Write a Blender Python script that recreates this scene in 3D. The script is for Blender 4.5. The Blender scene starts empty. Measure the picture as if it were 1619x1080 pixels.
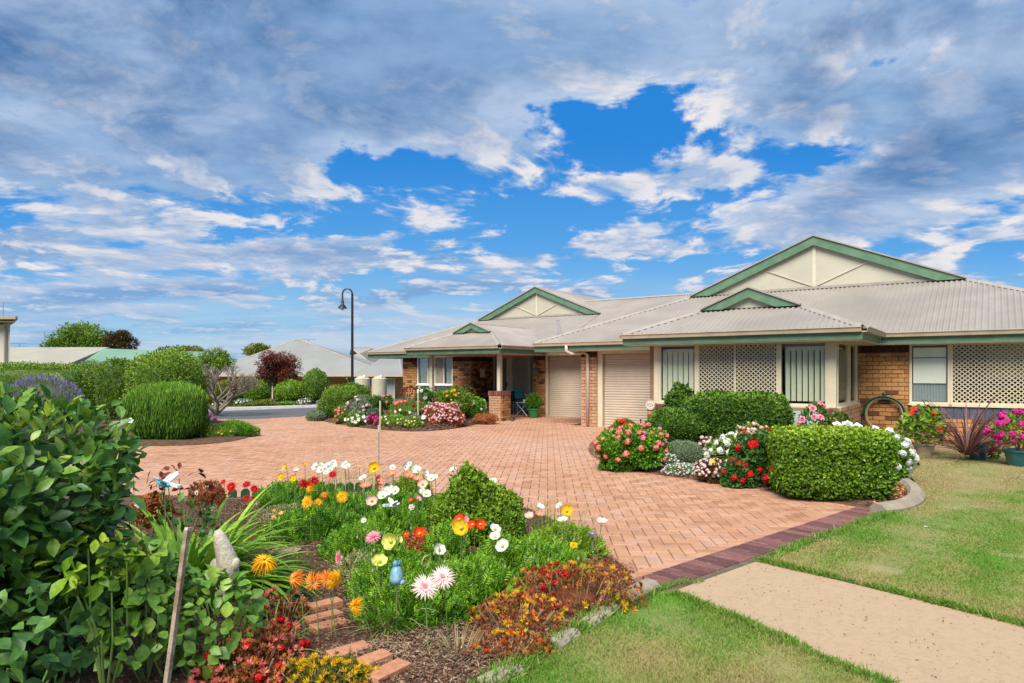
import bpy, math, random
import numpy as np
from mathutils import Vector, Matrix
from mathutils.geometry import delaunay_2d_cdt

random.seed(7)
RNG = np.random.default_rng(7)
SC = bpy.context.scene
COL = SC.collection
F = 1080.0
CX, HY, EYE = 809.5, 590.0, 1.6

# ------------------------------------------------------------------ camera
cam_d = bpy.data.cameras.new('camera')
cam = bpy.data.objects.new('camera', cam_d)
COL.objects.link(cam)
cam.location = (0, 0, EYE)
cam.rotation_euler = (math.radians(90), 0, 0)
cam_d.sensor_width = 36.0
cam_d.lens = 36.0 * F / 1619.0
cam_d.shift_y = (HY - 540.0) / 1619.0
cam_d.clip_start = 0.05
cam_d.clip_end = 2000
SC.camera = cam

# ------------------------------------------------------------------ exposure
EXPO = 2.16
SC.view_settings.view_transform = 'Standard'
SC.view_settings.look = 'None'
SC.view_settings.gamma = 1.0
SC.view_settings.exposure = EXPO
SC.view_settings.use_curve_mapping = False
SC.cycles.max_bounces = 6
SC.cycles.transparent_max_bounces = 12
SC.cycles.use_denoising = True

# ------------------------------------------------------------------ sun
SUN_DIR = Vector((-0.24, -0.62, 0.80)).normalized()      # towards the sun
sd = bpy.data.lights.new('sun', 'SUN')
sd.energy = 1.5
sd.angle = math.radians(38)
sd.color = (1.0, 0.92, 0.80)
sun = bpy.data.objects.new('sun', sd)
COL.objects.link(sun)
sun.rotation_euler = SUN_DIR.to_track_quat('Z', 'Y').to_euler()

# ------------------------------------------------------------------ sky
world = bpy.data.worlds.new('World')
SC.world = world
world.use_nodes = True
wt = world.node_tree
wt.nodes.clear()


class E:
    """tiny expression builder for shader maths"""
    t = None
    def __init__(s, k): s.k = k
    @staticmethod
    def op(o, a, b=None, c=None, clamp=False):
        n = E.t.nodes.new('ShaderNodeMath'); n.operation = o; n.use_clamp = clamp
        for i, x in enumerate((a, b, c)):
            if x is None: continue
            if isinstance(x, E): E.t.links.new(x.k, n.inputs[i])
            else: n.inputs[i].default_value = x
        return E(n.outputs[0])
    def __add__(s, o): return E.op('ADD', s, o)
    __radd__ = __add__
    def __sub__(s, o): return E.op('SUBTRACT', s, o)
    def __rsub__(s, o): return E.op('SUBTRACT', o, s)
    def __mul__(s, o): return E.op('MULTIPLY', s, o)
    __rmul__ = __mul__
    def __truediv__(s, o): return E.op('DIVIDE', s, o)
    def __rtruediv__(s, o): return E.op('DIVIDE', o, s)
    def max(s, o): return E.op('MAXIMUM', s, o)
    def min(s, o): return E.op('MINIMUM', s, o)
    def exp(s): return E.op('EXPONENT', s)


def smooth(x, a, b):
    n = E.t.nodes.new('ShaderNodeMapRange'); n.interpolation_type = 'SMOOTHSTEP'
    E.t.links.new(x.k, n.inputs[0]); n.inputs[1].default_value = a; n.inputs[2].default_value = b
    return E(n.outputs[0])


def vec(x, y, z=0.0):
    n = E.t.nodes.new('ShaderNodeCombineXYZ')
    for i, q in enumerate((x, y, z)):
        if isinstance(q, E): E.t.links.new(q.k, n.inputs[i])
        else: n.inputs[i].default_value = q
    return n.outputs[0]


def fbm(v, scale, detail=6, rough=0.55, dist=0.0):
    n = E.t.nodes.new('ShaderNodeTexNoise')
    E.t.links.new(v, n.inputs['Vector'])
    n.inputs['Scale'].default_value = scale
    n.inputs['Detail'].default_value = detail
    n.inputs['Roughness'].default_value = rough
    n.inputs['Distortion'].default_value = dist
    return E(n.outputs[0])


def mixc(f, a, b):
    n = E.t.nodes.new('ShaderNodeMix'); n.data_type = 'RGBA'
    if isinstance(f, E): E.t.links.new(f.k, n.inputs[0])
    else: n.inputs[0].default_value = f
    for i, q in ((6, a), (7, b)):
        if isinstance(q, tuple): n.inputs[i].default_value = (*q, 1)
        else: E.t.links.new(q, n.inputs[i])
    return n.outputs[2]


E.t = wt
tc = wt.nodes.new('ShaderNodeTexCoord')
sp = wt.nodes.new('ShaderNodeSeparateXYZ')
wt.links.new(tc.outputs['Generated'], sp.inputs[0])
dx, dy, dz = (E(sp.outputs[i]) for i in range(3))
dzp = dz.max(0.0)
inv = 1.0 / (dzp + 0.15)
pu, pv = dx * inv, dy * inv
yy = dy.max(0.25)
ca, cb = dx / yy, dzp / yy                      # bearing / elevation slopes of a direction


wsa = fbm(vec(ca, cb, 2.2), 7.0, 5, 0.6) - 0.5; wsb = fbm(vec(ca, cb, 6.6), 9.0, 5, 0.6) - 0.5


def blob(px, py, rx, ry, w):
    a = (ca + wsa * 0.28 - (px - CX) / F) * (F / rx)
    b = (cb + wsb * 0.13 - (HY - py) / F) * (F / ry)
    return (0.0 - (a * a + b * b)).exp() * w


def dens(u, v):
    p = vec(u, v, 3.7)
    big = fbm(p, 0.62, 2, 0.5)
    wob = fbm(vec(u, v, 9.1), 1.3, 3, 0.5)
    det = fbm(vec(u + wob * 0.55, v + wob * 0.4, 1.3), 2.3, 9, 0.60)
    return (big - 0.5) * 0.55 + (det - 0.5) * 1.35 + 0.56


bias = (smooth(cb, 0.17, 0.36) * 0.17
        + blob(250, 200, 420, 120, 0.07) + blob(620, 120, 330, 120, 0.10) + blob(1500, 260, 200, 130, 0.12)
        + blob(1220, 200, 190, 130, 0.06) + blob(330, 390, 330, 60, 0.13) + blob(900, 20, 900, 60, 0.10) + blob(1400, 370, 300, 50, 0.06)
        - blob(1060, 170, 115, 62, 0.33) - blob(940, 220, 150, 46, 0.27) - blob(590, 262, 95, 38, 0.26) - blob(280, 250, 70, 22, 0.18)
        - blob(850, 330, 190, 45, 0.17) - blob(1290, 235, 95, 28, 0.16) - blob(380, 335, 160, 28, 0.18)
        - blob(1000, 430, 190, 40, 0.10) - blob(1420, 90, 130, 16, 0.13) - blob(1100, 310, 120, 30, 0.14))
D1 = dens(pu, pv) + bias
D2 = dens(pu + 0.07, pv - 0.05) + bias
D3 = dens(pu - 0.11, pv + 0.08) + bias
cover = smooth(D1, 0.49, 0.62)
thick = smooth(D1, 0.58, 0.98)
relief = smooth((D1 - D2) * 0.5 + (D3 - D1) * -0.5, -0.09, 0.15)
wisps = fbm(vec(pu * 0.5, pv * 1.6, 5.5), 1.2, 6, 0.6)
K = 1.0 / (0.1 * 2 ** EXPO)                       # display-referred sky colours -> background at strength 0.1


def kc(r, g, b):
    l = [(x / 255.0) for x in (r, g, b)]
    l = [(x / 12.92 if x < 0.04045 else ((x + 0.055) / 1.055) ** 2.4) * K for x in l]
    return tuple(l)


sky = wt.nodes.new('ShaderNodeTexSky')
sky.sky_type = 'NISHITA'
sky.sun_disc = False
sky.sun_elevation = math.asin(SUN_DIR.z)
sky.sun_rotation = math.atan2(SUN_DIR.x, SUN_DIR.y)
sky.air_density = 1.0; sky.dust_density = 0.6; sky.ozone_density = 3.0
hi_blue = kc(18, 128, 214); mid_blue = kc(78, 160, 226); lo_blue = kc(158, 200, 226)
clear = mixc(smooth(cb, 0.01, 0.20), lo_blue, mid_blue)
clear = mixc(smooth(cb, 0.13, 0.36), clear, hi_blue)
nm = wt.nodes.new('ShaderNodeMix'); nm.data_type = 'RGBA'; nm.inputs[0].default_value = 0.97
wt.links.new(sky.outputs[0], nm.inputs[6]); wt.links.new(clear, nm.inputs[7])
clear = nm.outputs[2]
lump = smooth(fbm(vec(pu + 3.1, pv, 7.7), 1.5, 8, 0.62), 0.36, 0.68)
cl_dark = mixc(smooth(cb, 0.10, 0.45), kc(118, 158, 208), mixc(lump, kc(64, 114, 168), kc(142, 174, 214)))
cl_mid = mixc(smooth(wisps, 0.35, 0.65), kc(126, 168, 214), kc(186, 204, 230))
cl_lit = kc(238, 234, 236)
body = mixc(thick, cl_mid, cl_dark)
mid_band = blob(400, 370, 460, 90, .30) + blob(1350, 330, 420, 130, .25) + blob(1180, 190, 260, 110, .18)
lit = relief * (1.0 - thick * 0.50) + mid_band * (1.0 - thick)
lit = smooth(lit, 0.28, 1.15) * (0.72 + lump * 0.36)
cloud = mixc(lit, body, cl_lit)
low_band = smooth(cb, 0.15, 0.06)
cover_low = cover * (1.0 - low_band * 0.45)
skyc = mixc(cover_low, clear, cloud)
veil = smooth(wisps, 0.36, 0.70) * low_band * 0.75
skyc = mixc(veil, skyc, kc(198, 212, 230))
skyc = mixc(smooth(dz, 0.0, -0.05), skyc, kc(110, 120, 110))
bg = wt.nodes.new('ShaderNodeBackground')
bg.inputs['Strength'].default_value = 0.1
wt.links.new(skyc, bg.inputs['Color'])
wo = wt.nodes.new('ShaderNodeOutputWorld')
wt.links.new(bg.outputs[0], wo.inputs['Surface'])

# ------------------------------------------------------------------ geometry helpers
ORG = {}


def P(px, py, z=0.0):
    """point at height z seen at photo pixel (px, py)"""
    Y = F * (EYE - z) / (py - HY)
    return Vector(((px - CX) * Y / F, Y, z))


def D(px, py, Y):
    return Vector(((px - CX) * Y / F, Y, EYE - (py - HY) * Y / F))


ANG = math.radians(-35.2)
CA, SA = math.cos(ANG), math.sin(ANG)


def W(s, t, z=0.0):
    """house frame -> world"""
    return Vector((CA * s - SA * t, SA * s + CA * t, z))


def S(px, t):
    """house-frame s where the pixel column meets the plane of constant t"""
    k = (px - CX) / F
    return t * (CA * k + SA) / (-SA * k + CA)


def link(o):
    COL.objects.link(o)
    return o


def tag(o, label=None, cat=None, group=None, kind=None):
    if label: o['label'] = label
    if cat: o['category'] = cat
    if group: o['group'] = group
    if kind: o['kind'] = kind
    return o


def thing(name, label, cat, base, group=None, rot=0.0, world=None):
    o = bpy.data.objects.new(name, None)
    o.empty_display_size = 0.1
    b = Vector(base)
    o.location = Vector(world) if world is not None else b
    o.rotation_euler = (0, 0, rot)
    ORG[o.name] = b
    tag(o, label, cat, group)
    return link(o)


def org(o):
    return ORG.get(o.name, Vector((0, 0, 0)))


def mk(name, me, mats, parent=None, loc=None, label=None, kind=None):
    o = bpy.data.objects.new(name, me)
    if mats is not None and len(me.materials) == 0:
        for m in (mats if isinstance(mats, (list, tuple)) else [mats]):
            me.materials.append(m)
    link(o)
    if parent is not None:
        o.parent = parent
        o.location = (Vector(loc) if loc is not None else Vector((0, 0, 0))) - org(parent)
    elif loc is not None:
        o.location = loc
    if label: o['label'] = label
    if kind: o['kind'] = kind
    return o


def np_mesh(name, V, Fc, attr=None, smoothf=False, midx=None):
    """V (n,3), Fc (m,k) of one face size"""
    V = np.ascontiguousarray(V, dtype=np.float32); Fc = np.ascontiguousarray(Fc, dtype=np.int32)
    me = bpy.data.meshes.new(name)
    n, m, k = len(V), len(Fc), Fc.shape[1]
    me.vertices.add(n); me.vertices.foreach_set('co', V.ravel())
    me.loops.add(m * k); me.loops.foreach_set('vertex_index', Fc.ravel())
    me.polygons.add(m)
    me.polygons.foreach_set('loop_start', np.arange(0, m * k, k, dtype=np.int32))
    if attr is not None:
        a = me.attributes.new('v', 'FLOAT', 'FACE')
        a.data.foreach_set('value', np.ascontiguousarray(attr, dtype=np.float32))
    if midx is not None:
        me.polygons.foreach_set('material_index', np.ascontiguousarray(midx, dtype=np.int32))
    me.update(calc_edges=True)
    me.polygons.foreach_set('use_smooth', np.full(m, smoothf))
    return me


class G:
    def __init__(s): s.v = []; s.f = []; s.m = []; s.cur = 0
    def add(s, vs, fs):
        b = len(s.v); s.v += [tuple(x) for x in vs]
        for q in fs: s.f.append(tuple(b + i for i in q)); s.m.append(s.cur)
        return s
    def box(s, a, b):
        x0, y0, z0 = a; x1, y1, z1 = b
        return s.add([(x0, y0, z0), (x1, y0, z0), (x1, y1, z0), (x0, y1, z0), (x0, y0, z1), (x1, y0, z1), (x1, y1, z1), (x0, y1, z1)],
                     [(0, 3, 2, 1), (4, 5, 6, 7), (0, 1, 5, 4), (1, 2, 6, 5), (2, 3, 7, 6), (3, 0, 4, 7)])
    def cham(s, a, b, c):
        """box with chamfered edges on all sides"""
        x0, y0, z0 = a; x1, y1, z1 = b
        P8 = []
        for i in range(3):
            pass
        v = []; idx = {}
        for ax in range(3):
            for sx in (0, 1):
                for sy in (0, 1):
                    for sz in (0, 1):
                        p = [x1 if sx else x0, y1 if sy else y0, z1 if sz else z0]
                        for k in range(3):
                            if k != ax: p[k] += (-c if (sx, sy, sz)[k] else c)
                        idx[(ax, sx, sy, sz)] = len(v); v.append(p)
        f = []
        for ax in range(3):
            o = [k for k in range(3) if k != ax]
            for e in (0, 1):
                q = []
                for (i, j) in ((0, 0), (1, 0), (1, 1), (0, 1)):
                    t = [0, 0, 0]; t[ax] = e; t[o[0]] = i; t[o[1]] = j
                    q.append(idx[(ax, *t)])
                f.append(q if e else q[::-1])
        for ax in range(3):
            o = [k for k in range(3) if k != ax]
            for i in (0, 1):
                for j in (0, 1):
                    q = []
                    t0 = [0, 0, 0]; t0[o[0]] = i; t0[o[1]] = j
                    t1 = list(t0); t1[ax] = 1
                    f.append([idx[(o[0], *t0)], idx[(o[0], *t1)], idx[(o[1], *t1)], idx[(o[1], *t0)]])
        for sx in (0, 1):
            for sy in (0, 1):
                for sz in (0, 1):
                    f.append([idx[(k, sx, sy, sz)] for k in range(3)])
        return s.add(v, f)
    def beam(s, p, q, w, h, up=(0, 0, 1)):
        p, q = Vector(p), Vector(q); d = (q - p).normalized(); u = Vector(up)
        x = d.cross(u)
        if x.length < 1e-4: x = d.cross(Vector((1, 0, 0)))
        x.normalize(); y = x.cross(d).normalized()
        vs = []
        for e in (p, q):
            for (i, j) in ((-1, -1), (1, -1), (1, 1), (-1, 1)): vs.append(e + x * i * w / 2 + y * j * h / 2)
        return s.add(vs, [(0, 3, 2, 1), (4, 5, 6, 7), (0, 1, 5, 4), (1, 2, 6, 5), (2, 3, 7, 6), (3, 0, 4, 7)])
    def tube(s, pts, r, n=8, cap=True):
        pts = [Vector(p) for p in pts]; m = len(pts)
        rs = r if isinstance(r, (list, tuple)) else [r] * m
        vs = []; ref = None
        for i, p in enumerate(pts):
            d = (pts[min(i + 1, m - 1)] - pts[max(i - 1, 0)])
            d = d.normalized() if d.length > 1e-9 else Vector((0, 0, 1))
            if ref is None:
                ref = d.cross(Vector((0, 0, 1)) if abs(d.z) < 0.9 else Vector((1, 0, 0))).normalized()
            ref = (ref - d * ref.dot(d)).normalized(); y = d.cross(ref)
            for k in range(n):
                a = 2 * math.pi * k / n
                vs.append(p + (ref * math.cos(a) + y * math.sin(a)) * rs[i])
        fs = []
        for i in range(m - 1):
            for k in range(n):
                k2 = (k + 1) % n
                fs.append((i * n + k, i * n + k2, (i + 1) * n + k2, (i + 1) * n + k))
        if cap:
            fs.append(tuple(range(n))[::-1]); fs.append(tuple((m - 1) * n + k for k in range(n)))
        return s.add(vs, fs)
    def lathe(s, prof, c=(0, 0, 0), n=20, wob=None):
        vs = []; fs = []; m = len(prof)
        for r, z in prof:
            for k in range(n):
                a = 2 * math.pi * k / n
                vs.append((c[0] + r * math.cos(a), c[1] + r * math.sin(a), c[2] + z))
        for i in range(m - 1):
            for k in range(n):
                k2 = (k + 1) % n
                fs.append((i * n + k, i * n + k2, (i + 1) * n + k2, (i + 1) * n + k))
        return s.add(vs, fs)
    def ell(s, c, r, n=12, m=8, rot=None):
        vs = []; fs = []
        for i in range(m + 1):
            th = math.pi * i / m
            for k in range(n):
                a = 2 * math.pi * k / n
                p = Vector((r[0] * math.sin(th) * math.cos(a), r[1] * math.sin(th) * math.sin(a), r[2] * math.cos(th)))
                if rot is not None: p = rot @ p
                vs.append(Vector(c) + p)
        for i in range(m):
            for k in range(n):
                k2 = (k + 1) % n
                fs.append((i * n + k, (i + 1) * n + k, (i + 1) * n + k2, i * n + k2))
        return s.add(vs, fs)
    def prism(s, poly, ext):
        """poly: 3-D points in order, extruded by vector ext"""
        n = len(poly); e = Vector(ext)
        vs = [Vector(p) for p in poly] + [Vector(p) + e for p in poly]
        fs = [tuple(range(n))[::-1], tuple(range(n, 2 * n))] + [(i, (i + 1) % n, n + (i + 1) % n, n + i) for i in range(n)]
        return s.add(vs, fs)
    def mesh(s, name, v=0.5, smoothf=False, off=(0, 0, 0)):
        me = bpy.data.meshes.new(name)
        ox, oy, oz = off
        me.from_pydata([(x - ox, y - oy, z - oz) for x, y, z in s.v], [], s.f)
        if any(s.m): me.polygons.foreach_set('material_index', s.m)
        a = me.attributes.new('v', 'FLOAT', 'FACE')
        a.data.foreach_set('value', [v] * len(s.f) if not isinstance(v, list) else v)
        if smoothf: me.polygons.foreach_set('use_smooth', [True] * len(s.f))
        me.update()
        return me
    def build(s, name, mats, parent=None, smoothf=False, v=0.5, label=None, kind=None, base=None):
        if parent is None and base is not None:
            return mk(name, s.mesh(name, v, smoothf, base), mats, None, base, label, kind)
        return mk(name, s.mesh(name, v, smoothf), mats, parent, None, label, kind)


# ------------------------------------------------------------------ materials
MATS = {}


def mat(name, col, rough=0.6, col2=None, scale=8.0, bump=0.0, bscale=None, spec=0.35, metal=0.0, detail=5, vattr=None,
        trans=0.0, col3=None, coat=0.0, lo=0.35, hi=0.65):
    """col/col2 mixed by noise; vattr=(c,...) ramp over the per-piece attribute 'v' multiplies in as own colour"""
    if name in MATS: return MATS[name]
    m = bpy.data.materials.new(name); m.use_nodes = True
    t = m.node_tree; t.nodes.clear(); E.t = t
    out = t.nodes.new('ShaderNodeOutputMaterial')
    b = t.nodes.new('ShaderNodeBsdfPrincipled')
    b.inputs['Roughness'].default_value = rough
    b.inputs['Specular IOR Level'].default_value = spec
    b.inputs['Metallic'].default_value = metal
    b.inputs['Coat Weight'].default_value = coat
    tcn = t.nodes.new('ShaderNodeNewGeometry')
    vo = tcn.outputs['Position']
    c = None
    if vattr:
        an = t.nodes.new('ShaderNodeAttribute'); an.attribute_name = 'v'
        r = t.nodes.new('ShaderNodeValToRGB')
        el = r.color_ramp.elements
        while len(el) < len(vattr): el.new(0.5)
        for i, q in enumerate(vattr):
            el[i].position = i / (len(vattr) - 1); el[i].color = (*q, 1)
        t.links.new(an.outputs['Fac'], r.inputs[0])
        c = r.outputs[0]
    if c is None: c = col
    if col2 is not None:
        f = smooth(fbm(vo, scale, detail, 0.6), lo, hi)
        if vattr:
            n = t.nodes.new('ShaderNodeMix'); n.data_type = 'RGBA'; n.blend_type = 'MULTIPLY'
            n.inputs[0].default_value = 1.0
            q = mixc(f, col, col2)
            if col3 is not None: q = mixc(smooth(fbm(vo, scale * 0.16, 5, 0.6), 0.48, 0.66), q, col3)
            t.links.new(c, n.inputs[6]); t.links.new(q, n.inputs[7]); c = n.outputs[2]
        else: c = mixc(f, col, col2)
        if col3 is not None and not vattr:
            c = mixc(smooth(fbm(vo, scale * 0.23, 3, 0.5), 0.5, 0.72), c, col3)
    if isinstance(c, tuple): b.inputs['Base Color'].default_value = (*c, 1)
    else: t.links.new(c, b.inputs['Base Color'])
    if bump:
        bn = t.nodes.new('ShaderNodeBump'); bn.inputs['Strength'].default_value = bump
        bn.inputs['Distance'].default_value = 0.02
        t.links.new(fbm(vo, bscale or scale * 3, 5, 0.6).k, bn.inputs['Height'])
        t.links.new(bn.outputs[0], b.inputs['Normal'])
    sh = b.outputs[0]
    if trans:
        tr = t.nodes.new('ShaderNodeBsdfTranslucent')
        if isinstance(c, tuple): tr.inputs[0].default_value = (*c, 1)
        else: t.links.new(c, tr.inputs[0])
        mx = t.nodes.new('ShaderNodeMixShader'); mx.inputs[0].default_value = trans
        t.links.new(sh, mx.inputs[1]); t.links.new(tr.outputs[0], mx.inputs[2]); sh = mx.outputs[0]
    t.links.new(sh, out.inputs[0])
    MATS[name] = m
    return m


def leafmat(name, cols, rough=0.5, trans=0.22, spec=0.35):
    return mat(name, (1.12, 1.10, 1.0), rough=rough, col2=(.74, .78, .80), scale=42, detail=3, lo=.38, hi=.62, vattr=cols, trans=trans, spec=spec)


def glassmat(name, tint=(0.8, 0.9, 0.88), refl=0.16):
    if name in MATS: return MATS[name]
    m = bpy.data.materials.new(name); m.use_nodes = True
    t = m.node_tree; t.nodes.clear()
    out = t.nodes.new('ShaderNodeOutputMaterial')
    a = t.nodes.new('ShaderNodeBsdfTransparent'); a.inputs[0].default_value = (*tint, 1)
    g = t.nodes.new('ShaderNodeBsdfGlossy'); g.inputs['Roughness'].default_value = 0.03
    fr = t.nodes.new('ShaderNodeFresnel'); fr.inputs[0].default_value = 1.5
    ad = t.nodes.new('ShaderNodeMath'); ad.operation = 'ADD'; ad.operation = 'MULTIPLY_ADD'; ad.inputs[1].default_value = .38; ad.inputs[2].default_value = refl; ad.use_clamp = True
    mx = t.nodes.new('ShaderNodeMixShader')
    t.links.new(fr.outputs[0], ad.inputs[0]); t.links.new(ad.outputs[0], mx.inputs[0])
    t.links.new(a.outputs[0], mx.inputs[1]); t.links.new(g.outputs[0], mx.inputs[2]); t.links.new(mx.outputs[0], out.inputs[0])
    MATS[name] = m
    return m


CREAM = mat('cream_paint', (0.62, 0.55, 0.40), 0.5, (0.56, 0.49, 0.36), 3)
GREEN = mat('green_paint', (0.085, 0.17, 0.105), 0.55, (0.115, 0.215, 0.135), 4)
ROOF = mat('roof_steel', (0.275, 0.25, 0.225), 0.5, (0.315, 0.29, 0.262), 1.2, spec=0.3, col3=(0.24, 0.22, 0.198))
RIDGE = mat('ridge_steel', (0.34, 0.31, 0.275), 0.5, (0.29, 0.265, 0.235), 4)
GUTTER = mat('gutter_paint', (0.50, 0.42, 0.31), 0.45, (0.42, 0.35, 0.26), 2.5)
GABLE = mat('gable_sheet', (0.47, 0.45, 0.36), 0.7, (0.42, 0.40, 0.32), 0.8, bump=0.1, bscale=60)
BATTEN = mat('gable_batten', (0.60, 0.56, 0.43), 0.6, (0.50, 0.47, 0.36), 2)
SOFFIT = mat('soffit_paint', (0.60, 0.50, 0.34), 0.7, (0.54, 0.44, 0.30), 2)
MORTAR = mat('mortar', (0.30, 0.20, 0.12), 0.9, (0.22, 0.14, 0.09), 30, bump=0.3, bscale=120)
BRICK = mat('brick', (1, 1, 1), 0.85, (0.72, 0.70, 0.68), 22, bump=0.35, bscale=90,
            vattr=((0.11, 0.045, 0.025), (0.34, 0.15, 0.055), (0.46, 0.225, 0.08), (0.52, 0.265, 0.10), (0.56, 0.30, 0.12)))
BRICK_PINK = mat('pink_brick', (1, 1, 1), 0.85, (0.75, 0.72, 0.7), 22, bump=0.35, bscale=90,
                 vattr=((0.32, 0.15, 0.10), (0.50, 0.29, 0.19), (0.56, 0.34, 0.22), (0.44, 0.24, 0.13)))
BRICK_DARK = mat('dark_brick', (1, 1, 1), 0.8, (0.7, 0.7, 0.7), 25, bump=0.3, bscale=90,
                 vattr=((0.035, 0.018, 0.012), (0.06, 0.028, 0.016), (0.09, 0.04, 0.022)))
SOLDIER = mat('soldier_brick', (1, 1, 1), 0.8, (0.7, 0.7, 0.7), 25, bump=0.3, bscale=90,
              vattr=((0.12, 0.05, 0.04), (0.22, 0.09, 0.06), (0.30, 0.13, 0.08)))
SLATE = mat('slate_tile', (1, 1, 1), 0.6, (0.75, 0.75, 0.8), 15,
            vattr=((0.06, 0.065, 0.095), (0.09, 0.095, 0.13), (0.12, 0.12, 0.16)))
PAVER = mat('paver', (1, 1, 1), 0.85, (0.80, 0.79, 0.78), 5, bump=0.25, bscale=110, detail=9, col3=(.80, .76, .77),
            vattr=((0.38, 0.19, 0.105), (0.47, 0.25, 0.145), (0.51, 0.285, 0.18), (0.48, 0.295, 0.215), (0.56, 0.335, 0.215)))
PAVER_B = mat('border_paver', (1, 1, 1), 0.8, (0.78, 0.76, 0.76), 18, bump=0.3, bscale=110,
              vattr=((0.11, 0.050, 0.050), (0.18, 0.080, 0.078), (0.25, 0.115, 0.105)))
PAVER_D = mat('edge_paver', (1, 1, 1), 0.85, (0.75, 0.74, 0.72), 18, bump=0.3, bscale=110,
              vattr=((0.13, 0.06, 0.045), (0.20, 0.09, 0.06), (0.27, 0.13, 0.09)))
SAND = mat('joint_sand', (0.12, 0.07, 0.05), 0.95, (0.20, 0.12, 0.09), 6, bump=0.3, bscale=60)
CONCRETE = mat('footpath_concrete', (0.49, 0.355, 0.225), 0.9, (0.40, 0.285, 0.18), 30, bump=0.6, bscale=170, detail=12, col3=(0.45, 0.33, 0.215), lo=.45, hi=.75)
KERBC = mat('kerb_concrete', (0.36, 0.31, 0.24), 0.9, (0.27, 0.23, 0.18), 5, bump=0.5, bscale=70, detail=8)
SOIL = mat('garden_soil', (0.075, 0.040, 0.026), 0.95, (0.13, 0.072, 0.045), 9, bump=0.8, bscale=50, detail=8)
DRYSOIL = mat('dry_soil', (0.24, 0.18, 0.11), 0.95, (0.30, 0.22, 0.13), 4, bump=0.5, bscale=60, detail=8)
LAWN = mat('lawn_soil', (0.17, 0.20, 0.06), 0.95, (0.30, 0.25, 0.12), 1.4, bump=0.5, bscale=60, detail=8, col3=(0.13, 0.20, 0.05))
LAND = mat('land', (0.10, 0.13, 0.05), 0.95, (0.18, 0.17, 0.09), 0.15, detail=8)
ASPHALT = mat('asphalt', (0.085, 0.09, 0.10), 0.9, (0.11, 0.115, 0.125), 3, bump=0.3, bscale=100)
WHITE = mat('white_paint', (0.78, 0.78, 0.76), 0.6, (0.66, 0.66, 0.64), 6)
BLACK = mat('black_metal', (0.012, 0.014, 0.02), 0.4, spec=0.5)
STEEL = mat('brushed_steel', (0.55, 0.55, 0.52), 0.3, metal=0.9)
WOOD = mat('weathered_wood', (0.36, 0.30, 0.23), 0.85, (0.20, 0.14, 0.09), 14, bump=0.4, bscale=50)
BARK = mat('bark', (0.13, 0.09, 0.06), 0.9, (0.22, 0.17, 0.12), 14, bump=0.5)
BARK_PALE = mat('pale_bark', (0.26, 0.22, 0.16), 0.9, (0.17, 0.14, 0.10), 14, bump=0.4)
STEM = mat('stem_green', (0.16, 0.26, 0.06), 0.6, (0.11, 0.20, 0.05), 10)
GLASS = glassmat('window_glass', (0.97, 0.98, 0.95), 0.0)
DOORMAT = mat('roller_door_steel', (0.50, 0.42, 0.33), 0.5, (0.46, 0.385, 0.30), 2)
BLIND = mat('blind_fabric', (0.84, 0.86, 0.74), 0.8, (0.78, 0.82, 0.70), 2, trans=0.2)
BLINDW = mat('roller_blind_fabric', (0.86, 0.88, 0.86), 0.8, (0.80, 0.83, 0.82), 2)
INNER = mat('interior_paint', (0.28, 0.26, 0.20), 0.9)
# ------------------------------------------------------------------ ground
def in_poly(pts, poly):
    x, y = pts[:, 0], pts[:, 1]
    ins = np.zeros(len(pts), bool); n = len(poly)
    for i in range(n):
        x0, y0 = poly[i][:2]; x1, y1 = poly[(i + 1) % n][:2]
        c = ((y0 > y) != (y1 > y))
        xi = (x1 - x0) * (y - y0) / ((y1 - y0) if abs(y1 - y0) > 1e-12 else 1e-12) + x0
        ins ^= c & (x < xi)
    return ins


def edge_dist(pts, poly, closed=True):
    d = np.full(len(pts), 1e9); n = len(poly)
    for i in range(n if closed else n - 1):
        a = np.array(poly[i][:2], float); b = np.array(poly[(i + 1) % n][:2], float)
        ab = b - a; L = max(ab @ ab, 1e-12)
        u = np.clip(((pts - a) @ ab) / L, 0, 1)
        q = a + u[:, None] * ab
        d = np.minimum(d, np.hypot(*(pts - q).T))
    return d


def smooth_line(pts, per=6, closed=False):
    """Catmull-Rom"""
    P_ = [Vector(p).to_2d() if len(p) > 2 else Vector(p) for p in pts]; n = len(P_); out = []
    rng = range(n) if closed else range(n - 1)
    for i in rng:
        g = (lambda k: P_[k % n]) if closed else (lambda k: P_[min(max(k, 0), n - 1)])
        a, b, c, d = g(i - 1), g(i), g(i + 1), g(i + 2)
        for j in range(per):
            t = j / per
            out.append(0.5 * ((2 * b) + (c - a) * t + (2 * a - 5 * b + 4 * c - d) * t * t + (3 * b - a - 3 * c + d) * t ** 3))
    if not closed: out.append(P_[-1])
    return out


def ripple(x, y, f=1.0):
    return (np.sin(x * 2.1 * f + 1.3) * np.cos(y * 1.7 * f + .4) + 0.5 * np.sin(x * 5.3 * f + y * 3.1 * f) + 0.3 * np.sin(x * 11.7 * f - y * 9.1 * f + 2)) / 1.8


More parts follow.
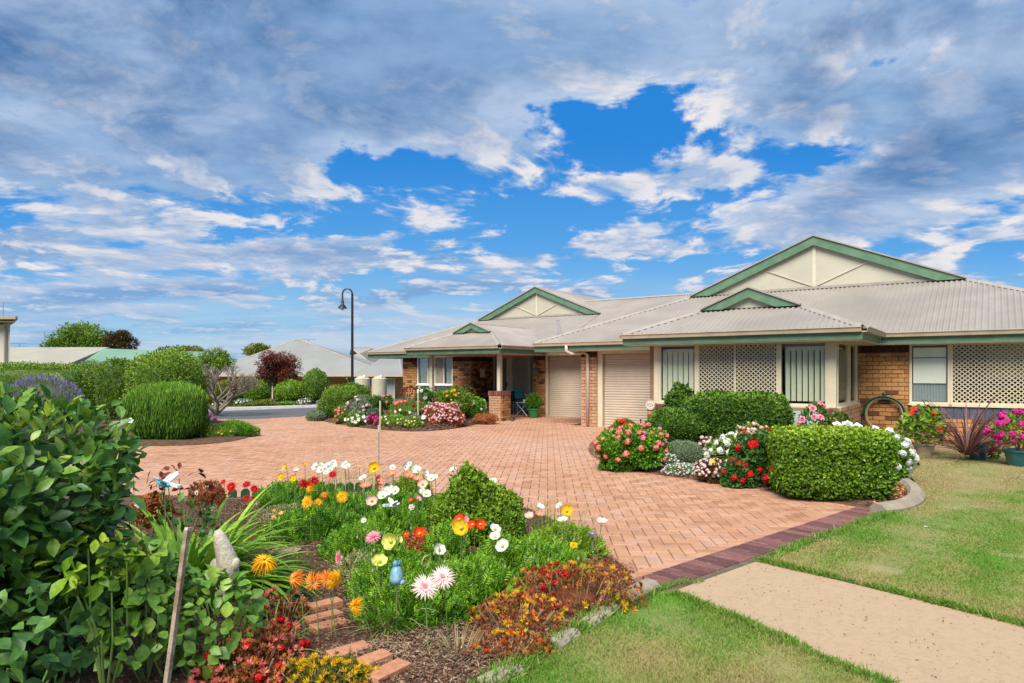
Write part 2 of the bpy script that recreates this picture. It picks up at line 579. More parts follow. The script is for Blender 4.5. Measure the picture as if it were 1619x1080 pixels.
def sheet(name, poly, m, z=0.0, rise=0.0, ramp=0.25, rough=0.0, step=0.25, side=0.0, kind='structure', parent=None):
    poly = [Vector(p[:2]) for p in poly]
    xs = [p.x for p in poly]; ys = [p.y for p in poly]
    gx, gy = np.meshgrid(np.arange(min(xs), max(xs), step), np.arange(min(ys), max(ys), step))
    g = np.stack([gx.ravel(), gy.ravel()], 1)
    g = g + RNG.uniform(-.2, .2, g.shape) * step
    g = g[in_poly(g, poly)]
    if len(g): g = g[edge_dist(g, poly) > step * 0.35]
    n = len(poly)
    co = [Vector(p) for p in poly] + [Vector(q) for q in g.tolist()]
    r = delaunay_2d_cdt(co, [(i, (i + 1) % n) for i in range(n)], [], 1, 1e-6)
    V = np.array([(p.x, p.y) for p in r[0]])
    e = edge_dist(V, poly)
    zz = z + rise * np.clip(e / ramp, 0, 1) ** 0.7 + rough * ripple(V[:, 0], V[:, 1], 2.0) * np.clip(e / ramp, 0, 1)
    V3 = np.column_stack([V, zz])
    Fc = np.array([list(f) for f in r[2] if len(f) == 3])
    gg = G(); gg.add(V3.tolist(), [tuple(f) for f in Fc.tolist()])
    # make all face up
    if side:
        b = len(gg.v); pl = [(p.x, p.y, z) for p in poly] + [(p.x, p.y, z - side) for p in poly]
        area = sum(poly[i].x * poly[(i + 1) % n].y - poly[(i + 1) % n].x * poly[i].y for i in range(n))
        gg.add(pl, [((i, n + i, n + (i + 1) % n, (i + 1) % n) if area > 0 else ((i + 1) % n, n + (i + 1) % n, n + i, i)) for i in range(n)])
    o = gg.build(name, m, parent, smoothf=bool(rise or rough))
    if kind and parent is None: o['kind'] = kind
    return o


g = G()
g.add([(-700, -60, -.06), (700, -60, -.06), (700, 27, -.06), (-700, 27, -.06), (-700, 27, -.06), (700, 27, -.06), (700, 42, -.9), (-700, 42, -.9), (700, 1500, -1.2), (-700, 1500, -1.2)],
      [(0, 1, 2, 3), (4, 5, 6, 7), (7, 6, 8, 9)])
g.build('ground', LAND)['kind'] = 'structure'

# outlines (read off the photo, on the ground plane)
bed_back = smooth_line([P(1004, 925), P(985, 896), P(945, 868), P(900, 838), P(840, 808), P(760, 790), P(660, 782), P(560, 780), P(470, 784), P(400, 790), P(300, 788), P(180, 782), P(40, 770)], 5)
bed_front = smooth_line([P(760, 1098), P(830, 1048), P(900, 1004), P(975, 960), P(1022, 938)], 5)
fore_bed = bed_back[::-1] + [Vector(p) for p in ()]
fore_poly = [Vector((-9, 10.5))] + bed_back[::-1] + bed_front[::-1] + [Vector((-.15, 2.6)), Vector((-9, 2.2))]

bed2_edge = smooth_line([P(1385, 804), P(1330, 795), P(1240, 778), P(1150, 764), P(1060, 752), P(985, 739), P(946, 722), P(938, 706), P(952, 692), P(985, 681), P(1035, 674)], 6)
bed2_poly = bed2_edge + [W(-6.75, 15.5).to_2d(), W(-2.6, 15.5).to_2d(), W(-2.6, 18.0).to_2d(), W(-1.7, 18.0).to_2d(), P(1452, 722).to_2d(), P(1432, 745).to_2d(), P(1440, 778).to_2d(), P(1425, 797).to_2d()]

bed1_edge = smooth_line([P(482, 659), P(520, 668), P(570, 676), P(640, 682), P(700, 680), P(750, 672), P(790, 663), W(-13.0, 18.5)], 6)
bed1_poly = bed1_edge + [W(-13.55, 19.4).to_2d(), W(-16.4, 20.2).to_2d(), W(-17.0, 21.3).to_2d(), W(-21.2, 21.3).to_2d(), P(560, 645).to_2d(), P(500, 650).to_2d()]

island_edge = smooth_line([P(60, 708), P(200, 706), P(300, 704), P(365, 698), P(398, 688), P(392, 672), P(350, 666), P(318, 664)], 5)
island_poly = island_edge + [P(300, 655).to_2d(), Vector((-16.5, 19.0)), Vector((-17, 15)), Vector((-11.5, 13.0))]

drive_poly = [P(1004, 930).to_2d(), P(1034, 917).to_2d(), P(1352, 805).to_2d(), P(1250, 770).to_2d(), P(1100, 745).to_2d(), P(975, 725).to_2d(), P(960, 706).to_2d(), P(1040, 680).to_2d(),
              W(-6.9, 18.15).to_2d(), W(-11.0, 18.2).to_2d(), W(-11.0, 21.5).to_2d(), W(-14.0, 21.5).to_2d(), W(-14.0, 22.75).to_2d(), W(-17.0, 22.75).to_2d(), W(-16.9, 20.0).to_2d(),
              P(700, 668).to_2d(), P(600, 668).to_2d(), P(500, 655).to_2d(), P(480, 659).to_2d(), P(400, 663).to_2d(), P(350, 663).to_2d(), P(370, 680).to_2d(), P(300, 695).to_2d(), P(60, 700).to_2d(),
              Vector((-14, 15.2)), Vector((-14, 10.2))] + [p for p in bed_back[::-1]]

sheet('driveway', drive_poly, SAND, z=-0.008, step=3.0, side=0.05)
DRIVE = bpy.data.objects['driveway']

# herringbone pavers
PW = 0.121
ROT = math.radians(-3.0)
c_, s_ = math.cos(ROT), math.sin(ROT)
ii, jj = np.meshgrid(np.arange(-160, 160), np.arange(-20, 260))
ii, jj = ii.ravel(), jj.ravel()
H = (ii - jj) % 4 == 0
Vv = (ii - jj) % 4 == 3
cen = np.concatenate([np.column_stack([ii[H] + 1.0, jj[H] + 0.5]), np.column_stack([ii[Vv] + 0.5, jj[Vv] + 1.0])]) * PW
orient = np.concatenate([np.zeros(H.sum()), np.ones(Vv.sum())])
cw = np.column_stack([cen[:, 0] * c_ - cen[:, 1] * s_, cen[:, 0] * s_ + cen[:, 1] * c_])
ok = in_poly(cw, drive_poly) | (edge_dist(cw, drive_poly) < 0.10)
# nothing under the foreground bed, the footpath side or the house walls
neg = in_poly(cw, fore_poly) & (edge_dist(cw, fore_poly) > 0.13)
neg |= in_poly(cw, bed2_poly) & (edge_dist(cw, bed2_poly) > 0.3)
neg |= in_poly(cw, bed1_poly) & (edge_dist(cw, bed1_poly) > 0.3)
ok &= ~neg
cw, orient = cw[ok], orient[ok]
vis = (np.abs(cw[:, 0] / cw[:, 1]) < 0.78) & ~in_poly(cw, fore_poly)
key = np.where(vis, cw[:, 1], 1e6)
order = np.argsort(key)


def paver_template(l, w, h=0.03, c=0.0035):
    a, b = l / 2, w / 2
    V = []
    for (e, z) in ((c, 0.0), (0.0, -c), (0.0, -h)):
        V += [(-a + e, -b + e, z), (a - e, -b + e, z), (a - e, b - e, z), (-a + e, b - e, z)]
    Q = [(0, 1, 2, 3)]
    for k in (0, 4):
        for i in range(4):
            j = (i + 1) % 4
            Q.append((k + 4 + i, k + 4 + j, k + j, k + i))
    return np.array(V), np.array(Q)


TV, TF = paver_template(2 * PW - 0.009, PW - 0.009, c=0.004)


def pavers_as_mesh(name, cxy, ang, vv, T=(TV, TF), zj=0.0015, zbase=0.0):
    tv, tf = T; n = len(cxy)
    ca_, sa_ = np.cos(ang)[:, None], np.sin(ang)[:, None]
    zo = RNG.uniform(-zj, zj, n)[:, None] + zbase
    tx = RNG.normal(0, 0.004, n)[:, None]; ty = RNG.normal(0, 0.004, n)[:, None]
    X = tv[None, :, 0] * ca_ - tv[None, :, 1] * sa_ + cxy[:, 0:1]
    Y = tv[None, :, 0] * sa_ + tv[None, :, 1] * ca_ + cxy[:, 1:2]
    Z = tv[None, :, 2] + zo + tx * tv[None, :, 0] + ty * tv[None, :, 1]
    V = np.stack([X, Y, Z], 2).reshape(-1, 3)
    Fc = (tf[None] + (np.arange(n) * len(tv))[:, None, None]).reshape(-1, 4)
    return np_mesh(name, V, Fc, np.repeat(vv, len(tf)))


def tone(xy):
    x, y = xy[:, 0], xy[:, 1]
    return np.clip(0.5 + 0.17 * np.sin(x * .5 + 1) * np.cos(y * .43) + 0.1 * np.sin(x * 1.3 + y * .9) + RNG.normal(0, 0.17, len(x)), 0.02, 0.98)


pv_tone = tone(cw)
near, far = order[:300], order[300:]
var = [np_mesh('paver', TV, TF, np.full(len(TF), (i + .5) / 12)) for i in range(12)]
for me in var: me.materials.append(PAVER)
for i in near:
    o = bpy.data.objects.new('paver', var[min(11, int(pv_tone[i] * 12))])
    o.location = (cw[i, 0], cw[i, 1], random.uniform(-.0012, .0012))
    o.rotation_euler = (random.gauss(0, .004), random.gauss(0, .004), ROT + orient[i] * math.pi / 2 + random.gauss(0, .004))
    link(o); o.parent = DRIVE
far_ang = ROT + orient[far] * math.pi / 2 + RNG.normal(0, .004, len(far))
mk('pavers', pavers_as_mesh('pavers', cw[far], far_ang, pv_tone[far]), PAVER, DRIVE, kind='stuff')


def course(parent, line, width, unit, z, m, name, off=0.0, vr=(0, 1)):
    """row of paver units across a polyline"""
    line = [Vector(p[:2]) for p in line]
    L = [0.0]
    for a, b in zip(line, line[1:]): L.append(L[-1] + (b - a).length)
    n = int(L[-1] / unit); tv, tf = paver_template(width - .006, unit - .017, 0.035)
    vs = [np_mesh(name, tv, tf, np.full(len(tf), (i + .5) / 6)) for i in range(6)]
    for me in vs: me.materials.append(m)
    for k in range(n):
        d = (k + .5) * L[-1] / n
        i = max(j for j in range(len(L) - 1) if L[j] <= d)
        a, b = line[i], line[i + 1]; u = (b - a).normalized()
        p = a + u * (d - L[i]) + Vector((-u.y, u.x)) * off
        o = bpy.data.objects.new(name, random.choice(vs))
        o.location = (p.x, p.y, z + random.uniform(-.001, .001))
        o.rotation_euler = (0, 0, math.atan2(u.y, u.x) + math.pi / 2 + random.gauss(0, .01))
        link(o); o.parent = parent


course(DRIVE, [P(1010, 940) , P(1392, 806)], 0.31, 0.118, 0.006, PAVER_B, 'border_paver', off=0.10)
course(DRIVE, [p for p in bed2_edge], 0.24, 0.118, 0.010, PAVER_D, 'edge_paver', off=-0.02)

# footpath
fp = [P(1062, 938), P(1199, 889), P(1330, 921), P(1480, 958), P(1640, 999), P(1800, 1045), Vector((3.4, 2.2, 0)), Vector((1.2, 2.2, 0)), P(1405, 1090), P(1290, 1040), P(1170, 985)]
sheet('footpath', [p[:2] for p in fp], CONCRETE, z=0.012, step=0.5, side=0.08)

sheet('bare_soil', [P(1000, 950), P(1030, 915), P(1400, 798), P(1415, 812), P(1080, 950)], mat('path_edge_soil', (0.10, 0.075, 0.05), .95, (0.16, 0.12, 0.08), 14), z=-0.004, step=2)
# beds
sheet('garden_soil', fore_poly, SOIL, z=0.008, rise=0.035, ramp=0.25, rough=0.018, step=0.09)
sheet('garden_soil', bed2_poly, SOIL, z=0.010, rise=0.06, ramp=0.3, rough=0.015, step=0.2)
sheet('garden_soil', bed1_poly, SOIL, z=0.010, rise=0.10, ramp=0.5, rough=0.02, step=0.3)
sheet('garden_soil', island_poly, SOIL, z=0.010, rise=0.06, ramp=0.3, rough=0.02, step=0.4)

# lawns
lawnA = [P(1030, 941), P(1066, 943), P(1170, 986), P(1290, 1041), P(1405, 1091), Vector((1.15, 2.0, 0)), Vector((-.3, 2.0, 0)), P(760, 1100), P(830, 1050), P(900, 1006), P(975, 962)]
lawnA = [Vector(p[:2]) for p in lawnA]
lawnB = [P(1202, 888), P(1392, 818), P(1430, 803), P(1447, 797), P(1455, 778), P(1440, 752), P(1455, 735)]
lawnB = [Vector(p[:2]) for p in lawnB] + [W(-1.6, 17.2).to_2d(), W(3.5, 17.2).to_2d(), W(6, 9).to_2d(), P(1830, 1040).to_2d(), P(1640, 996).to_2d(), P(1480, 955).to_2d(), P(1330, 918).to_2d()]
sheet('lawn', lawnA, LAWN, z=0.004, rise=0.02, ramp=0.2, rough=0.008, step=0.2)
sheet('lawn', lawnB, LAWN, z=0.004, rise=0.015, ramp=0.3, rough=0.012, step=0.4)
sheet('bare_soil', [W(-1.65, 16.7).to_2d(), W(-1.0, 16.35).to_2d(), W(-.2, 16.5).to_2d(), W(.8, 16.1).to_2d(), W(2.0, 16.5).to_2d(), W(3.6, 16.3).to_2d(), W(3.6, 18.08).to_2d(), W(-1.65, 18.08).to_2d()], DRYSOIL, z=0.02, rough=0.01, rise=.01, step=0.3)

# road beyond the driveway, kerb and the verge behind it
rd_near = [Vector((-32, 8)), Vector((-18, 19.0)), P(300, 666).to_2d(), P(380, 664.2).to_2d(), P(490, 660.5).to_2d(), P(560, 655).to_2d(), Vector((-3.5, 29.5))]
rd_far = [Vector((-3.0, 36.5)), P(560, 641).to_2d(), P(511, 643).to_2d(), P(324, 649.5).to_2d(), Vector((-20.5, 23.5)), Vector((-34, 13))]
sheet('road', rd_near + rd_far, ASPHALT, z=-0.02, step=4, side=0.04)
g = G(); kl = [Vector((-34, 13)), Vector((-20.5, 23.5)), P(324, 649.5).to_2d(), P(511, 643).to_2d(), P(560, 641).to_2d(), Vector((-3.0, 36.5))]
for a, b in zip(kl, kl[1:]):
    g.beam((a.x, a.y, .035), (b.x, b.y, .035), 0.30, 0.13)
g.build('road_kerb', WHITE)['kind'] = 'structure'
sheet('verge', [(-34, 13.5), (-20.6, 23.9), (-13.2, 29.9), (-9.0, 33.2), (-6.0, 35.6), (-3, 37), (-3, 44), (-34, 44), (-60, 30)], mat('verge_soil', (0.10, 0.12, 0.05), 0.95, (0.16, 0.13, 0.08), 1.0), z=0.03, step=4)

# concrete kerb at the tip of the right bed and stones of the foreground kerb
def kerb(pts, w, h, m, parent, name='kerb_section'):
    pts = smooth_line(pts, 6)
    gg = G(); prof = [(-w / 2, 0), (-w / 2, h * .6), (-w * .3, h), (w * .25, h * .95), (w / 2, h * .45), (w / 2, 0)]
    vs = []; k = len(prof)
    for i, p in enumerate(pts):
        a = pts[max(i - 1, 0)]; b = pts[min(i + 1, len(pts) - 1)]; u = (b - a).normalized(); nn = Vector((u.y, -u.x))
        for (x, z) in prof: q = p + nn * x; vs.append((q.x, q.y, z))
    fs = [(i * k + j, i * k + j + 1, (i + 1) * k + j + 1, (i + 1) * k + j) for i in range(len(pts) - 1) for j in range(k - 1)]
    fs += [tuple(range(k)), tuple((len(pts) - 1) * k + j for j in range(k))[::-1]]
    gg.add(vs, fs)
    return gg.build(name, m, parent, smoothf=False)


gk = thing('garden_kerb', 'curved pale concrete kerb round the tip of the bed by the clipped green hedge', 'kerb', P(1425, 797))
kerb([P(1388, 812), P(1425, 806), P(1446, 795), P(1446, 780), P(1425, 764), P(1412, 752)], 0.20, 0.11, KERBC, gk)
for k, (a, b, lab) in enumerate((((1028, 934), (985, 957), 'rounded concrete kerb end beside the purple border pavers'),
                                 ((968, 968), (925, 996), 'second concrete kerb piece from the driveway, half buried in litter'),
                                 ((905, 1008), (872, 1030), 'short soil-covered concrete kerb piece along the near lawn'),
                                 ((815, 1066), (762, 1092), 'pale concrete kerb block at the bottom edge beside the near lawn'))):
    gk = thing('garden_kerb', lab, 'kerb', P(*a), 'concrete kerb pieces between the flower bed and the near lawn')
    kerb([P(*a), P((a[0] + b[0]) / 2 - 2, (a[1] + b[1]) / 2), P(*b)], 0.13 if k else 0.17, 0.085 if k == 0 else 0.06, KERBC, gk)

# stepping bricks and flagstones
TERRA = mat('stepping_brick_clay', (0.50, 0.24, 0.14), 0.85, (0.40, 0.18, 0.10), 25, bump=0.4, bscale=120)
FLAG = mat('flagstone', (0.40, 0.27, 0.22), 0.85, (0.30, 0.20, 0.17), 9, bump=0.4, bscale=60)
steps = [(((525, 1040), (592, 1019)), 'stepping brick of the nearest trio, side away from the camera'),
         (((556, 1056), (622, 1034)), 'middle stepping brick of the nearest trio of terracotta bricks'),
         (((590, 1075), (646, 1048)), 'stepping brick of the nearest trio, on the camera side'),
         (((487, 963), (533, 953)), 'stepping brick at the far side of the middle trio in the mulch'),
         (((486, 984), (553, 966)), 'middle stepping brick of the trio beside the drooping yellow gerbera'),
         (((497, 998), (566, 978)), 'near stepping brick of the trio beside the drooping yellow gerbera')]
for (a, b), lab in steps:
    A, B = P(*a, .05), P(*b, .05); u = (B - A).normalized(); n = Vector((-u.y, u.x, 0)) * 0.053
    A -= u * .01; B = A + u * 0.235
    gg = G(); gg.cham((-.117, -.053, -.055), (.117, .053, .012), .004)
    me = gg.mesh('stepping_brick'); me.materials.append(TERRA)
    o = bpy.data.objects.new('stepping_brick', me); link(o)
    o.location = (A + B) / 2 + Vector((0, 0, .012)); o.rotation_euler = (random.gauss(0, .02), random.gauss(0, .02), math.atan2(u.y, u.x))
    tag(o, lab, 'brick', 'terracotta stepping bricks in the mulch')
for (px, py, r, asp, rot, lab) in ((452, 876, .15, .75, .3, 'rough pinkish flagstone between the strap leaves and the mulch path'),
                              (520, 925, .14, .8, .9, 'grey-pink flagstone under the drooping orange gerberas'),
                              (425, 848, .16, .4, .1, 'narrow pale flagstone beside the small yellow flowers'),
                              (430, 819, .20, .6, .1, 'flat pinkish flagstone beside the far end of the strap leaves'),
                              (415, 799, .18, .5, .1, 'flat pale flagstone just inside the scalloped green edging')):
    p = P(px, py, .03); poly = []
    for k in range(7):
        a = k * 2 * math.pi / 7 + random.uniform(-.25, .25); q = r * random.uniform(.85, 1.1)
        x, y = q * math.cos(a), q * math.sin(a) * asp
        poly.append((p.x + x * math.cos(rot) - y * math.sin(rot), p.y + x * math.sin(rot) + y * math.cos(rot), .01))
    gg = G(); gg.prism(poly, (0, 0, .055)); o = gg.build('flagstone', FLAG, base=(p.x, p.y, .01)); tag(o, lab, 'stone', 'flagstones of the little path through the bed')

# scalloped edging
ed = thing('scalloped_edging', 'dark green scalloped plastic edging at the back of the near flower bed', 'garden edging', P(420, 788))
EDG = mat('green_plastic', (0.012, 0.06, 0.03), 0.35)
ln = smooth_line([P(330, 789), P(400, 787), P(470, 781), P(560, 777), P(640, 779)], 12)
L = 0; last = None
for p in ln:
    if last is not None and (p - last).length < 0.105: continue
    d = (p - last) if last is not None else Vector((1, 0)); last = p
    u = d.normalized(); poly = []
    for k in range(9):
        a = math.pi * k / 8
        poly.append((p.x + u.x * .052 * math.cos(a), p.y + u.y * .052 * math.cos(a), .07 + .05 * math.sin(a)))
    poly += [(p.x - u.x * .052, p.y - u.y * .052, 0), (p.x + u.x * .052, p.y + u.y * .052, 0)]
    gg = G(); gg.prism(poly, (0, .02, 0)); gg.build('scallop', EDG, ed)
# ------------------------------------------------------------------ houses
PITCH = 0.414
ZE = 2.52


def corr(g, poly, across, period=0.118, amp=0.018, lift=0.0, seg=4):
    """corrugated sheet over a planar convex polygon; ribs run perpendicular to 'across' (horizontal)"""
    poly = [Vector(p) for p in poly]; U = Vector(across).normalized()
    N = Vector((0, 0, 0))
    for i in range(len(poly)):
        a, b = poly[i], poly[(i + 1) % len(poly)]
        N += a.cross(b)
    N.normalize()
    if N.z < 0: N = -N
    Vd = N.cross(U).normalized(); o = poly[0]
    q = [((p - o).dot(U), (p - o).dot(Vd)) for p in poly]
    u0, u1 = min(x for x, _ in q), max(x for x, _ in q)
    n = max(2, int((u1 - u0) / period * seg)); vs = []; fs = []
    for k in range(n + 1):
        u = u0 + (u1 - u0) * k / n
        uu = min(max(u, u0 + 1e-5), u1 - 1e-5); ys = []
        for i in range(len(q)):
            (a, c), (b, d) = q[i], q[(i + 1) % len(q)]
            if (a - uu) * (b - uu) <= 0 and abs(a - b) > 1e-9: ys.append(c + (d - c) * (uu - a) / (b - a))
        lo, hi = min(ys), max(ys)
        h = lift + amp * math.sin(2 * math.pi * u / period)
        for y in (lo, hi): vs.append(o + U * u + Vd * y + N * h)
    for k in range(n): fs.append((2 * k, 2 * k + 2, 2 * k + 3, 2 * k + 1))
    g.add(vs, fs)


def eave(house, pts, zt=ZE, closed=False, inner=None):
    """gutter and fascia board along a line of house-frame points (s,t); outside is on the right of travel"""
    gg, gf = G(), G()
    for (a, b) in zip(pts, pts[1:]):
        A, B = Vector((a[0], a[1], 0)), Vector((b[0], b[1], 0)); u = (B - A).normalized(); nrm = Vector((u.y, -u.x, 0))
        prof = [(0.0, -.115), (0.085, -.105), (0.105, -.03), (0.125, -.02), (0.125, 0.0), (0.095, 0.0), (0.085, -.09), (0.0, -.09)]
        pl = [A - u * (0.0) + nrm * x + Vector((0, 0, zt + z)) for x, z in prof]
        gg.prism(pl, (B - A))
        gf.box  # fascia below the gutter, set back a little
        c0 = A - nrm * .012 + Vector((0, 0, zt - .17)); c1 = B - nrm * .012 + Vector((0, 0, zt - .17))
        gf.beam(c0, c1, .022, .155)
    gu = gg.build('gutter', GUTTER, house); fa = gf.build('fascia', GREEN, house)
    return gu, fa


def cap(g, a, b, w=0.17, h=0.03):
    a, b = Vector(a), Vector(b); d = (b - a); hz = Vector((d.y, -d.x, 0))
    hz = hz.normalized() if hz.length > 1e-6 else Vector((1, 0, 0))
    n = hz.cross(d).normalized()
    if n.z < 0: n = -n
    up = Vector((0, 0, 1))
    drop = up * -0.03
    vs = []
    for e in (a, b): vs += [e - hz * w / 2 + n * .012 + drop, e + n * (h + .012), e + hz * w / 2 + n * .012 + drop]
    g.add(vs, [(0, 1, 4, 3), (1, 2, 5, 4)])


def gable(house, sc, t, zb, half, board=0.26, over=0.0, name='gable', t_back=None, center_post=True):
    """green barge boards with a cream braced infill"""
    za = zb + half * PITCH
    f = G(); f.prism([(sc - half * .97, t + .10, zb + .02), (sc + half * .97, t + .10, zb + .02), (sc, t + .10, za - .02)], (0, .06, 0))
    gw = f.build('gable_wall', GABLE, house)
    u = Vector((half, 0, half * PITCH)).normalized(); n = Vector((-u.z, 0, u.x))
    for sg in (-1, 1):
        A = Vector((sc + sg * half * 1.0, t - .03, zb + .0)); B = Vector((sc, t - .03, za))
        nn = Vector((sg * n.x * -1 if False else 0, 0, 0))
        low = Vector((0, 0, -board / math.cos(math.atan(PITCH))))
        cut = board / math.sin(math.atan(PITCH))
        pl = [A, B, B + low, A + Vector((-sg * cut, 0, 0))]
        g = G(); g.prism(pl, (0, .045, 0)); g.build('barge_board', GREEN, house)
        # roofing edge on top of the board
        g = G(); g.beam(A + Vector((sg * .02, .02, .025)), B + Vector((0, .02, .025)), .12, .035); g.build('rake_flashing', RIDGE, house)
    if center_post:
        w = .09
        g = G(); g.box((sc - w / 2, t + .075, zb + .06), (sc + w / 2, t + .098, za - board)); g.build('batten', BATTEN, house)
        for sg in (-1, 1):
            a = Vector((sc + sg * w * .8, t + .086, zb + .10)); d = Vector((sg * half * .40, 0, half * .17))
            g = G(); g.beam(a, a + d, .02, .035, up=(0, 1, 0)); g.build('batten', BATTEN, house)
        g = G(); g.box((sc - half * .93, t + .06, zb + .005), (sc + half * .93, t + .098, zb + .075)); g.build('flashing', RIDGE, house)


def brick_variants(m, l, h, n=10, d=0.045, name='brick'):
    out = []
    for i in range(n):
        g = G(); g.cham((-l / 2, -d / 2, -h / 2), (l / 2, d / 2, h / 2), .004)
        me = g.mesh(name, (i + .5) / n); me.materials.append(m); out.append(me)
    return out


BL, BC = 0.262, 0.099
BJ = 0.012
_bv = {}


def bricks(house, a, b, z0, z1, facing, m=None, budget=None, course=BC, length=BL, name='brick', zoff=0.0, dark=0.12, holes=(), phase=0.0):
    """facing 'front': a..b are s values at t=c ; 'right': a..b are t values at s=c ; facing=(kind,c)"""
    m = m or BRICK
    key = (m.name, length, course)
    if key not in _bv: _bv[key] = (brick_variants(m, length - BJ, course - BJ, name=name), brick_variants(m, length / 2 - BJ, course - BJ, 5, name=name))
    full, halfb = _bv[key]; kind, c = facing
    rows = int(round((z1 - z0) / course)); lst = []
    for r in range(rows):
        z = z0 + (r + .5) * course; x = a - ((length / 2 if r % 2 else 0) + phase * length) % length
        while x < b - .02:
            x0, x1 = max(x, a), min(x + length, b); w = x1 - x0
            if w > .05:
                xc = (x0 + x1) / 2
                if not any(h0 < xc < h1 and g0 < z < g1 for (h0, h1, g0, g1) in holes):
                    lst.append((xc, z, w))
            x += length
    objs = []
    for (xc, z, w) in lst:
        vs = full if w > length * .75 else halfb; base = (length if w > length * .75 else length / 2) - BJ
        k = int(len(vs) * min(.999, max(0, random.betavariate(3.2, 1.8))))
        if random.random() < dark: k = 0
        objs.append((vs[k], xc, z, (w - BJ) / base))
    cap_n = len(objs) if budget is None else budget
    stuff = []
    for i, (me, xc, z, sc) in enumerate(objs):
        if i < cap_n:
            o = bpy.data.objects.new(name, me); link(o); o.parent = house
            jit = random.uniform(-.002, .002)
            if kind == 'front': p = Vector((xc, c - .008 + jit, z)); o.rotation_euler = (0, 0, 0)
            else: p = Vector((c + .008 + jit, xc, z)); o.rotation_euler = (0, 0, math.pi / 2)
            o.location = p - org(house); o.scale = (sc, 1, 1)
        else: stuff.append((me, xc, z, sc))
    if stuff:
        g = G(); vals = []
        for me, xc, z, sc in stuff:
            co = [v.co for v in me.vertices]; vv = me.attributes['v'].data[0].value
            if kind == 'front': vs = [(xc + p.x * sc, c - .008 + p.y, z + p.z) for p in co]
            else: vs = [(c + .008 - p.y, xc + p.x * sc, z + p.z) for p in co]
            fs = [tuple(p.vertices) for p in me.polygons]
            g.add(vs, fs); vals += [vv] * len(fs)
        g.build('brickwork', m, house, v=vals, kind='stuff')


def soldier(house, a, b, z0, z1, facing, m, unit=0.1, name='brick', d=0.05):
    n = max(1, int(round((b - a) / unit))); u = (b - a) / n; key = (m.name, round(u, 4), round(z1 - z0, 3))
    if key not in _bv: _bv[key] = brick_variants(m, u - .012, z1 - z0 - .006, 6, d, name)
    kind, c = facing
    for i in range(n):
        o = bpy.data.objects.new(name, random.choice(_bv[key])); link(o); o.parent = house
        x = a + (i + .5) * u; z = (z0 + z1) / 2; j = random.uniform(-.002, .002)
        if kind == 'front': o.location = Vector((x, c - .010 + j, z)) - org(house)
        else: o.location = Vector((c + .010 + j, x, z)) - org(house); o.rotation_euler = (0, 0, math.pi / 2)


def wallbox(g, s0, s1, t0, t1, z0, z1): g.box((s0, t0, z0), (s1, t1, z1))


def lattice(g, a, b, z0, z1, c, pitch=0.105, w=0.02, kind='front', d=0.006):
    """diamond security grille clipped to a rectangle"""
    W_, H_ = b - a, z1 - z0
    def pt(x, z): return (x, c, z) if kind == 'front' else (c, x, z)
    k = -H_
    ratio = 1.12
    for sgn in (1, -1):
        q = -H_ * ratio
        while q < W_ + H_ * ratio:
            # line x = q + s*ratio, z = s  (sgn 1) / mirrored
            s0, s1 = 0.0, H_
            lo = max(0.0, -q / ratio); hi = min(H_, (W_ - q) / ratio)
            if hi - lo > .01:
                x0, x1 = q + lo * ratio, q + hi * ratio
                if sgn < 0: x0, x1 = W_ - x0, W_ - x1
                g.beam(pt(a + x0, z0 + lo), pt(a + x1, z0 + hi), w, d, up=(0, 1, 0) if kind == 'front' else (1, 0, 0))
            q += pitch


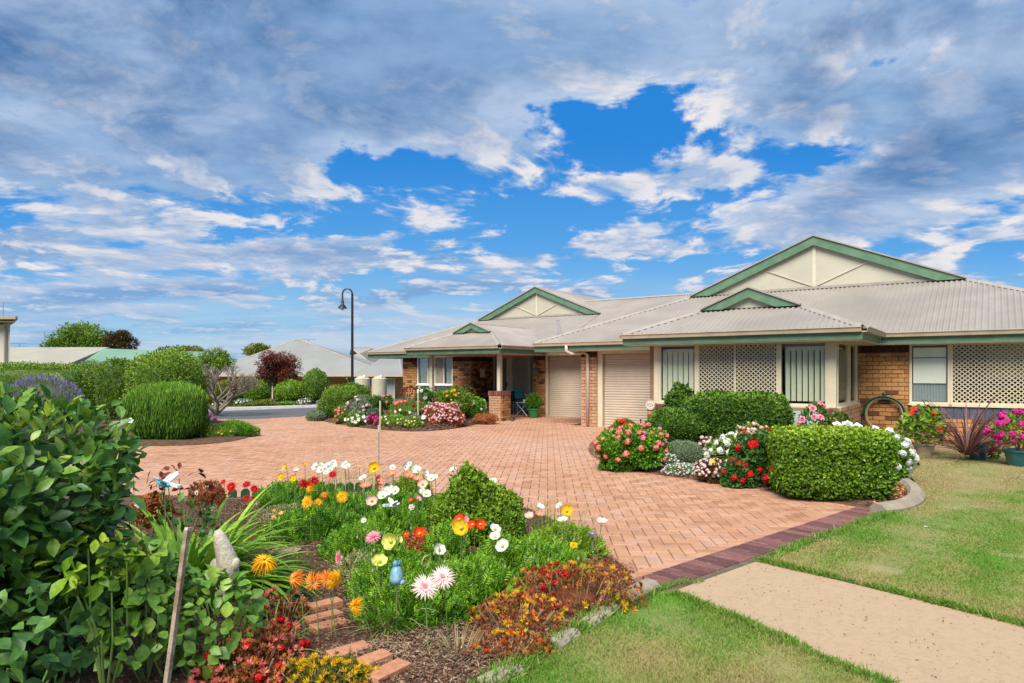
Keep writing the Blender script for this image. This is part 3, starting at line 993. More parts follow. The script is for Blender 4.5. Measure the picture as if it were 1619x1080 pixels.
def window(house, s0, s1, z0, z1, t, kind='front', fill=None, frame=0.05, mull=(), label=None, sill=True, fm=None):
    """framed window. fill: list of (x0,x1,type) types: grille, blind, roller, glass"""
    fm = fm or CREAM
    def bx(g, a, b, za, zb, c0, c1):
        if kind == 'front': g.box((a, min(c0, c1), za), (b, max(c0, c1), zb))
        else: g.box((min(c0, c1), a, za), (max(c0, c1), b, zb))
    sg = 1 if kind == 'front' else -1          # +: into the house
    g = G()
    bx(g, s0, s1, z1 - frame, z1, t - .02 * sg, t + .06 * sg)
    bx(g, s0, s1, z0, z0 + frame, t - .02 * sg, t + .06 * sg)
    bx(g, s0, s0 + frame, z0 + frame, z1 - frame, t - .018 * sg, t + .06 * sg)
    bx(g, s1 - frame, s1, z0 + frame, z1 - frame, t - .018 * sg, t + .06 * sg)
    for x, w in mull: bx(g, x - w / 2, x + w / 2, z0 + frame, z1 - frame, t - .016 * sg, t + .05 * sg)
    w_ = g.build('window', fm, house, label=label)
    ORG[w_.name] = Vector((0, 0, 0))
    if sill:
        g = G(); bx(g, s0 - .03, s1 + .03, z0 - .045, z0 - .002, t - .07 * sg, t + .05 * sg); g.build('sill', fm, w_)
    for (a, b, ty) in (fill or [(s0 + frame, s1 - frame, 'glass')]):
        g = G(); bx(g, a, b, z0 + frame, z1 - frame, t + .03 * sg, t + .036 * sg); g.build('pane', GLASS, w_)
        if ty == 'grille':
            g = G(); lattice(g, a, b, z0 + frame, z1 - frame, t - .005 * sg, kind=kind)
            g.build('security_grille', CREAM, w_)
        if ty == 'blind':
            n = int((b - a) / 0.112)
            for i in range(n):
                x = a + (i + .5) * (b - a) / n; ang = (.22 if a < -5.5 else .68) + random.uniform(-.08, .08)
                h = .052; ddx, ddy = h * math.cos(ang), h * math.sin(ang) * sg
                c = t + .09 * sg
                g = G()
                if kind == 'front': g.prism([(x - ddx, c - ddy, z0 + .1), (x + ddx, c + ddy, z0 + .1), (x + ddx, c + ddy, z1 - .16), (x - ddx, c - ddy, z1 - .16)], (.002, -.002, 0))
                else: g.prism([(c - ddy, x - ddx, z0 + .1), (c + ddy, x + ddx, z0 + .1), (c + ddy, x + ddx, z1 - .16), (c - ddy, x - ddx, z1 - .16)], (.002, .002, 0))
                g.build('blind_slat', BLIND, w_)
            g = G(); bx(g, a + .01, b - .01, z1 - .19, z1 - .11, t + .11 * sg, t + .17 * sg); g.build('blind_rail', BLIND, w_)
        if ty == 'roller':
            zc = z0 + (z1 - z0) * .34
            g = G(); bx(g, a + .02, b - .02, zc, z1 - .34, t + .055 * sg, t + .06 * sg); g.build('roller_blind', BLINDW, w_)
            g = G(); bx(g, a + .02, b - .02, z1 - .32, z1 - .10, t + .05 * sg, t + .075 * sg); g.build('pelmet', BLINDW, w_)
            g = G()
            for i in range(12):
                x = a + .03 + (b - a - .06) * i / 11
                g.tube([Vector((x, t + .12, z0 + .06)) if kind == 'front' else Vector((t - .2, x, z0 + .06)), Vector((x, t + .12, zc)) if kind == 'front' else Vector((t - .2, x, zc))], .035, 6)
            g.build('curtain', mat('sheer_curtain', (0.30, 0.36, 0.42), 0.9), w_)
        if ty == 'curtain':
            g = G(); n = 9
            vs = []
            for i in range(n * 2 + 1):
                x = a + .02 + (b - a - .04) * i / (n * 2); y = t + .15 * sg + (.03 if i % 2 else -.03)
                for z in (z0 + .05, z1 - .07): vs.append((x, y, z) if kind == 'front' else (y, x, z))
            g.add(vs, [(2 * i, 2 * i + 2, 2 * i + 3, 2 * i + 1) for i in range(n * 2)])
            g.build('curtain', mat('white_curtain', (0.62, 0.68, 0.68), 0.9), w_)
    return w_


def roller_door(house, s0, s1, z1, t, label=None):
    n = int(z1 / 0.0745); g = G(); vs = []
    prof = []
    for i in range(n):
        z = i * z1 / n; h = z1 / n
        prof += [(z + .0, 0.012), (z + h * .12, 0.0), (z + h * .62, 0.0), (z + h * .78, .012)]
    prof.append((z1, .012))
    for (z, y) in prof: vs += [(s0, t + y, z), (s1, t + y, z)]
    g.add(vs, [(2 * i, 2 * i + 1, 2 * i + 3, 2 * i + 2) for i in range(len(prof) - 1)])
    d = g.build('garage_door', DOORMAT, house, label=label)
    ORG[d.name] = Vector((0, 0, 0))
    sc = s0 + (s1 - s0) * .70
    g = G(); g.box((sc - .17, t - .035, .83), (sc + .17, t - .012, .86)); g.box((sc - .15, t - .013, .83), (sc - .13, t + .001, .86)); g.box((sc + .13, t - .013, .83), (sc + .15, t + .001, .86))
    g.build('handle', BLACK, d)
    g = G(); g.box((s0, t - .015, .004), (s1, t + .02, .05)); g.build('bottom_rail', DOORMAT, d)
    return d


# ================= right house
R0 = (-4.25, 18.1, 0)
RH = thing('brick_house', 'low cream brick house on the right with wide green-trimmed gable, bay window and corrugated roof', 'house', R0, 'brick retirement houses round the driveway', rot=ANG, world=W(*R0))
RH['group'] = 'attached brick houses round the paved driveway'
TE, GB = 17.55, 21.2
z3 = ZE + PITCH * (GB - TE)
HALF = 3.65
gS, gE = -4.25 - HALF, -4.25 + HALF
eL, eR = gS - (GB - TE), gE + (GB - TE)
TBK = 33.0


def plane(name, house, polys, across):
    g = G()
    for p in polys: corr(g, p, across)
    return g.build(name, ROOF, house)


plane('roof_slope', RH, [[(eL, TE, ZE), (eR, TE, ZE), (gE, GB, z3), (gS, GB, z3)]], (1, 0, 0))
za = z3 + HALF * PITCH
plane('roof_slope', RH, [[(eL, TE, ZE), (gS, GB, z3), (gS, TBK, z3), (eL, TBK, ZE)], [(gS, GB - .05, z3), (-4.25, GB - .05, za), (-4.25, TBK, za), (gS, TBK, z3)]], (0, 1, 0))
plane('roof_slope', RH, [[(eR, TE, ZE), (gE, GB, z3), (gE, TBK, z3), (eR, TBK, ZE)], [(gE, GB - .05, z3), (-4.25, GB - .05, za), (-4.25, TBK, za), (gE, TBK, z3)]], (0, 1, 0))
gable(RH, -4.25, GB - .1, z3, HALF, board=.235)
g = G()
cap(g, (eL, TE, ZE), (gS, GB, z3)); cap(g, (eR, TE, ZE), (gE, GB, z3)); cap(g, (-4.25, GB - .15, za), (-4.25, TBK, za))
# bay roof
bC, bH, bT = -4.69, 2.58, 14.9
bG = 16.35; bz = ZE + PITCH * (bG - bT); bh = bH - (bG - bT)
bzr = ZE + PITCH * bH; bTB = TE + bH + .2
bL, bR = bC - bH, bC + bH
plane('bay_roof_slope', RH, [[(bL, bT, ZE), (bR, bT, ZE), (bC + bh, bG, bz), (bC - bh, bG, bz)]], (1, 0, 0))
for sg in (-1, 1):
    plane('bay_roof_slope', RH, [[(bC + sg * bH, bT, ZE), (bC + sg * bh, bG, bz), (bC + sg * bh, bG + 2.2, bz), (bC + sg * bH, TE + .1, ZE)],
                                 [(bC + sg * bh, bG - .05, bz), (bC, bG - .05, bzr), (bC, bTB, bzr), (bC + sg * bh, bG + 3.0, bz)]], (0, 1, 0))
    cap(g, (bC + sg * bH, bT, ZE), (bC + sg * bh, bG, bz))
cap(g, (bC, bG - .15, bzr), (bC, bTB, bzr))
gable(RH, bC, bG - .1, bz, bh, board=.20, center_post=False)
g.build('ridge_capping', RIDGE, RH)
eave(RH, [(eL, TE), (bL, TE)])
eave(RH, [(bL, TE - .0), (bL, bT)][::1][::-1][::-1] if False else [(bL, TE), (bL, bT), (bR, bT), (bR, TE), (eR, TE), (eR, TBK)])
# roof cowl behind the gable ridge
g = G(); g.tube([(-7.0, 22.3, z3 + .3), (-7.0, 22.3, z3 + .62)], .04, 8); g.ell((-7.0, 22.3, z3 + .66), (.09, .09, .05), 10, 5); g.build('roof_vent', BLACK, RH)

HD, SL = 2.28, 0.90
WT = 18.1
# soffits
g = G(); g.box((eL + .02, TE + .02, ZE - .27), (eR - .02, TBK - .1, ZE - .25)); g.box((bL + .02, bT + .02, ZE - .268), (bR - .02, TE + .015, ZE - .248))
g.build('soffit', SOFFIT, RH)
wS = S(1438, WT); bayT = 15.46; bS0, bS1 = -6.7, -2.67
g = G()
wallbox(g, -10.2, -9.66, WT, WT + .25, 0, 2.25)                        # pier by the roller door
wallbox(g, -7.05, bS0 + .05, WT + .2, WT + .4, 0, 2.25)
wallbox(g, bS1, wS, WT, WT + .2, 0, HD - .03)                            # brick wall by the hose
wallbox(g, wS, 2.6, WT, WT + .2, 0, SL - .03)
wallbox(g, 2.3, 2.6, WT + .2, TBK - .6, 0, 2.25)
wallbox(g, -10.2, 2.6, TBK - .8, TBK - .6, 0, 2.25)
wallbox(g, -10.2, -10.0, WT + .25, TBK - .6, 0, 2.25)
wallbox(g, -6.85, -2.60, bayT - .08, bayT + .08, 0, SL - .03)            # low wall of the bay
wallbox(g, -2.80, -2.60, bayT + .08, WT, 0, SL - .03)
wallbox(g, -6.85, -6.65, bayT + .08, WT + .2, 0, HD)
g.build('wall', MORTAR, RH)
g = G(); g.box((-10.0, WT + 4.5, 0.0), (2.3, WT + 4.6, 2.24)); g.box((-10.0, WT + .4, .0), (2.3, WT + 4.5, .02)); g.box((-6.8, bayT + .1, .0), (-2.7, WT + .4, .02)); g.build('interior', INNER, RH)
bricks(RH, bS1 + .02, wS - .01, 0.0, 2.08, ('front', WT), phase=.3, dark=.10)
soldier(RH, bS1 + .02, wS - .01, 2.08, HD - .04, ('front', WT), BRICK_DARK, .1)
bricks(RH, wS, .9, 0.0, 0.575, ('front', WT), dark=.3)
bricks(RH, .9, 2.6, 0.0, 0.575, ('front', WT), budget=0)
soldier(RH, wS, 2.55, .575, SL - .05, ('front', WT), SLATE, .145, name='tile', d=.05)
bricks(RH, -10.2, -9.66, 0.0, 2.08, ('front', WT), m=BRICK_PINK, length=.24, dark=.05)
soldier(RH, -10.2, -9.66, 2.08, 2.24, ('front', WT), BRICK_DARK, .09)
bricks(RH, -6.84, -6.25, 0.0, 0.70, ('front', bayT - .08), m=BRICK, length=.24)
soldier(RH, -6.84, -6.25, .70, .86, ('front', bayT - .08), SOLDIER, .085)
sA = S(1297, bayT - .08)
bricks(RH, sA, -2.62, 0.0, 0.70, ('front', bayT - .08), m=BRICK_PINK, length=.24)
soldier(RH, sA, -2.62, .70, .86, ('front', bayT - .08), SOLDIER, .085)
bricks(RH, bayT - .06, WT - .02, 0.0, 0.86, ('right', -2.60), m=BRICK_PINK, length=.24, budget=24)
g = G(); g.box((S(1236, bayT - .12), bayT - .14, .04), (sA - .02, bayT - .115, .80)); g.build('panel', mat('aqua_panel', (0.38, 0.47, 0.42), 0.5, (0.30, 0.38, 0.34), 2), RH, label='pale aqua panel under the bay window')
# garage door
g = G(); g.box((-9.66, WT + .02, 0), (-9.50, WT + .12, 2.27)); g.box((-7.1, WT + .02, 0), (-7.0, WT + .12, 2.27)); g.box((-9.50, WT + .02, 2.17), (-7.1, WT + .12, 2.27)); g.build('door_frame', CREAM, RH)
roller_door(RH, -9.50, -7.1, 2.17, WT + .14)
# bay windows
m1, m2 = S(1095, bayT), S(1103, bayT); m3, m4 = S(1230, bayT), S(1238, bayT); b0, b1 = S(1042, bayT), S(1309, bayT); mid = S(1162.5, bayT)
g = G(); g.box((bS0, bayT - .03, SL - .02), (b0 - .001, bayT + .1, HD - .001)); g.build('corner_post', CREAM, RH)
g = G(); g.box((b1 + .001, bayT - .03, SL - .02), (bS1 + .0, bayT + .1, HD - .001)); g.build('corner_post', CREAM, RH)
window(RH, b0, m2 - .02, SL, HD, bayT, fill=[(b0 + .05, m1, 'blind')], label='narrow bay window with vertical blinds, left of the grille')
window(RH, m2 - .018, m3 + .018, SL, HD, bayT, fill=[(m2 + .03, mid - .015, 'grille'), (mid + .015, m3 - .03, 'grille')], mull=((mid, .03),), label='middle bay window behind a diamond grille')
window(RH, m3 + .02, b1, SL, HD, bayT, fill=[(m4 + .02, b1 - .05, 'blind')], label='bay window with open vertical blinds beside the corner')
g = G(); g.box((bS0, bayT - .05, HD - .0), (bS1 + .02, bayT + .12, ZE - .275)); g.box((bS1 - .1, bayT + .13, HD), (bS1 + .02, WT, ZE - .275)); g.build('head_board', SOFFIT, RH)
tm = 17.0
window(RH, bayT + .10, tm, SL, HD, bS1, kind='right', fill=[(bayT + .15, tm - .05, 'blind')])
window(RH, tm + .02, WT - .03, SL, HD, bS1, kind='right', fill=[(tm + .07, WT - .08, 'glass')])
# right window
r1, r2 = S(1500, WT), S(1505, WT)
window(RH, wS, r2 - .03, SL, HD, WT, fill=[(wS + .05, r1 - .03, 'roller')], label='narrow window with a white roller blind')
window(RH, r2 - .028, 2.3, SL, HD, WT, fill=[(r2 + .02, .75, 'grille'), (.78, 2.25, 'grille')], mull=((.765, .03),), label='wide window behind a diamond security grille')
g = G(); g.box((wS, WT - .03, HD), (2.4, WT + .1, ZE - .275)); g.build('head_board', SOFFIT, RH)
g = G(); g.box((-.15, WT + .35, HD - .8), (2.2, WT + .36, HD - .05)); g.build('blind', mat('dim_blind', (0.30, 0.28, 0.24), 0.9), RH)
# downpipe
p0 = Vector((S(897, TE + .0), TE - .06, ZE - .10)); pz = Vector((S(929, WT - .07), WT - .07, 0))
g = G(); g.tube([p0, p0 + Vector((0, 0, -.16)), p0 + Vector((.10, .08, -.25)), Vector((pz.x - .1, pz.y - .03, 2.22)), Vector((pz.x, pz.y, 2.14)), Vector((pz.x, pz.y, .03))], .048, 10)
g.build('downpipe', mat('downpipe_paint', (0.60, 0.50, 0.40), 0.45, (0.54, 0.45, 0.36), 3), RH, smoothf=True)
# round plaque on the low bay brickwork (its print is too small to read: two dark flourishes)
pc = Vector((S(1028, bayT - .12), bayT - .125, .835))
g = G(); n = 24
g.prism([(pc.x + .125 * math.cos(2 * math.pi * k / n), pc.y, pc.z + .125 * math.sin(2 * math.pi * k / n)) for k in range(n)], (0, .02, 0))
pl = g.build('plaque', mat('plaque_cream', (0.62, 0.56, 0.46), 0.5), RH, label='round cream plaque on the brickwork beside the roller door'); ORG[pl.name] = Vector((0, 0, 0))
g = G()
pts = [Vector((pc.x + .112 * math.cos(2 * math.pi * k / n), pc.y - .001, pc.z + .112 * math.sin(2 * math.pi * k / n))) for k in range(n + 1)]
g.tube(pts, .004, 4)
for r in (0, 1):
    z = pc.z + (.03 if r == 0 else -.035)
    g.tube([Vector((pc.x - .075 + .015 * k, pc.y - .002, z + .012 * math.sin(k * (1.9 + r)) - (.006 * (k - 5) ** 2 / 5 * (1 if r == 0 else -1)))) for k in range(11)], .0045, 4)
g.build('lettering', mat('plaque_print', (0.12, 0.07, 0.05), 0.6), pl)

# ================= left house
L0 = (-15.85, 21.4, 0)
LH = thing('brick_house', 'brown brick house beyond the flower bed with smaller green-trimmed gable and posted porch', 'house', L0, 'attached brick houses round the paved driveway', rot=ANG, world=W(*L0))
lE, lG, lC, lHf = 20.8, 24.3, -15.85, 3.05
lz = ZE + PITCH * (lG - lE); lza = lz + lHf * PITCH
lL = lC - lHf - (lG - lE)
rT, rZ = 26.1, ZE + PITCH * 5.3
plane('roof_slope', LH, [[(lL, lE, ZE), (lC + lHf, lE, ZE), (lC + lHf, lG, lz), (lC - lHf, lG, lz)],
                         [(lC + lHf, lE, ZE), (-8.5, lE, ZE), (-6.0, rT, rZ), (lC + lHf, rT, rZ)],
                         [(lC + lHf, lG, lz), (lC + lHf, rT, rZ), (lC + lHf - (rT - lG), rT, rZ)]], (1, 0, 0))
plane('roof_slope', LH, [[(lC + lHf - 2.2, rT, rZ), (-6, rT, rZ), (-6, 32, ZE), (lC + lHf - 2.2, 32, ZE)]], (1, 0, 0))
plane('roof_slope', LH, [[(lL, lE, ZE), (lC - lHf, lG, lz), (lC - lHf, 36, lz), (lL, 36, ZE)], [(lC - lHf, lG - .05, lz), (lC, lG - .05, lza), (lC, 36, lza), (lC - lHf, 36, lz)]], (0, 1, 0))
plane('roof_slope', LH, [[(lC + lHf, lG - .05, lz), (lC, lG - .05, lza), (lC, 36, lza), (lC + lHf, 36, lz)]], (0, 1, 0))
gable(LH, lC, lG - .1, lz, lHf, board=.215)
g = G()
cap(g, (lL, lE, ZE), (lC - lHf, lG, lz)); cap(g, (lC, lG - .15, lza), (lC, 36, lza)); cap(g, (lC + lHf - 1.8, rT, rZ), (-6, rT, rZ))
pC, pH, pT = -15.3, 2.1, 18.0; pG = 19.27; pz_ = ZE + PITCH * (pG - pT); ph = pH - (pG - pT); pzr = ZE + PITCH * pH
plane('porch_roof_slope', LH, [[(pC - pH, pT, ZE), (pC + pH, pT, ZE), (pC + ph, pG, pz_), (pC - ph, pG, pz_)]], (1, 0, 0))
for sg in (-1, 1):
    plane('porch_roof_slope', LH, [[(pC + sg * pH, pT, ZE), (pC + sg * ph, pG, pz_), (pC + sg * ph, pG + 2.7, pz_), (pC + sg * pH, lE + .1, ZE)],
                                   [(pC + sg * ph, pG - .05, pz_), (pC, pG - .05, pzr), (pC, lE + 2.2, pzr), (pC + sg * ph, pG + 3.0, pz_)]], (0, 1, 0))
    cap(g, (pC + sg * pH, pT, ZE), (pC + sg * ph, pG, pz_))
cap(g, (pC, pG - .15, pzr), (pC, lE + 2.2, pzr))
g.build('ridge_capping', RIDGE, LH)
gable(LH, pC, pG - .1, pz_, ph, board=.17, center_post=False)
eave(LH, [(lL, 36), (lL, lE), (pC - pH, lE), (pC - pH, pT), (pC + pH, pT), (pC + pH, lE), (-11.4, lE)])
g = G(); g.box((lL + .02, lE + .02, ZE - .27), (-10.3, 35.9, ZE - .25)); g.box((pC - pH + .02, pT + .02, ZE - .268), (pC + pH - .02, lE + .015, ZE - .248)); g.build('soffit', SOFFIT, LH)
g = G(); g.tube([D(837, 540, 24.6), D(831.5, 516, 25.4)], .035, 6)
fl = G()
# grey flue on the porch side slope, in house frame
fl.tube([(-12.6, 21.0, ZE + .1), (-13.35, 21.9, 3.55)], .05, 8); fl.ell((-13.35, 21.9, 3.58), (.06, .06, .04), 8, 4)
fl.build('flue', mat('grey_steel', (0.25, 0.24, 0.24), 0.4), LH)
LW = 21.4; dT = 22.8
wl0, wl1 = S(660, LW), S(716, LW); pr0, pr1 = S(843, LW), S(862, LW)
g = G()
wallbox(g, -20.85, wl0, LW, LW + .2, 0, 2.25); wallbox(g, wl0, wl1, LW, LW + .2, 0, 1.08); wallbox(g, wl1, -17.1, LW, LW + .2, 0, 2.25)
wallbox(g, -17.3, -17.1, LW + .2, dT, 0, 2.25); wallbox(g, -17.1, -14.0, dT, dT + .2, 0, .0 + .12)
wallbox(g, pr0, pr1, LW, LW + .25, 0, 2.25); wallbox(g, -11.0, -10.2, LW, LW + .2, 0, 2.25)
wallbox(g, -20.85, -20.65, LW + .2, 35, 0, 2.25); wallbox(g, -20.6, -10.2, 34.8, 35, 0, 2.25); wallbox(g, pr0, pr0 + .2, LW + .25, dT, 0, 2.25)
g.build('wall', MORTAR, LH)
g = G(); g.box((-20.6, LW + 4.4, 0), (-10.3, LW + 4.5, 2.24)); g.box((-20.6, LW + .3, 0), (-17.3, LW + 4.4, .02)); g.box((-17.0, dT + .3, 0), (-10.3, LW + 4.4, .02)); g.build('interior', INNER, LH)
bricks(LH, -20.84, wl0, .0, 2.08, ('front', LW), budget=0)
bricks(LH, wl1, -17.1, .0, 2.08, ('front', LW), dark=.12, length=.25)
bricks(LH, wl0, wl1, .0, .86, ('front', LW), budget=0)
bricks(LH, LW + .01, dT, .0, 2.08, ('right', -17.1), dark=.55, length=.25, budget=110)
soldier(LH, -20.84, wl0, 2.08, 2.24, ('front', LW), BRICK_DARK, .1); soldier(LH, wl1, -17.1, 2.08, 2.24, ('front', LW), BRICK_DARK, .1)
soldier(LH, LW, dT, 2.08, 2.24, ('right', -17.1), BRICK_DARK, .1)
soldier(LH, wl0, wl1, .86, 1.07, ('front', LW), SLATE, .14, name='tile')
bricks(LH, pr0, pr1, .0, 2.08, ('front', LW), dark=.25, length=.25)
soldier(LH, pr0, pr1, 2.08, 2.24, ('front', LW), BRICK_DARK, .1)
# windows and door
wm = S(687, LW)
window(LH, wl0, wm, 1.12, HD, LW, fill=[(wl0 + .05, (wl0 + wm) / 2 + .1, 'curtain'), ((wl0 + wm) / 2 + .13, wm - .05, 'grille')], mull=(((wl0 + wm) / 2 + .115, .03),), fm=WHITE, label='white-framed window with curtains left of the porch post')
window(LH, wm + .002, wl1, 1.12, HD, LW, fill=[(wm + .05, (wm + wl1) / 2, 'grille'), ((wm + wl1) / 2 + .03, wl1 - .05, 'curtain')], mull=(((wm + wl1) / 2 + .015, .03),), fm=WHITE, label='white-framed window with curtain right of the porch post')
d0, d1 = -17.05, S(803, dT); q0, q1 = S(808, dT), S(838, dT)
g = G(); g.box((d0, dT, .12), (d0 + .07, dT + .08, HD)); g.box((d1 - .07, dT, .12), (d1, dT + .08, HD)); g.box((d0 + .07, dT, HD - .07), (d1 - .07, dT + .08, HD)); g.box((d0 + .07, dT, .12), (d1 - .07, dT + .08, .25))
dr = g.build('front_door', CREAM, LH, label='cream screen door behind the porch post'); ORG[dr.name] = Vector((0, 0, 0))
g = G(); lattice(g, d0 + .07, d1 - .07, .25, HD - .07, dT + .02); g.build('security_grille', mat('beige_metal', (0.42, 0.35, 0.22), .5), dr)
g = G(); g.box((d0 + .07, dT + .05, .25), (d1 - .07, dT + .06, HD - .07)); g.build('door_leaf', mat('dark_screen', (0.03, 0.025, 0.02), .7), dr)
g = G(); g.box((d1 - .06, dT - .05, 1.05), (d1 - .03, dT - .001, 1.2)); g.build('handle', BLACK, dr)
g = G(); g.box((d1 + .002, dT - .02, .12), (q0 - .002, dT + .1, HD)); g.build('post', CREAM, LH)
window(LH, q0, q1, .72, HD, dT, fill=[(q0 + .05, q1 - .05, 'grille')], label='diamond-grille window above the porch chair')
g = G(); g.box((q0, dT + .01, .12), (q1, dT + .06, .66)); g.build('panel', mat('grey_panel', (0.16, 0.18, 0.18), 0.6), LH)
g = G(); g.box((q1 + .002, dT - .02, .12), (pr0 + .1, dT + .06, HD)); g.build('post', mat('sage_paint', (0.16, 0.22, 0.12), .6), LH)
# garage
g = G(); g.box((pr1 + .002, LW + .02, 0), (-13.50, LW + .12, HD)); g.box((-11.1, LW + .02, 0), (-11.0, LW + .12, HD)); g.box((-13.5, LW + .02, HD - .06), (-11.1, LW + .12, HD)); g.build('door_frame', CREAM, LH)
roller_door(LH, -13.5, -11.1, HD - .06, LW + .14)
g = G(); g.box((-17.05, dT - .04, HD), (-14.0, dT + .1, ZE - .275)); g.box((pr1, LW - .02, HD), (-11.0, LW + .1, ZE - .275)); g.build('head_board', SOFFIT, LH)
# porch posts on brick piers
for (px, w, h) in ((790, .50, 1.0), (683, .46, 1.0)):
    s = S(px, 18.65)
    g = G(); g.box((s - w / 2, 18.4, 0), (s + w / 2, 18.4 + w, h - .16)); g.build('porch_pier', MORTAR, LH)
    bricks(LH, s - w / 2, s + w / 2, 0, h - .16, ('front', 18.4), m=BRICK_PINK if px == 790 else BRICK, length=.245, course=.084, dark=.06)
    bricks(LH, 18.41, 18.4 + w, 0, h - .16, ('right', s + w / 2), m=BRICK, length=.245, course=.084)
    soldier(LH, s - w / 2 - .02, s + w / 2 + .02, h - .16, h, ('front', 18.4), SOLDIER, .08, d=.08)
    soldier(LH, 18.43, 18.4 + w, h - .16, h, ('right', s + w / 2), SOLDIER, .08, d=.06)
    g = G(); g.box((s - w / 2, 18.42, h - .15), (s + w / 2, 18.4 + w, h - .01)); g.build('pier_cap', MORTAR, LH)
    g = G(); g.box((s - .065, 18.58, h), (s + .065, 18.71, ZE - .27)); g.build('porch_post', CREAM, LH)
sl = [W(-17.0, 18.9), W(-14.0, 18.9), W(-14.0, 22.8), W(-17.0, 22.8)]
sheet('porch_slab', [p.to_2d() for p in sl], mat('porch_tile', (0.34, 0.19, 0.12), 0.8, (0.28, 0.15, 0.09), 5), z=0.05, step=2, side=.06)


def hthing(name, label, cat, s, t, z=0.0, group=None):
    return thing(name, label, cat, (s, t, z), group, rot=ANG, world=W(s, t, z))


# small fittings
s_, t_ = -17.1, S(0, 1) * 0 + 22.0
g = G(); g.box((-17.09, 21.95, 1.42), (-16.99, 22.17, 1.78)); a = hthing('meter_box', 'small cream box high on the shaded brick return beside the porch door', 'meter box', -17.09, 22.05, 1.42)
g.build('case', CREAM, a); g = G(); g.box((-16.99, 21.98, 1.46), (-16.98, 22.14, 1.74)); g.build('lid', WHITE, a)
sv = S(738.5, LW)
a = hthing('wall_vent', 'small pale oval fitting on the brick wall between window and porch', 'vent', sv, LW - .05, 1.62)
g = G(); g.ell((sv, LW - .045, 1.68), (.08, .03, .10), 12, 6); g.build('cover', KERBC, a, smoothf=True); g = G(); g.box((sv - .05, LW - .09, 1.65), (sv + .05, LW - .07, 1.67)); g.build('slot', BLACK, a)
sg_ = S(851, LW)
a = hthing('wall_lantern', 'round dark green wall lantern high on the pier left of the far roller door', 'lantern', sg_, LW - .06, 1.6)
g = G(); g.ell((sg_, LW - .16, 1.72), (.12, .10, .10), 14, 8); g.build('globe', mat('teal_enamel', (0.02, 0.16, 0.12), .3), a, smoothf=True); g = G(); g.box((sg_ - .14, LW - .08, 1.66), (sg_ - .02, LW - .03, 1.80)); g.build('bracket', STEEL, a)

# porch chair with a teal jacket, small table, potted plant
cs, ct = S(815, 20.9), 20.9
ch = hthing('folding_chair', 'dark metal porch chair with teal cloth over its back, beside the porch pier', 'chair', cs, ct, .05)
FR = mat('chair_metal', (0.25, 0.33, 0.34), 0.4, metal=.3)
for (x, y) in ((-.22, -.2), (.22, -.2), (-.22, .2), (.22, .2)):
    g = G(); g.tube([(cs + x, ct + y, .05), (cs + x * .95, ct + y * .9, .5 if y < 0 else .98)], .014, 6); g.build('leg', FR, ch)
g = G(); g.box((cs - .22, ct - .2, .46), (cs + .22, ct + .2, .49)); g.build('seat', mat('dark_fabric', (0.02, 0.03, 0.05), .8), ch)
g = G(); g.box((cs - .22, ct + .16, .62), (cs + .22, ct + .19, .98)); g.build('backrest', mat('dark_fabric', (0.02, 0.03, 0.05), .8), ch)
for x in (-.23, .23):
    g = G(); g.box((cs + x - .02, ct - .2, .68), (cs + x + .02, ct + .18, .70)); g.build('armrest', FR, ch)
jk = hthing('jacket', 'teal jacket draped over the back of the dark porch chair', 'jacket', cs, ct + .17, .6)
g = G(); pr = [(ct + .12, .66), (ct + .125, .95), (ct + .15, 1.02), (ct + .19, 1.02), (ct + .215, .94), (ct + .22, .6)]
vs = []
for (y, z) in pr:
    for k in range(7):
        x = cs - .24 + .48 * k / 6; vs.append((x, y + .012 * math.sin(k * 2.1), z + .02 * math.sin(k * 1.7)))
g.add(vs, [(i * 7 + k, i * 7 + k + 1, (i + 1) * 7 + k + 1, (i + 1) * 7 + k) for i in range(5) for k in range(6)])
g.build('cloth', mat('teal_cloth', (0.01, 0.20, 0.24), .8), jk, smoothf=True)
g = G(); g.box((cs - .28, ct + .08, .55), (cs - .14, ct + .24, .92)); g.build('sleeve', mat('navy_cloth', (0.01, 0.015, 0.04), .8), jk)
ts, tt = S(829, 20.6), 20.6
tb = hthing('side_table', 'small pale folding table between the porch chair and the potted fern', 'table', ts, tt, .05)
g = G(); g.box((ts - .26, tt - .2, .52), (ts + .26, tt + .2, .54)); g.build('table_top', mat('pale_grey', (0.35, 0.42, 0.42), .5), tb)
for sg in (-1, 1):
    g = G(); g.tube([(ts - .24 * sg, tt - .17, .05), (ts + .24 * sg, tt - .17, .52)], .013, 6); g.build('leg', FR, tb)
    g = G(); g.tube([(ts - .24 * sg, tt + .17, .05), (ts + .24 * sg, tt + .17, .52)], .013, 6); g.build('leg', FR, tb)
cp = hthing('cup', 'white cup on the small porch table', 'cup', ts, tt, .54)
g = G(); g.lathe([(.04, 0), (.055, .10), (.05, .10), (.035, .01)], (ts, tt, .542), 12); g.build('bowl', WHITE, cp); g = G(); g.tube([(ts + .055, tt, .57), (ts + .085, tt, .585), (ts + .055, tt, .62)], .007, 5); g.build('handle', WHITE, cp)

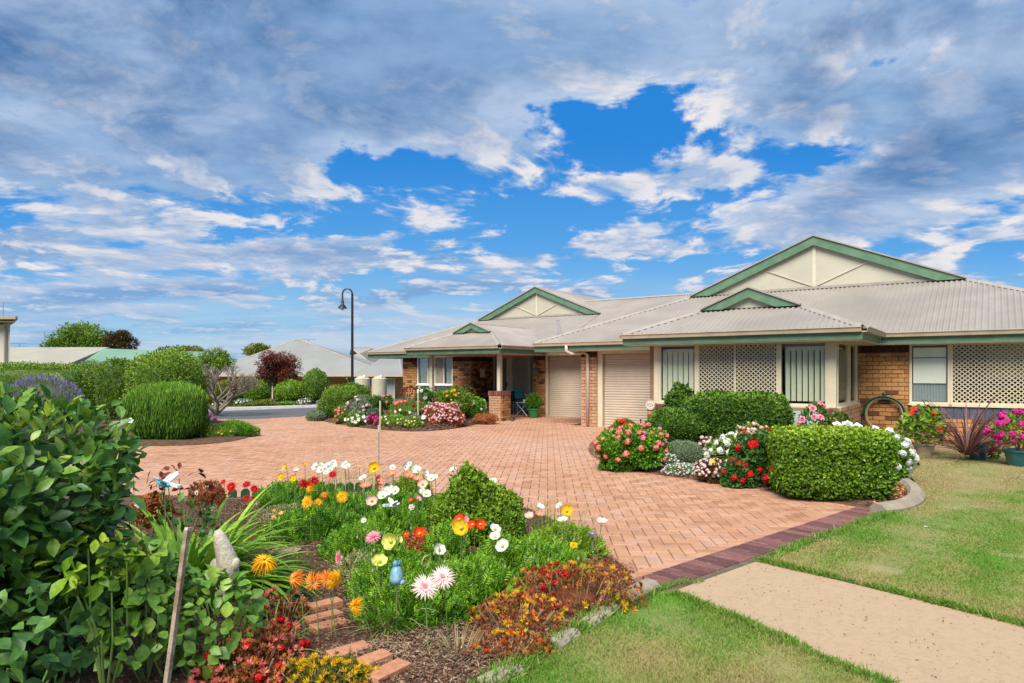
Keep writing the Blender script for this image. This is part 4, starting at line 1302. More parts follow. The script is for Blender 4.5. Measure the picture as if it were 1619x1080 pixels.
# hose and hanger on the brick wall
hs, ht = S(1398, WT - .1), WT - .09
hz = EYE - (655 - HY) * (W(hs, ht).y) / F
a = hthing('hose_hanger', 'dark green cast hanger on the brick wall holding the looped garden hose', 'hose hanger', hs, ht, hz + .3)
g = G(); g.tube([(hs - .33, ht, hz + .18), (hs - .22, ht - .02, hz + .31), (hs, ht - .03, hz + .36), (hs + .22, ht - .02, hz + .31), (hs + .33, ht, hz + .18)], .022, 8); g.build('arm', mat('dark_green_metal', (.015, .05, .03), .4), a)
g = G(); g.box((hs - .12, ht + .0, hz + .27), (hs + .12, ht + .07, hz + .42)); g.build('wall_plate', MATS['dark_green_metal'], a); g = G(); g.ell((hs, ht - .01, hz + .46), (.05, .04, .06), 8, 5); g.build('finial', MATS['dark_green_metal'], a)
HOSE = mat('green_hose', (0.012, 0.10, 0.045), 0.35); HOSET = mat('tan_hose', (0.36, 0.30, 0.18), 0.45)
for k, (m_, r, lab) in enumerate(((HOSET, .36, 'tan garden hose coiled in a ring under the dark hanger'), (HOSE, .40, 'dark green garden hose looped over the hanger with ends trailing down'))):
    h = hthing('garden_hose', lab, 'hose', hs, ht - .05, hz - r)
    g = G()
    for j in range(2 + k):
        rr = r + j * .022
        if k == 0: pts = [(hs + rr * math.cos(q * math.pi / 16), ht - .05 - j * .025, hz + rr * math.sin(q * math.pi / 16)) for q in range(33)]
        else:
            pts = [(hs - rr - .09, ht - .03 - j * .03, .03)] + [(hs - rr - .05 + .05 * math.sin(q), ht - .03 - j * .03, .03 + (hz - .03) * q / 5) for q in range(1, 6)]
            pts += [(hs + rr * math.cos(math.pi - q * math.pi / 12), ht - .05 - j * .03, hz + rr * .95 * math.sin(q * math.pi / 12)) for q in range(13)]
            pts += [(hs + rr + .03, ht - .03 - j * .03, hz * (1 - q / 5) + .03) for q in range(1, 6)]
        g.tube(pts, .016, 7)
    g.build('loops', m_, h, smoothf=True)
    g = G(); e = (hs, ht - .09, hz - r) if k == 0 else (hs - r - .09, ht - .05, .10)
    g.tube([e, (e[0], e[1], e[2] + .09)], .022, 7); g.build('nozzle', mat('orange_plastic', (.5, .08, .02), .4) if k == 0 else BLACK, h)
# ------------------------------------------------------------------ plants
def nrm(a): return a / np.maximum(np.linalg.norm(a, axis=1, keepdims=True), 1e-9)


def leaves(Pt, Dr, Up, L, Wd, v, hi=False, fold=0.18, droop=0.15):
    """leaf blades: Pt bases, Dr directions, Up blade normals (rough). returns V,F(tri),attr"""
    n = len(Pt); Dr = nrm(Dr)
    Sd = nrm(np.cross(Dr, Up)); Nn = np.cross(Sd, Dr)
    L = np.broadcast_to(L, (n,))[:, None]; Wd = np.broadcast_to(Wd, (n,))[:, None]
    if not hi:
        V = np.stack([Pt, Pt + Dr * L * .45 - Sd * Wd / 2 + Nn * Wd * fold, Pt + Dr * L - Nn * L * droop, Pt + Dr * L * .45 + Sd * Wd / 2 + Nn * Wd * fold], 1)
        T = np.array([[0, 1, 2], [0, 2, 3]])
    else:
        st = [(.0, .0), (.22, .62), (.52, 1.0), (.80, .62), (1.0, 0.0)]
        cols = [Pt]
        for t, w in st[1:-1]:
            c = Pt + Dr * L * t - Nn * L * droop * t * t
            cols += [c - Sd * Wd * w / 2 + Nn * Wd * fold * w, c, c + Sd * Wd * w / 2 + Nn * Wd * fold * w]
        cols.append(Pt + Dr * L - Nn * L * droop)
        V = np.stack(cols, 1)
        T = [[0, 1, 2], [0, 2, 3]]
        for k in (1, 4):
            T += [[k, k + 3, k + 4], [k, k + 4, k + 1], [k + 1, k + 4, k + 5], [k + 1, k + 5, k + 2]]
        T += [[7, 10, 8], [8, 10, 9]]
        T = np.array(T)
    m = V.shape[1]
    Fc = (T[None] + (np.arange(n) * m)[:, None, None]).reshape(-1, 3)
    return V.reshape(-1, 3), Fc, np.repeat(v, len(T))


def merge(parts):
    Vs, Fs, As, b = [], [], [], 0
    for V, Fc, a in parts:
        Vs.append(V); Fs.append(Fc + b); As.append(a); b += len(V)
    return np.concatenate(Vs), np.concatenate(Fs), np.concatenate(As)


def rnd_dirs(n): return nrm(RNG.normal(size=(n, 3)))


def blob_surface(n, c, r, e=2.0, bump=.08, seed=0, lower=-0.75, shell=.12, flat_top=False):
    """points and normals on a bumpy superellipsoid"""
    d = rnd_dirs(int(n * 1.8) + 50); d = d[d[:, 2] > lower][:n]
    rr = (np.abs(d) ** e).sum(1) ** (-1 / e)
    ph = np.random.default_rng(seed).uniform(0, 6.28, 9)
    k = d @ np.random.default_rng(seed + 1).normal(size=(3, 9)) * 4.2
    bm = 1 + bump * (np.sin(k + ph)).sum(1) / 3
    N = nrm(np.sign(d) * (np.abs(d) ** (e - 1)) / np.array(r))
    sh = 1 - np.abs(RNG.normal(0, shell, len(d))).clip(0, .6) + np.where(RNG.random(len(d)) < .3, RNG.random(len(d)) * shell * .9, 0)
    return np.array(c) + d * (rr * bm * sh)[:, None] * np.array(r), N, sh


def core_mesh(c, r, e=2.0, bump=.08, seed=0, k=.86, n=24, m=14):
    """inner body of a shrub so that one does not look through it"""
    th = np.linspace(0, np.pi, m + 1); ph = np.linspace(0, 2 * np.pi, n, endpoint=False)
    T, Pp = np.meshgrid(th, ph, indexing='ij')
    d = np.stack([np.sin(T) * np.cos(Pp), np.sin(T) * np.sin(Pp), np.cos(T)], -1).reshape(-1, 3)
    rr = (np.abs(d) ** e).sum(1) ** (-1 / e)
    p = np.random.default_rng(seed).uniform(0, 6.28, 9); kk = d @ np.random.default_rng(seed + 1).normal(size=(3, 9)) * 4.2
    bm = 1 + bump * np.sin(kk + p).sum(1) / 3
    V = np.array(c) + d * (rr * bm)[:, None] * np.array(r) * k
    V[:, 2] = np.maximum(V[:, 2], 0.0)
    Fc = []
    for i in range(m):
        for j in range(n):
            a, b = i * n + j, i * n + (j + 1) % n
            Fc += [[a, a + n, b + n], [a, b + n, b]]
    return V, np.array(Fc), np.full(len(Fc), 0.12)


def rotz(V, a, c):
    if not a: return V
    ca_, sa_ = math.cos(a), math.sin(a); X = V - np.array(c)
    return np.column_stack([X[:, 0] * ca_ - X[:, 1] * sa_, X[:, 0] * sa_ + X[:, 1] * ca_, X[:, 2]]) + np.array(c)


def stems(base, tops, r0, r1, m, parent, name='stem'):
    g = G()
    for tp in tops:
        a = Vector(base) + Vector((random.uniform(-1, 1), random.uniform(-1, 1), 0)) * r0 * 2; b = Vector(tp)
        mid = (a + b) / 2 + Vector((random.uniform(-1, 1), random.uniform(-1, 1), .3)) * (b - a).length * .08
        g.tube([a, mid, b], [r0, (r0 + r1) / 2, r1], 6)
    return g.build(name, m, parent)


LM = {
    'dark': leafmat('leaf_dark', ((0.032, 0.081, 0.014), (0.074, 0.169, 0.020), (0.162, 0.300, 0.030)), .45),
    'mid': leafmat('leaf_mid', ((0.063, 0.130, 0.015), (0.140, 0.260, 0.023), (0.281, 0.429, 0.036)), .5),
    'bright': leafmat('leaf_bright', ((0.078, 0.156, 0.012), (0.181, 0.324, 0.019), (0.337, 0.504, 0.034)), .5),
    'lime': leafmat('leaf_lime', ((0.055, 0.13, 0.008), (0.15, 0.29, 0.014), (0.36, 0.50, 0.03)), .5),
    'fern': leafmat('leaf_fern', ((0.042, 0.143, 0.011), (0.107, 0.286, 0.018), (0.249, 0.462, 0.026)), .5),
    'glossy': leafmat('leaf_glossy', ((0.022, 0.075, 0.018), (0.052, 0.16, 0.032), (0.12, 0.26, 0.04), (0.30, 0.42, 0.04)), .36, .24, .4),
    'olive': leafmat('leaf_olive', ((0.081, 0.112, 0.015), (0.176, 0.213, 0.025), (0.324, 0.325, 0.040)), .55),
    'grey': leafmat('leaf_grey', ((0.105, 0.158, 0.095), (0.200, 0.273, 0.158), (0.315, 0.389, 0.231)), .6),
    'needle': leafmat('leaf_needle', ((0.055, 0.15, 0.018), (0.13, 0.30, 0.03), (0.32, 0.54, 0.07)), .55),
    'red': leafmat('leaf_red', ((0.06, 0.015, 0.012), (0.15, 0.03, 0.018), (0.26, 0.07, 0.025)), .45),
    'bronze': leafmat('leaf_bronze', ((0.05, 0.03, 0.012), (0.10, 0.06, 0.02), (0.12, 0.12, 0.03)), .5),
    'strap': leafmat('leaf_strap', ((0.091, 0.216, 0.019), (0.194, 0.384, 0.029), (0.363, 0.552, 0.048)), .38, .25, .5),
    'dry': leafmat('leaf_dry', ((0.20, 0.14, 0.07), (0.34, 0.26, 0.14), (0.46, 0.40, 0.24)), .8, .1),
    'drygreen': leafmat('leaf_drygreen', ((0.16, 0.19, 0.06), (0.28, 0.30, 0.11), (0.38, 0.40, 0.20)), .7, .1),
    'purple': leafmat('leaf_purple', ((0.09, 0.035, 0.04), (0.20, 0.08, 0.08), (0.36, 0.20, 0.17)), .45),
    'rust': leafmat('leaf_rust', ((0.189, 0.051, 0.022), (0.420, 0.145, 0.051), (0.652, 0.290, 0.087)), .6),
    'rose': leafmat('leaf_rose', ((0.065, 0.168, 0.024), (0.143, 0.300, 0.038), (0.311, 0.456, 0.058)), .42, .2, .45),
    'rosedark': leafmat('leaf_rosedark', ((0.028, 0.085, 0.022), (0.06, 0.16, 0.035), (0.13, 0.27, 0.05)), .45, .2),
}


def petalmat(name, cols, trans=.3):
    return mat('petal_' + name, (1, 1, 1), rough=.55, vattr=cols, trans=trans, spec=.25)


PM = {
    'red': petalmat('red', ((.45, .004, .006), (.62, .01, .012), (.75, .03, .02))),
    'crimson': petalmat('crimson', ((.30, .002, .012), (.50, .006, .02), (.62, .02, .03))),
    'scarlet': petalmat('scarlet', ((.75, .03, .005), (.85, .07, .01), (.9, .14, .02))),
    'orange': petalmat('orange', ((.78, .22, .02), (.88, .36, .05), (.92, .50, .10))),
    'peach': petalmat('peach', ((.82, .33, .14), (.90, .46, .20), (.92, .58, .30))),
    'yellow': petalmat('yellow', ((.80, .38, .005), (.88, .52, .01), (.92, .66, .04))),
    'lemon': petalmat('lemon', ((.55, .60, .10), (.72, .75, .20), (.85, .86, .38))),
    'gold': petalmat('gold', ((.60, .36, .01), (.78, .52, .015), (.85, .68, .04))),
    'white': petalmat('white', ((.66, .70, .62), (.80, .82, .76), (.90, .90, .86))),
    'coral': petalmat('coral', ((.80, .16, .13), (.88, .28, .22), (.90, .42, .33))),
    'blush': petalmat('blush', ((.82, .46, .40), (.88, .60, .52), (.90, .74, .66))),
    'pink': petalmat('pink', ((.72, .12, .25), (.84, .30, .42), (.90, .55, .60))),
    'palepink': petalmat('palepink', ((.80, .42, .46), (.88, .66, .66), (.90, .82, .80))),
    'magenta': petalmat('magenta', ((.50, .01, .20), (.68, .02, .30), (.80, .10, .42))),
    'violet': petalmat('violet', ((.22, .10, .60), (.38, .22, .75), (.55, .40, .82))),
    'lavender': petalmat('lavender', ((.15, .13, .27), (.25, .23, .40), (.36, .34, .50))),
    'navy': petalmat('navy', ((.03, .02, .16), (.06, .04, .26), (.10, .06, .36))),
}
EYEY = mat('flower_eye_yellow', (.75, .50, .03), .7, (.60, .62, .08), 60)
EYEG = mat('flower_eye_green', (.30, .40, .08), .7, (.50, .50, .05), 60)
EYEP = mat('flower_eye_pink', (.72, .08, .18), .7, (.55, .20, .18), 60)


def foliage_obj(parent, mname, parts, name='foliage', kind=None, label=None):
    V, Fc, a = merge(parts)
    V = V.copy(); V[:, 2] = np.maximum(V[:, 2], 0.012)
    me = np_mesh(name, V - np.array(org(parent))[None], Fc, a)
    o = mk(name, me, LM[mname] if isinstance(mname, str) else mname, None)
    o.parent = parent
    if label: o['label'] = label
    if kind: o['kind'] = kind
    return o


def shrub(name, label, cat, c, r, n, L, Wd, m, e=2.0, bump=.08, up=.3, out=.9, rnd=.7, shell=.07, hi=False, base=None, rot=0, lower=-.8,
          core=.88, group=None, nstem=4, droop=.15, vbias=0.0, stem_m=None, seed=None, topv=0.0, lobes=()):
    seed = seed if seed is not None else random.randrange(9999)
    b = base if base is not None else (c[0], c[1], 0)
    t = thing(name, label, cat, b, group)
    Pt, N, sh = blob_surface(n, c, r, e, bump, seed, lower, shell)
    Dr = N * out + rnd_dirs(len(Pt)) * rnd + np.array([0, 0, up])
    Up = N + rnd_dirs(len(Pt)) * .6 + np.array([0, 0, .3])
    v = np.clip(RNG.normal(.5 + vbias, .24, len(Pt)) + topv * (N[:, 2] - .3), 0, 1)  # topv paints top light into leaf colour: upward-facing leaves lighter, sides darker
    sz = RNG.uniform(.65, 1.25, len(Pt))
    parts = [leaves(Pt - nrm(Dr) * L * .3, Dr, Up, L * sz, Wd * sz, v, hi, droop=droop)]
    if core: parts.append(core_mesh(c, r, e, bump, seed, core))
    for (lc, lr, ln_) in lobes:
        P2, N2, _ = blob_surface(ln_, lc, lr, 2.0, .16, seed + 5, lower, shell * 1.5)
        D2 = N2 * out + rnd_dirs(len(P2)) * rnd + np.array([0, 0, up]); s2 = RNG.uniform(.65, 1.25, len(P2))
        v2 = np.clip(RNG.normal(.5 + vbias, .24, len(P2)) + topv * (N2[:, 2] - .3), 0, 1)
        parts.append(leaves(P2 - nrm(D2) * L * .3, D2, N2 + rnd_dirs(len(P2)) * .6, L * s2, Wd * s2, v2, hi, droop=droop))
        if core: parts.append(core_mesh(lc, lr, 2.0, .16, seed + 5, core * .85))
    parts = [(rotz(V, rot, c), Fc, a) for V, Fc, a in parts]
    foliage_obj(t, m, parts)
    if nstem:
        tops = [(c[0] + r[0] * random.uniform(-.4, .4), c[1] + r[1] * random.uniform(-.4, .4), max(.05, c[2] - r[2] * .1)) for _ in range(nstem)]
        stems(b, tops, max(.012, r[0] * .035), .006, stem_m or BARK, t, 'stem')
    t['_c'] = 0
    del t['_c']
    t_geo[t.name] = (c, r, e, bump, seed, rot)
    return t


t_geo = {}


# ---- blossom meshes (centred on the origin, facing +Z)
def petal_ring(n, L, Wd, tilt, z=0.0, off=0.0, base=0.15, v0=.3, v1=.8, cup=0.0, hi=False, droop=.15, jit=.12):
    a = np.arange(n) * 2 * np.pi / n + off + RNG.normal(0, jit / max(n, 6) * 3, n)
    d = np.column_stack([np.cos(a) * math.cos(tilt), np.sin(a) * math.cos(tilt), np.full(n, math.sin(tilt))]) + RNG.normal(0, jit * .5, (n, 3))
    Pt = np.column_stack([np.cos(a) * base * L, np.sin(a) * base * L, np.full(n, z)])
    Up = np.tile([0, 0, 1.0], (n, 1))
    return leaves(Pt, d, Up, L * RNG.uniform(.88, 1.06, n), Wd * RNG.uniform(.85, 1.15, n), RNG.uniform(v0, v1, n), hi, fold=.12 + cup, droop=droop)


def blossom_mesh(kind, size, seed=0):
    R = size / 2
    if kind == 'poppy':       # bowl of broad ruffled petals
        V, Fc, A = [], [], []; n = 24; rings = 5; b = 0
        for layer, (tw, sc) in enumerate(((0, 1.0), (.8, .86))):
            for i in range(rings + 1):
                t = i / rings; r = R * sc * math.sin(t * 1.45) / math.sin(1.45)
                for k in range(n):
                    a = 2 * math.pi * k / n + tw
                    lobes = 1 + .05 * math.cos((2 + seed % 3) * a + tw + seed) * t + .05 * math.sin(a * 7 + seed) * t * t
                    z = R * sc * (.72 if seed % 2 else .5) * (1 - math.cos(t * 1.5)) + .06 * R * math.sin(a * 7 + seed + layer) * t * t
                    V.append((r * lobes * math.cos(a), r * lobes * math.sin(a), z))
            for i in range(rings):
                for k in range(n):
                    q = [b + i * n + k, b + i * n + (k + 1) % n, b + (i + 1) * n + (k + 1) % n, b + (i + 1) * n + k]
                    Fc += [[q[0], q[1], q[2]], [q[0], q[2], q[3]]]
                    vv = .2 + .6 * i / rings + .15 * math.sin(k * 1.7); A += [vv, vv]
            b += n * (rings + 1)
        return np.array(V), np.array(Fc), np.clip(np.array(A), 0, 1)
    if kind == 'spider':      # gerbera / dahlia with many narrow rays
        return merge([petal_ring(34, R * .98, R * .15, .10, 0, 0, .1, .3, .9, hi=False, droop=.10), petal_ring(30, R * .8, R * .14, .32, .02 * R, .1, .1, .5, 1, droop=.08),
                      petal_ring(24, R * .55, R * .12, .6, .05 * R, .2, .1, .2, .8, droop=.0), petal_ring(14, R * .32, R * .10, .95, .07 * R, .0, .1, .0, .4, droop=0)])
    if kind == 'droopy':      # spider gerbera with rays swept back
        return merge([petal_ring(38, R * 1.05, R * .13, -.55, 0, 0, .1, .3, .9, droop=.25, jit=.2), petal_ring(30, R * .9, R * .12, -.15, .03 * R, .1, .1, .2, .8, droop=.25, jit=.2),
                      petal_ring(20, R * .6, R * .10, .25, .05 * R, .2, .1, .4, 1, droop=.1, jit=.25)])
    if kind == 'cluster':     # umbel of small florets (geranium, kalanchoe)
        n = 26; d = rnd_dirs(n * 3); d = d[d[:, 2] > -.35][:n]
        parts = []
        for q in range(4):
            a = q * math.pi / 2
            s = nrm(np.cross(d, np.tile([.3, .2, 1.0], (len(d), 1)))); t_ = np.cross(d, s)
            dr = s * math.cos(a) + t_ * math.sin(a) + d * .25
            parts.append(leaves(d * R * .78, dr, d, R * .38, R * .34, RNG.uniform(0, 1, len(d)), False, fold=.05, droop=.1))
        parts.append(core_small(R * .68))
        return merge(parts)
    if kind == 'five':        # open five-petalled flower
        return merge([petal_ring(5, R, R * .95, .18, 0, 0, .03, .5, .9, hi=True, droop=.12)])
    if kind == 'rose':        # cupped double bloom
        return merge([petal_ring(6, R, R * .9, .25, 0, 0, .03, .5, .9, hi=True, cup=.1), petal_ring(6, R * .75, R * .75, .7, .03 * R, .5, .03, .3, .7, hi=True, cup=.15), petal_ring(5, R * .5, R * .6, 1.15, .05 * R, .2, .03, .0, .5, hi=True, cup=.2)])
    if kind == 'tuft':        # upright bud tuft (kalanchoe / dry heads)
        n = 30; d = nrm(np.column_stack([RNG.normal(0, .55, n), RNG.normal(0, .55, n), np.ones(n)]))
        return leaves(d * R * .2, d, rnd_dirs(n), R * RNG.uniform(.8, 1.4, n), R * .22, RNG.uniform(0, 1, n), False, fold=.1, droop=0)


def core_small(r):
    V, Fc, a = core_mesh((0, 0, 0), (r, r, r), n=8, m=5, bump=0, k=1)
    d = nrm(RNG.normal(size=(8, 3)))
    th = np.linspace(0, np.pi, 6); ph = np.linspace(0, 2 * np.pi, 8, endpoint=False)
    T, Pp = np.meshgrid(th, ph, indexing='ij')
    V = (np.stack([np.sin(T) * np.cos(Pp), np.sin(T) * np.sin(Pp), np.cos(T)], -1) * r).reshape(-1, 3)
    return V, Fc, np.full(len(Fc), .15)


_bm = {}


def bloom_meshes(kind, color, size, name='blossom', n=3):
    key = (kind, color, round(size, 3), name)
    if key not in _bm:
        l = []
        for i in range(n):
            V, Fc, a = blossom_mesh(kind, size, i)
            me = np_mesh(name, V, Fc, a); me.materials.append(PM[color]); l.append(me)
        _bm[key] = l
    return _bm[key]


def facing(d, spin=None):
    q = Vector(d).normalized().to_track_quat('Z', 'Y')
    return (q @ Matrix.Rotation(random.uniform(0, 6.28) if spin is None else spin, 3, 'Z').to_quaternion()).to_euler()


def blooms(t, kind, color, size, n, zmin=-.3, front=True, out=1.03, spread=1.0, as_stuff=False, region=None, name='blossom'):
    """n blossoms over the surface of shrub thing t"""
    c, r, e, bump, seed, rot = t_geo[t.name]
    Pt, N, sh = blob_surface(n * 12, c, r, e, bump, seed, lower=zmin, shell=.01)
    to = -np.array(c) / np.linalg.norm(c)
    ok = (N @ to > -.25) | (N[:, 2] > .5) if front else np.ones(len(Pt), bool)
    if region is not None: ok &= region((Pt - np.array(c)) / np.array(r))
    Pt, N = Pt[ok], N[ok]
    chosen = []
    for i in range(len(Pt)):
        if all(np.linalg.norm(Pt[i] - Pt[j]) > size * .8 * spread for j in chosen): chosen.append(i)
        if len(chosen) >= n: break
    ms = bloom_meshes(kind, color, size, name)
    Pt = rotz(np.array(c) + (Pt - np.array(c)) * out, rot, c)
    if as_stuff:
        parts = []
        for i in chosen:
            V, Fc, a = blossom_mesh(kind, size, i)
            M = np.array(facing(N[i] + RNG.normal(0, .3, 3)).to_matrix())
            parts.append((V @ M.T + Pt[i], Fc, a))
        V, Fc, a = merge(parts)
        me = np_mesh(name, V - np.array(org(t))[None], Fc, a); o = mk(name, me, PM[color]); o.parent = t; o['kind'] = 'stuff'
        return
    for i in chosen:
        o = bpy.data.objects.new(name, random.choice(ms)); link(o); o.parent = t
        o.location = Vector(Pt[i]) - org(t); o.rotation_euler = facing(N[i] + RNG.normal(0, .25, 3)); s = random.uniform(.8, 1.2); o.scale = (s, s, s)


_cm = {}


def bloom_center(kind, size):
    key = (kind, size)
    if key not in _cm:
        g = G()
        if kind == 'poppy': g.ell((0, 0, size * .10), (size * .13, size * .13, size * .12), 10, 6); m = EYEG
        elif kind == 'spider': g.ell((0, 0, size * .05), (size * .09, size * .09, size * .05), 10, 6); m = EYEP
        else: g.ell((0, 0, size * .04), (size * .10, size * .10, size * .05), 10, 6); m = EYEY
        me = g.mesh('eye', smoothf=True); me.materials.append(m); _cm[key] = me
    return _cm[key]


def flower(name, label, cat, px, py, z, kind, color, size, face=(0, -.5, .8), lean=(0, 0), group=None, stem_r=.0035, base_xy=None, eye=True):
    """a single flower on its own stem: head at photo pixel (px,py) at height z"""
    h = P(px, py, z)
    b = Vector((h.x + lean[0], h.y + lean[1], 0.02)) if base_xy is None else Vector((*base_xy, .02))
    t = thing(name, label, cat, b, group)
    f = (Vector(face).normalized() + Vector((random.uniform(-.3, .3), random.uniform(-.15, .25), random.uniform(-.2, .3)))).normalized()
    mid = b.lerp(h, .55) + Vector((0, 0, .02)) - Vector((f.x, f.y, 0)) * .02
    g = G(); g.tube([b, mid, h - f * .012], [stem_r, stem_r * .9, stem_r * .7], 5); g.build('stem', STEM, t)
    ms = bloom_meshes(kind, color, size, 'flower_head')
    o = bpy.data.objects.new('flower_head', random.choice(ms)); link(o); o.parent = t
    o.location = h - b; o.rotation_euler = facing(f)
    if eye:
        c = bpy.data.objects.new('eye', bloom_center(kind, size)); link(c); c.parent = o
    return t


def blade_clump(name, label, cat, base, n, L, Wd, m, spread=.6, droop=.5, group=None, partname='leaf', budget=300, up=1.0, jit=.3, segs=7, tilt=None, az=None, rbase=.08):
    """arching strap leaves, each a part"""
    t = thing(name, label, cat, base, group)
    stuff = []
    for i in range(n):
        a = random.uniform(0, 2 * math.pi) if az is None else random.uniform(*az)
        ll = L * random.uniform(.6, 1.15); w = Wd * random.uniform(.7, 1.15)
        el = math.radians(random.uniform(*(tilt or (35, 85)))); dr = droop * random.uniform(.6, 1.4)
        p = Vector(base) + Vector((math.cos(a), math.sin(a), 0)) * rbase * random.uniform(.1, 1) + Vector((0, 0, .0))
        hx = Vector((math.cos(a), math.sin(a), 0)); sd = Vector((-math.sin(a), math.cos(a), 0)); vs = []; tw = random.uniform(-.4, .4)
        for k in range(segs + 1):
            u = k / segs; ang = el - dr * u * 1.8; ww = w * (1 - u ** 3) * (.6 + .8 * u if u < .4 else .92) / 2
            if k: p = p + (hx * math.cos(ang) + Vector((0, 0, 1)) * math.sin(ang)) * ll / segs
            p.z = max(p.z, .03)
            s2 = (sd * math.cos(tw * u) + Vector((0, 0, 1)) * math.sin(tw * u))
            n_ = Vector((0, 0, 1)) * ww * .35
            vs += [p - s2 * ww + n_, Vector(p), p + s2 * ww + n_]
        fs = []
        for k in range(segs):
            b = k * 3; fs += [(b, b + 1, b + 4, b + 3), (b + 1, b + 2, b + 5, b + 4)]
        v = min(1, max(0, random.gauss(.5, .25)))
        g = G(); g.add(vs, fs)
        if i < budget: g.build(partname, LM[m] if isinstance(m, str) else m, t, v=v, smoothf=True)
        else: stuff.append((g, v))
    if stuff:
        gg = G(); vv = []
        for g, v in stuff: gg.add(g.v, g.f); vv += [v] * len(g.f)
        gg.build('blades', LM[m] if isinstance(m, str) else m, t, v=vv, smoothf=True, kind='stuff')
    return t


def ferny(name, label, cat, c, r, n, m='fern', L=.05, Wd=.018, group=None, up=.7, core=.6, vb=0.0):
    """lacy low mound: tufts of small pinnate leaflets"""
    t = thing(name, label, cat, (c[0], c[1], 0), group)
    k = n // 9; d = rnd_dirs(k); d[:, 2] = np.abs(d[:, 2])
    rad = RNG.uniform(.35, 1.0, k) ** .6
    tip = np.array(c) * [1, 1, 0] + d * rad[:, None] * np.array(r); tip[:, 2] = np.maximum(tip[:, 2], .03)
    ax = nrm(d * .7 + rnd_dirs(k) * .4 + np.array([0, 0, up])); side = nrm(np.cross(ax, rnd_dirs(k)))
    parts = []; Lf = L * RNG.uniform(.7, 1.3, k)
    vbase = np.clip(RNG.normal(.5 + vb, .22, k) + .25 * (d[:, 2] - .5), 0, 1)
    for i in range(9):
        u = (i // 2) / 4.0; sg = 1 if i % 2 else -1
        if i == 8: dr = ax; pos = tip
        else: dr = nrm(ax * .55 + side * sg); pos = tip - ax * (Lf * 1.5 * (1 - u))[:, None]
        parts.append(leaves(pos, dr, np.cross(ax, side) + rnd_dirs(k) * .3, Lf * (.6 + .4 * (1 - abs(u - .5))), Wd * RNG.uniform(.7, 1.3, k), np.clip(vbase + RNG.normal(0, .06, k), 0, 1)))
    if core: parts.append(core_mesh((c[0], c[1], 0), (r[0] * core, r[1] * core, r[2] * core), bump=.1))
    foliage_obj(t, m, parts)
    t_geo[t.name] = ((c[0], c[1], 0), r, 2, 0, 1, 0)
    return t


def tree(name, label, base, crown_c, crown_r, n, L, m, trunk_r, group=None, clumps=26, limbs=9, bark=None, cat='tree', low=-.5, sp=.26, core=0.0):
    """trunk with limbs reaching the clumps of an open crown"""
    t = thing(name, label, cat, base, group)
    d = rnd_dirs(clumps * 3); d = d[d[:, 2] > low][:clumps]
    cc = np.array(crown_c) + d * np.array(crown_r) * RNG.uniform(.35, .85, (len(d), 1))
    per = n // len(cc); parts = []
    for c in cc:
        rr = np.array(crown_r) * RNG.uniform(.7, 1.2) * sp * 1.3
        dd = rnd_dirs(per); Pt = c + dd * rr * RNG.uniform(.5, 1.05, (per, 1))
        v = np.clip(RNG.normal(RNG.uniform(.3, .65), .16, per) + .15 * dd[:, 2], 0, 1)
        parts.append(leaves(Pt, dd + rnd_dirs(per) * .7, rnd_dirs(per) + [0, 0, .8], L * RNG.uniform(.7, 1.3, per), L * .5, v))
    if core: parts.append(core_mesh(crown_c, tuple(x * core for x in crown_r), bump=.2, seed=3))
    foliage_obj(t, m, parts, name='crown')
    g = G(); b = Vector(base); top = Vector(crown_c) - Vector((0, 0, crown_r[2] * .45))
    mid = b.lerp(top, .5) + Vector((random.uniform(-1, 1), 0, 0)) * trunk_r
    g.tube([b, mid, top], [trunk_r, trunk_r * .8, trunk_r * .6], 8)
    for i in RNG.choice(len(cc), min(limbs, len(cc)), replace=False):
        e = Vector(cc[i]); q = b.lerp(top, random.uniform(.6, 1.0)); md = q.lerp(e, .5) + Vector((0, 0, -.05)) * (e - q).length
        g.tube([q, md, e], [trunk_r * .42, trunk_r * .28, trunk_r * .1], 6)
    g.build('trunk', bark or BARK, t)
    return t


def twig_tree(name, label, base, h, spread, m=BARK_PALE, depth=5, r=.05, n0=5, cat='tree', seed=3):
    """bare branching shrub"""
    t = thing(name, label, cat, base)
    rr = random.Random(seed); g = G(); tw = G()
    def grow(p, d, L, rad, k):
        q = p + d * L * .5 + Vector((rr.uniform(-1, 1), rr.uniform(-1, 1), 0)) * L * .06; e = p + d * L
        (g if k > 2 else tw).tube([p, q, e], [rad, rad * .85, rad * .7], 5 if k > 2 else 4, cap=False)
        if k <= 0: return
        for i in range(3 if k > 1 else 4):
            nd = (d + Vector((rr.uniform(-1, 1), rr.uniform(-1, 1), rr.uniform(-.45, .65))) * .62)
            nd.x *= 1.08; grow(e, nd.normalized(), L * rr.uniform(.62, .82), rad * .62, k - 1)
    for i in range(n0):
        a = 2 * math.pi * i / n0 + rr.uniform(-.3, .3)
        grow(Vector(base), Vector((math.cos(a) * spread, math.sin(a) * spread, .75)).normalized(), h * .30, r, depth)
    g.build('trunk', m, t); tw.build('twigs', m, t, kind='stuff')
    return t
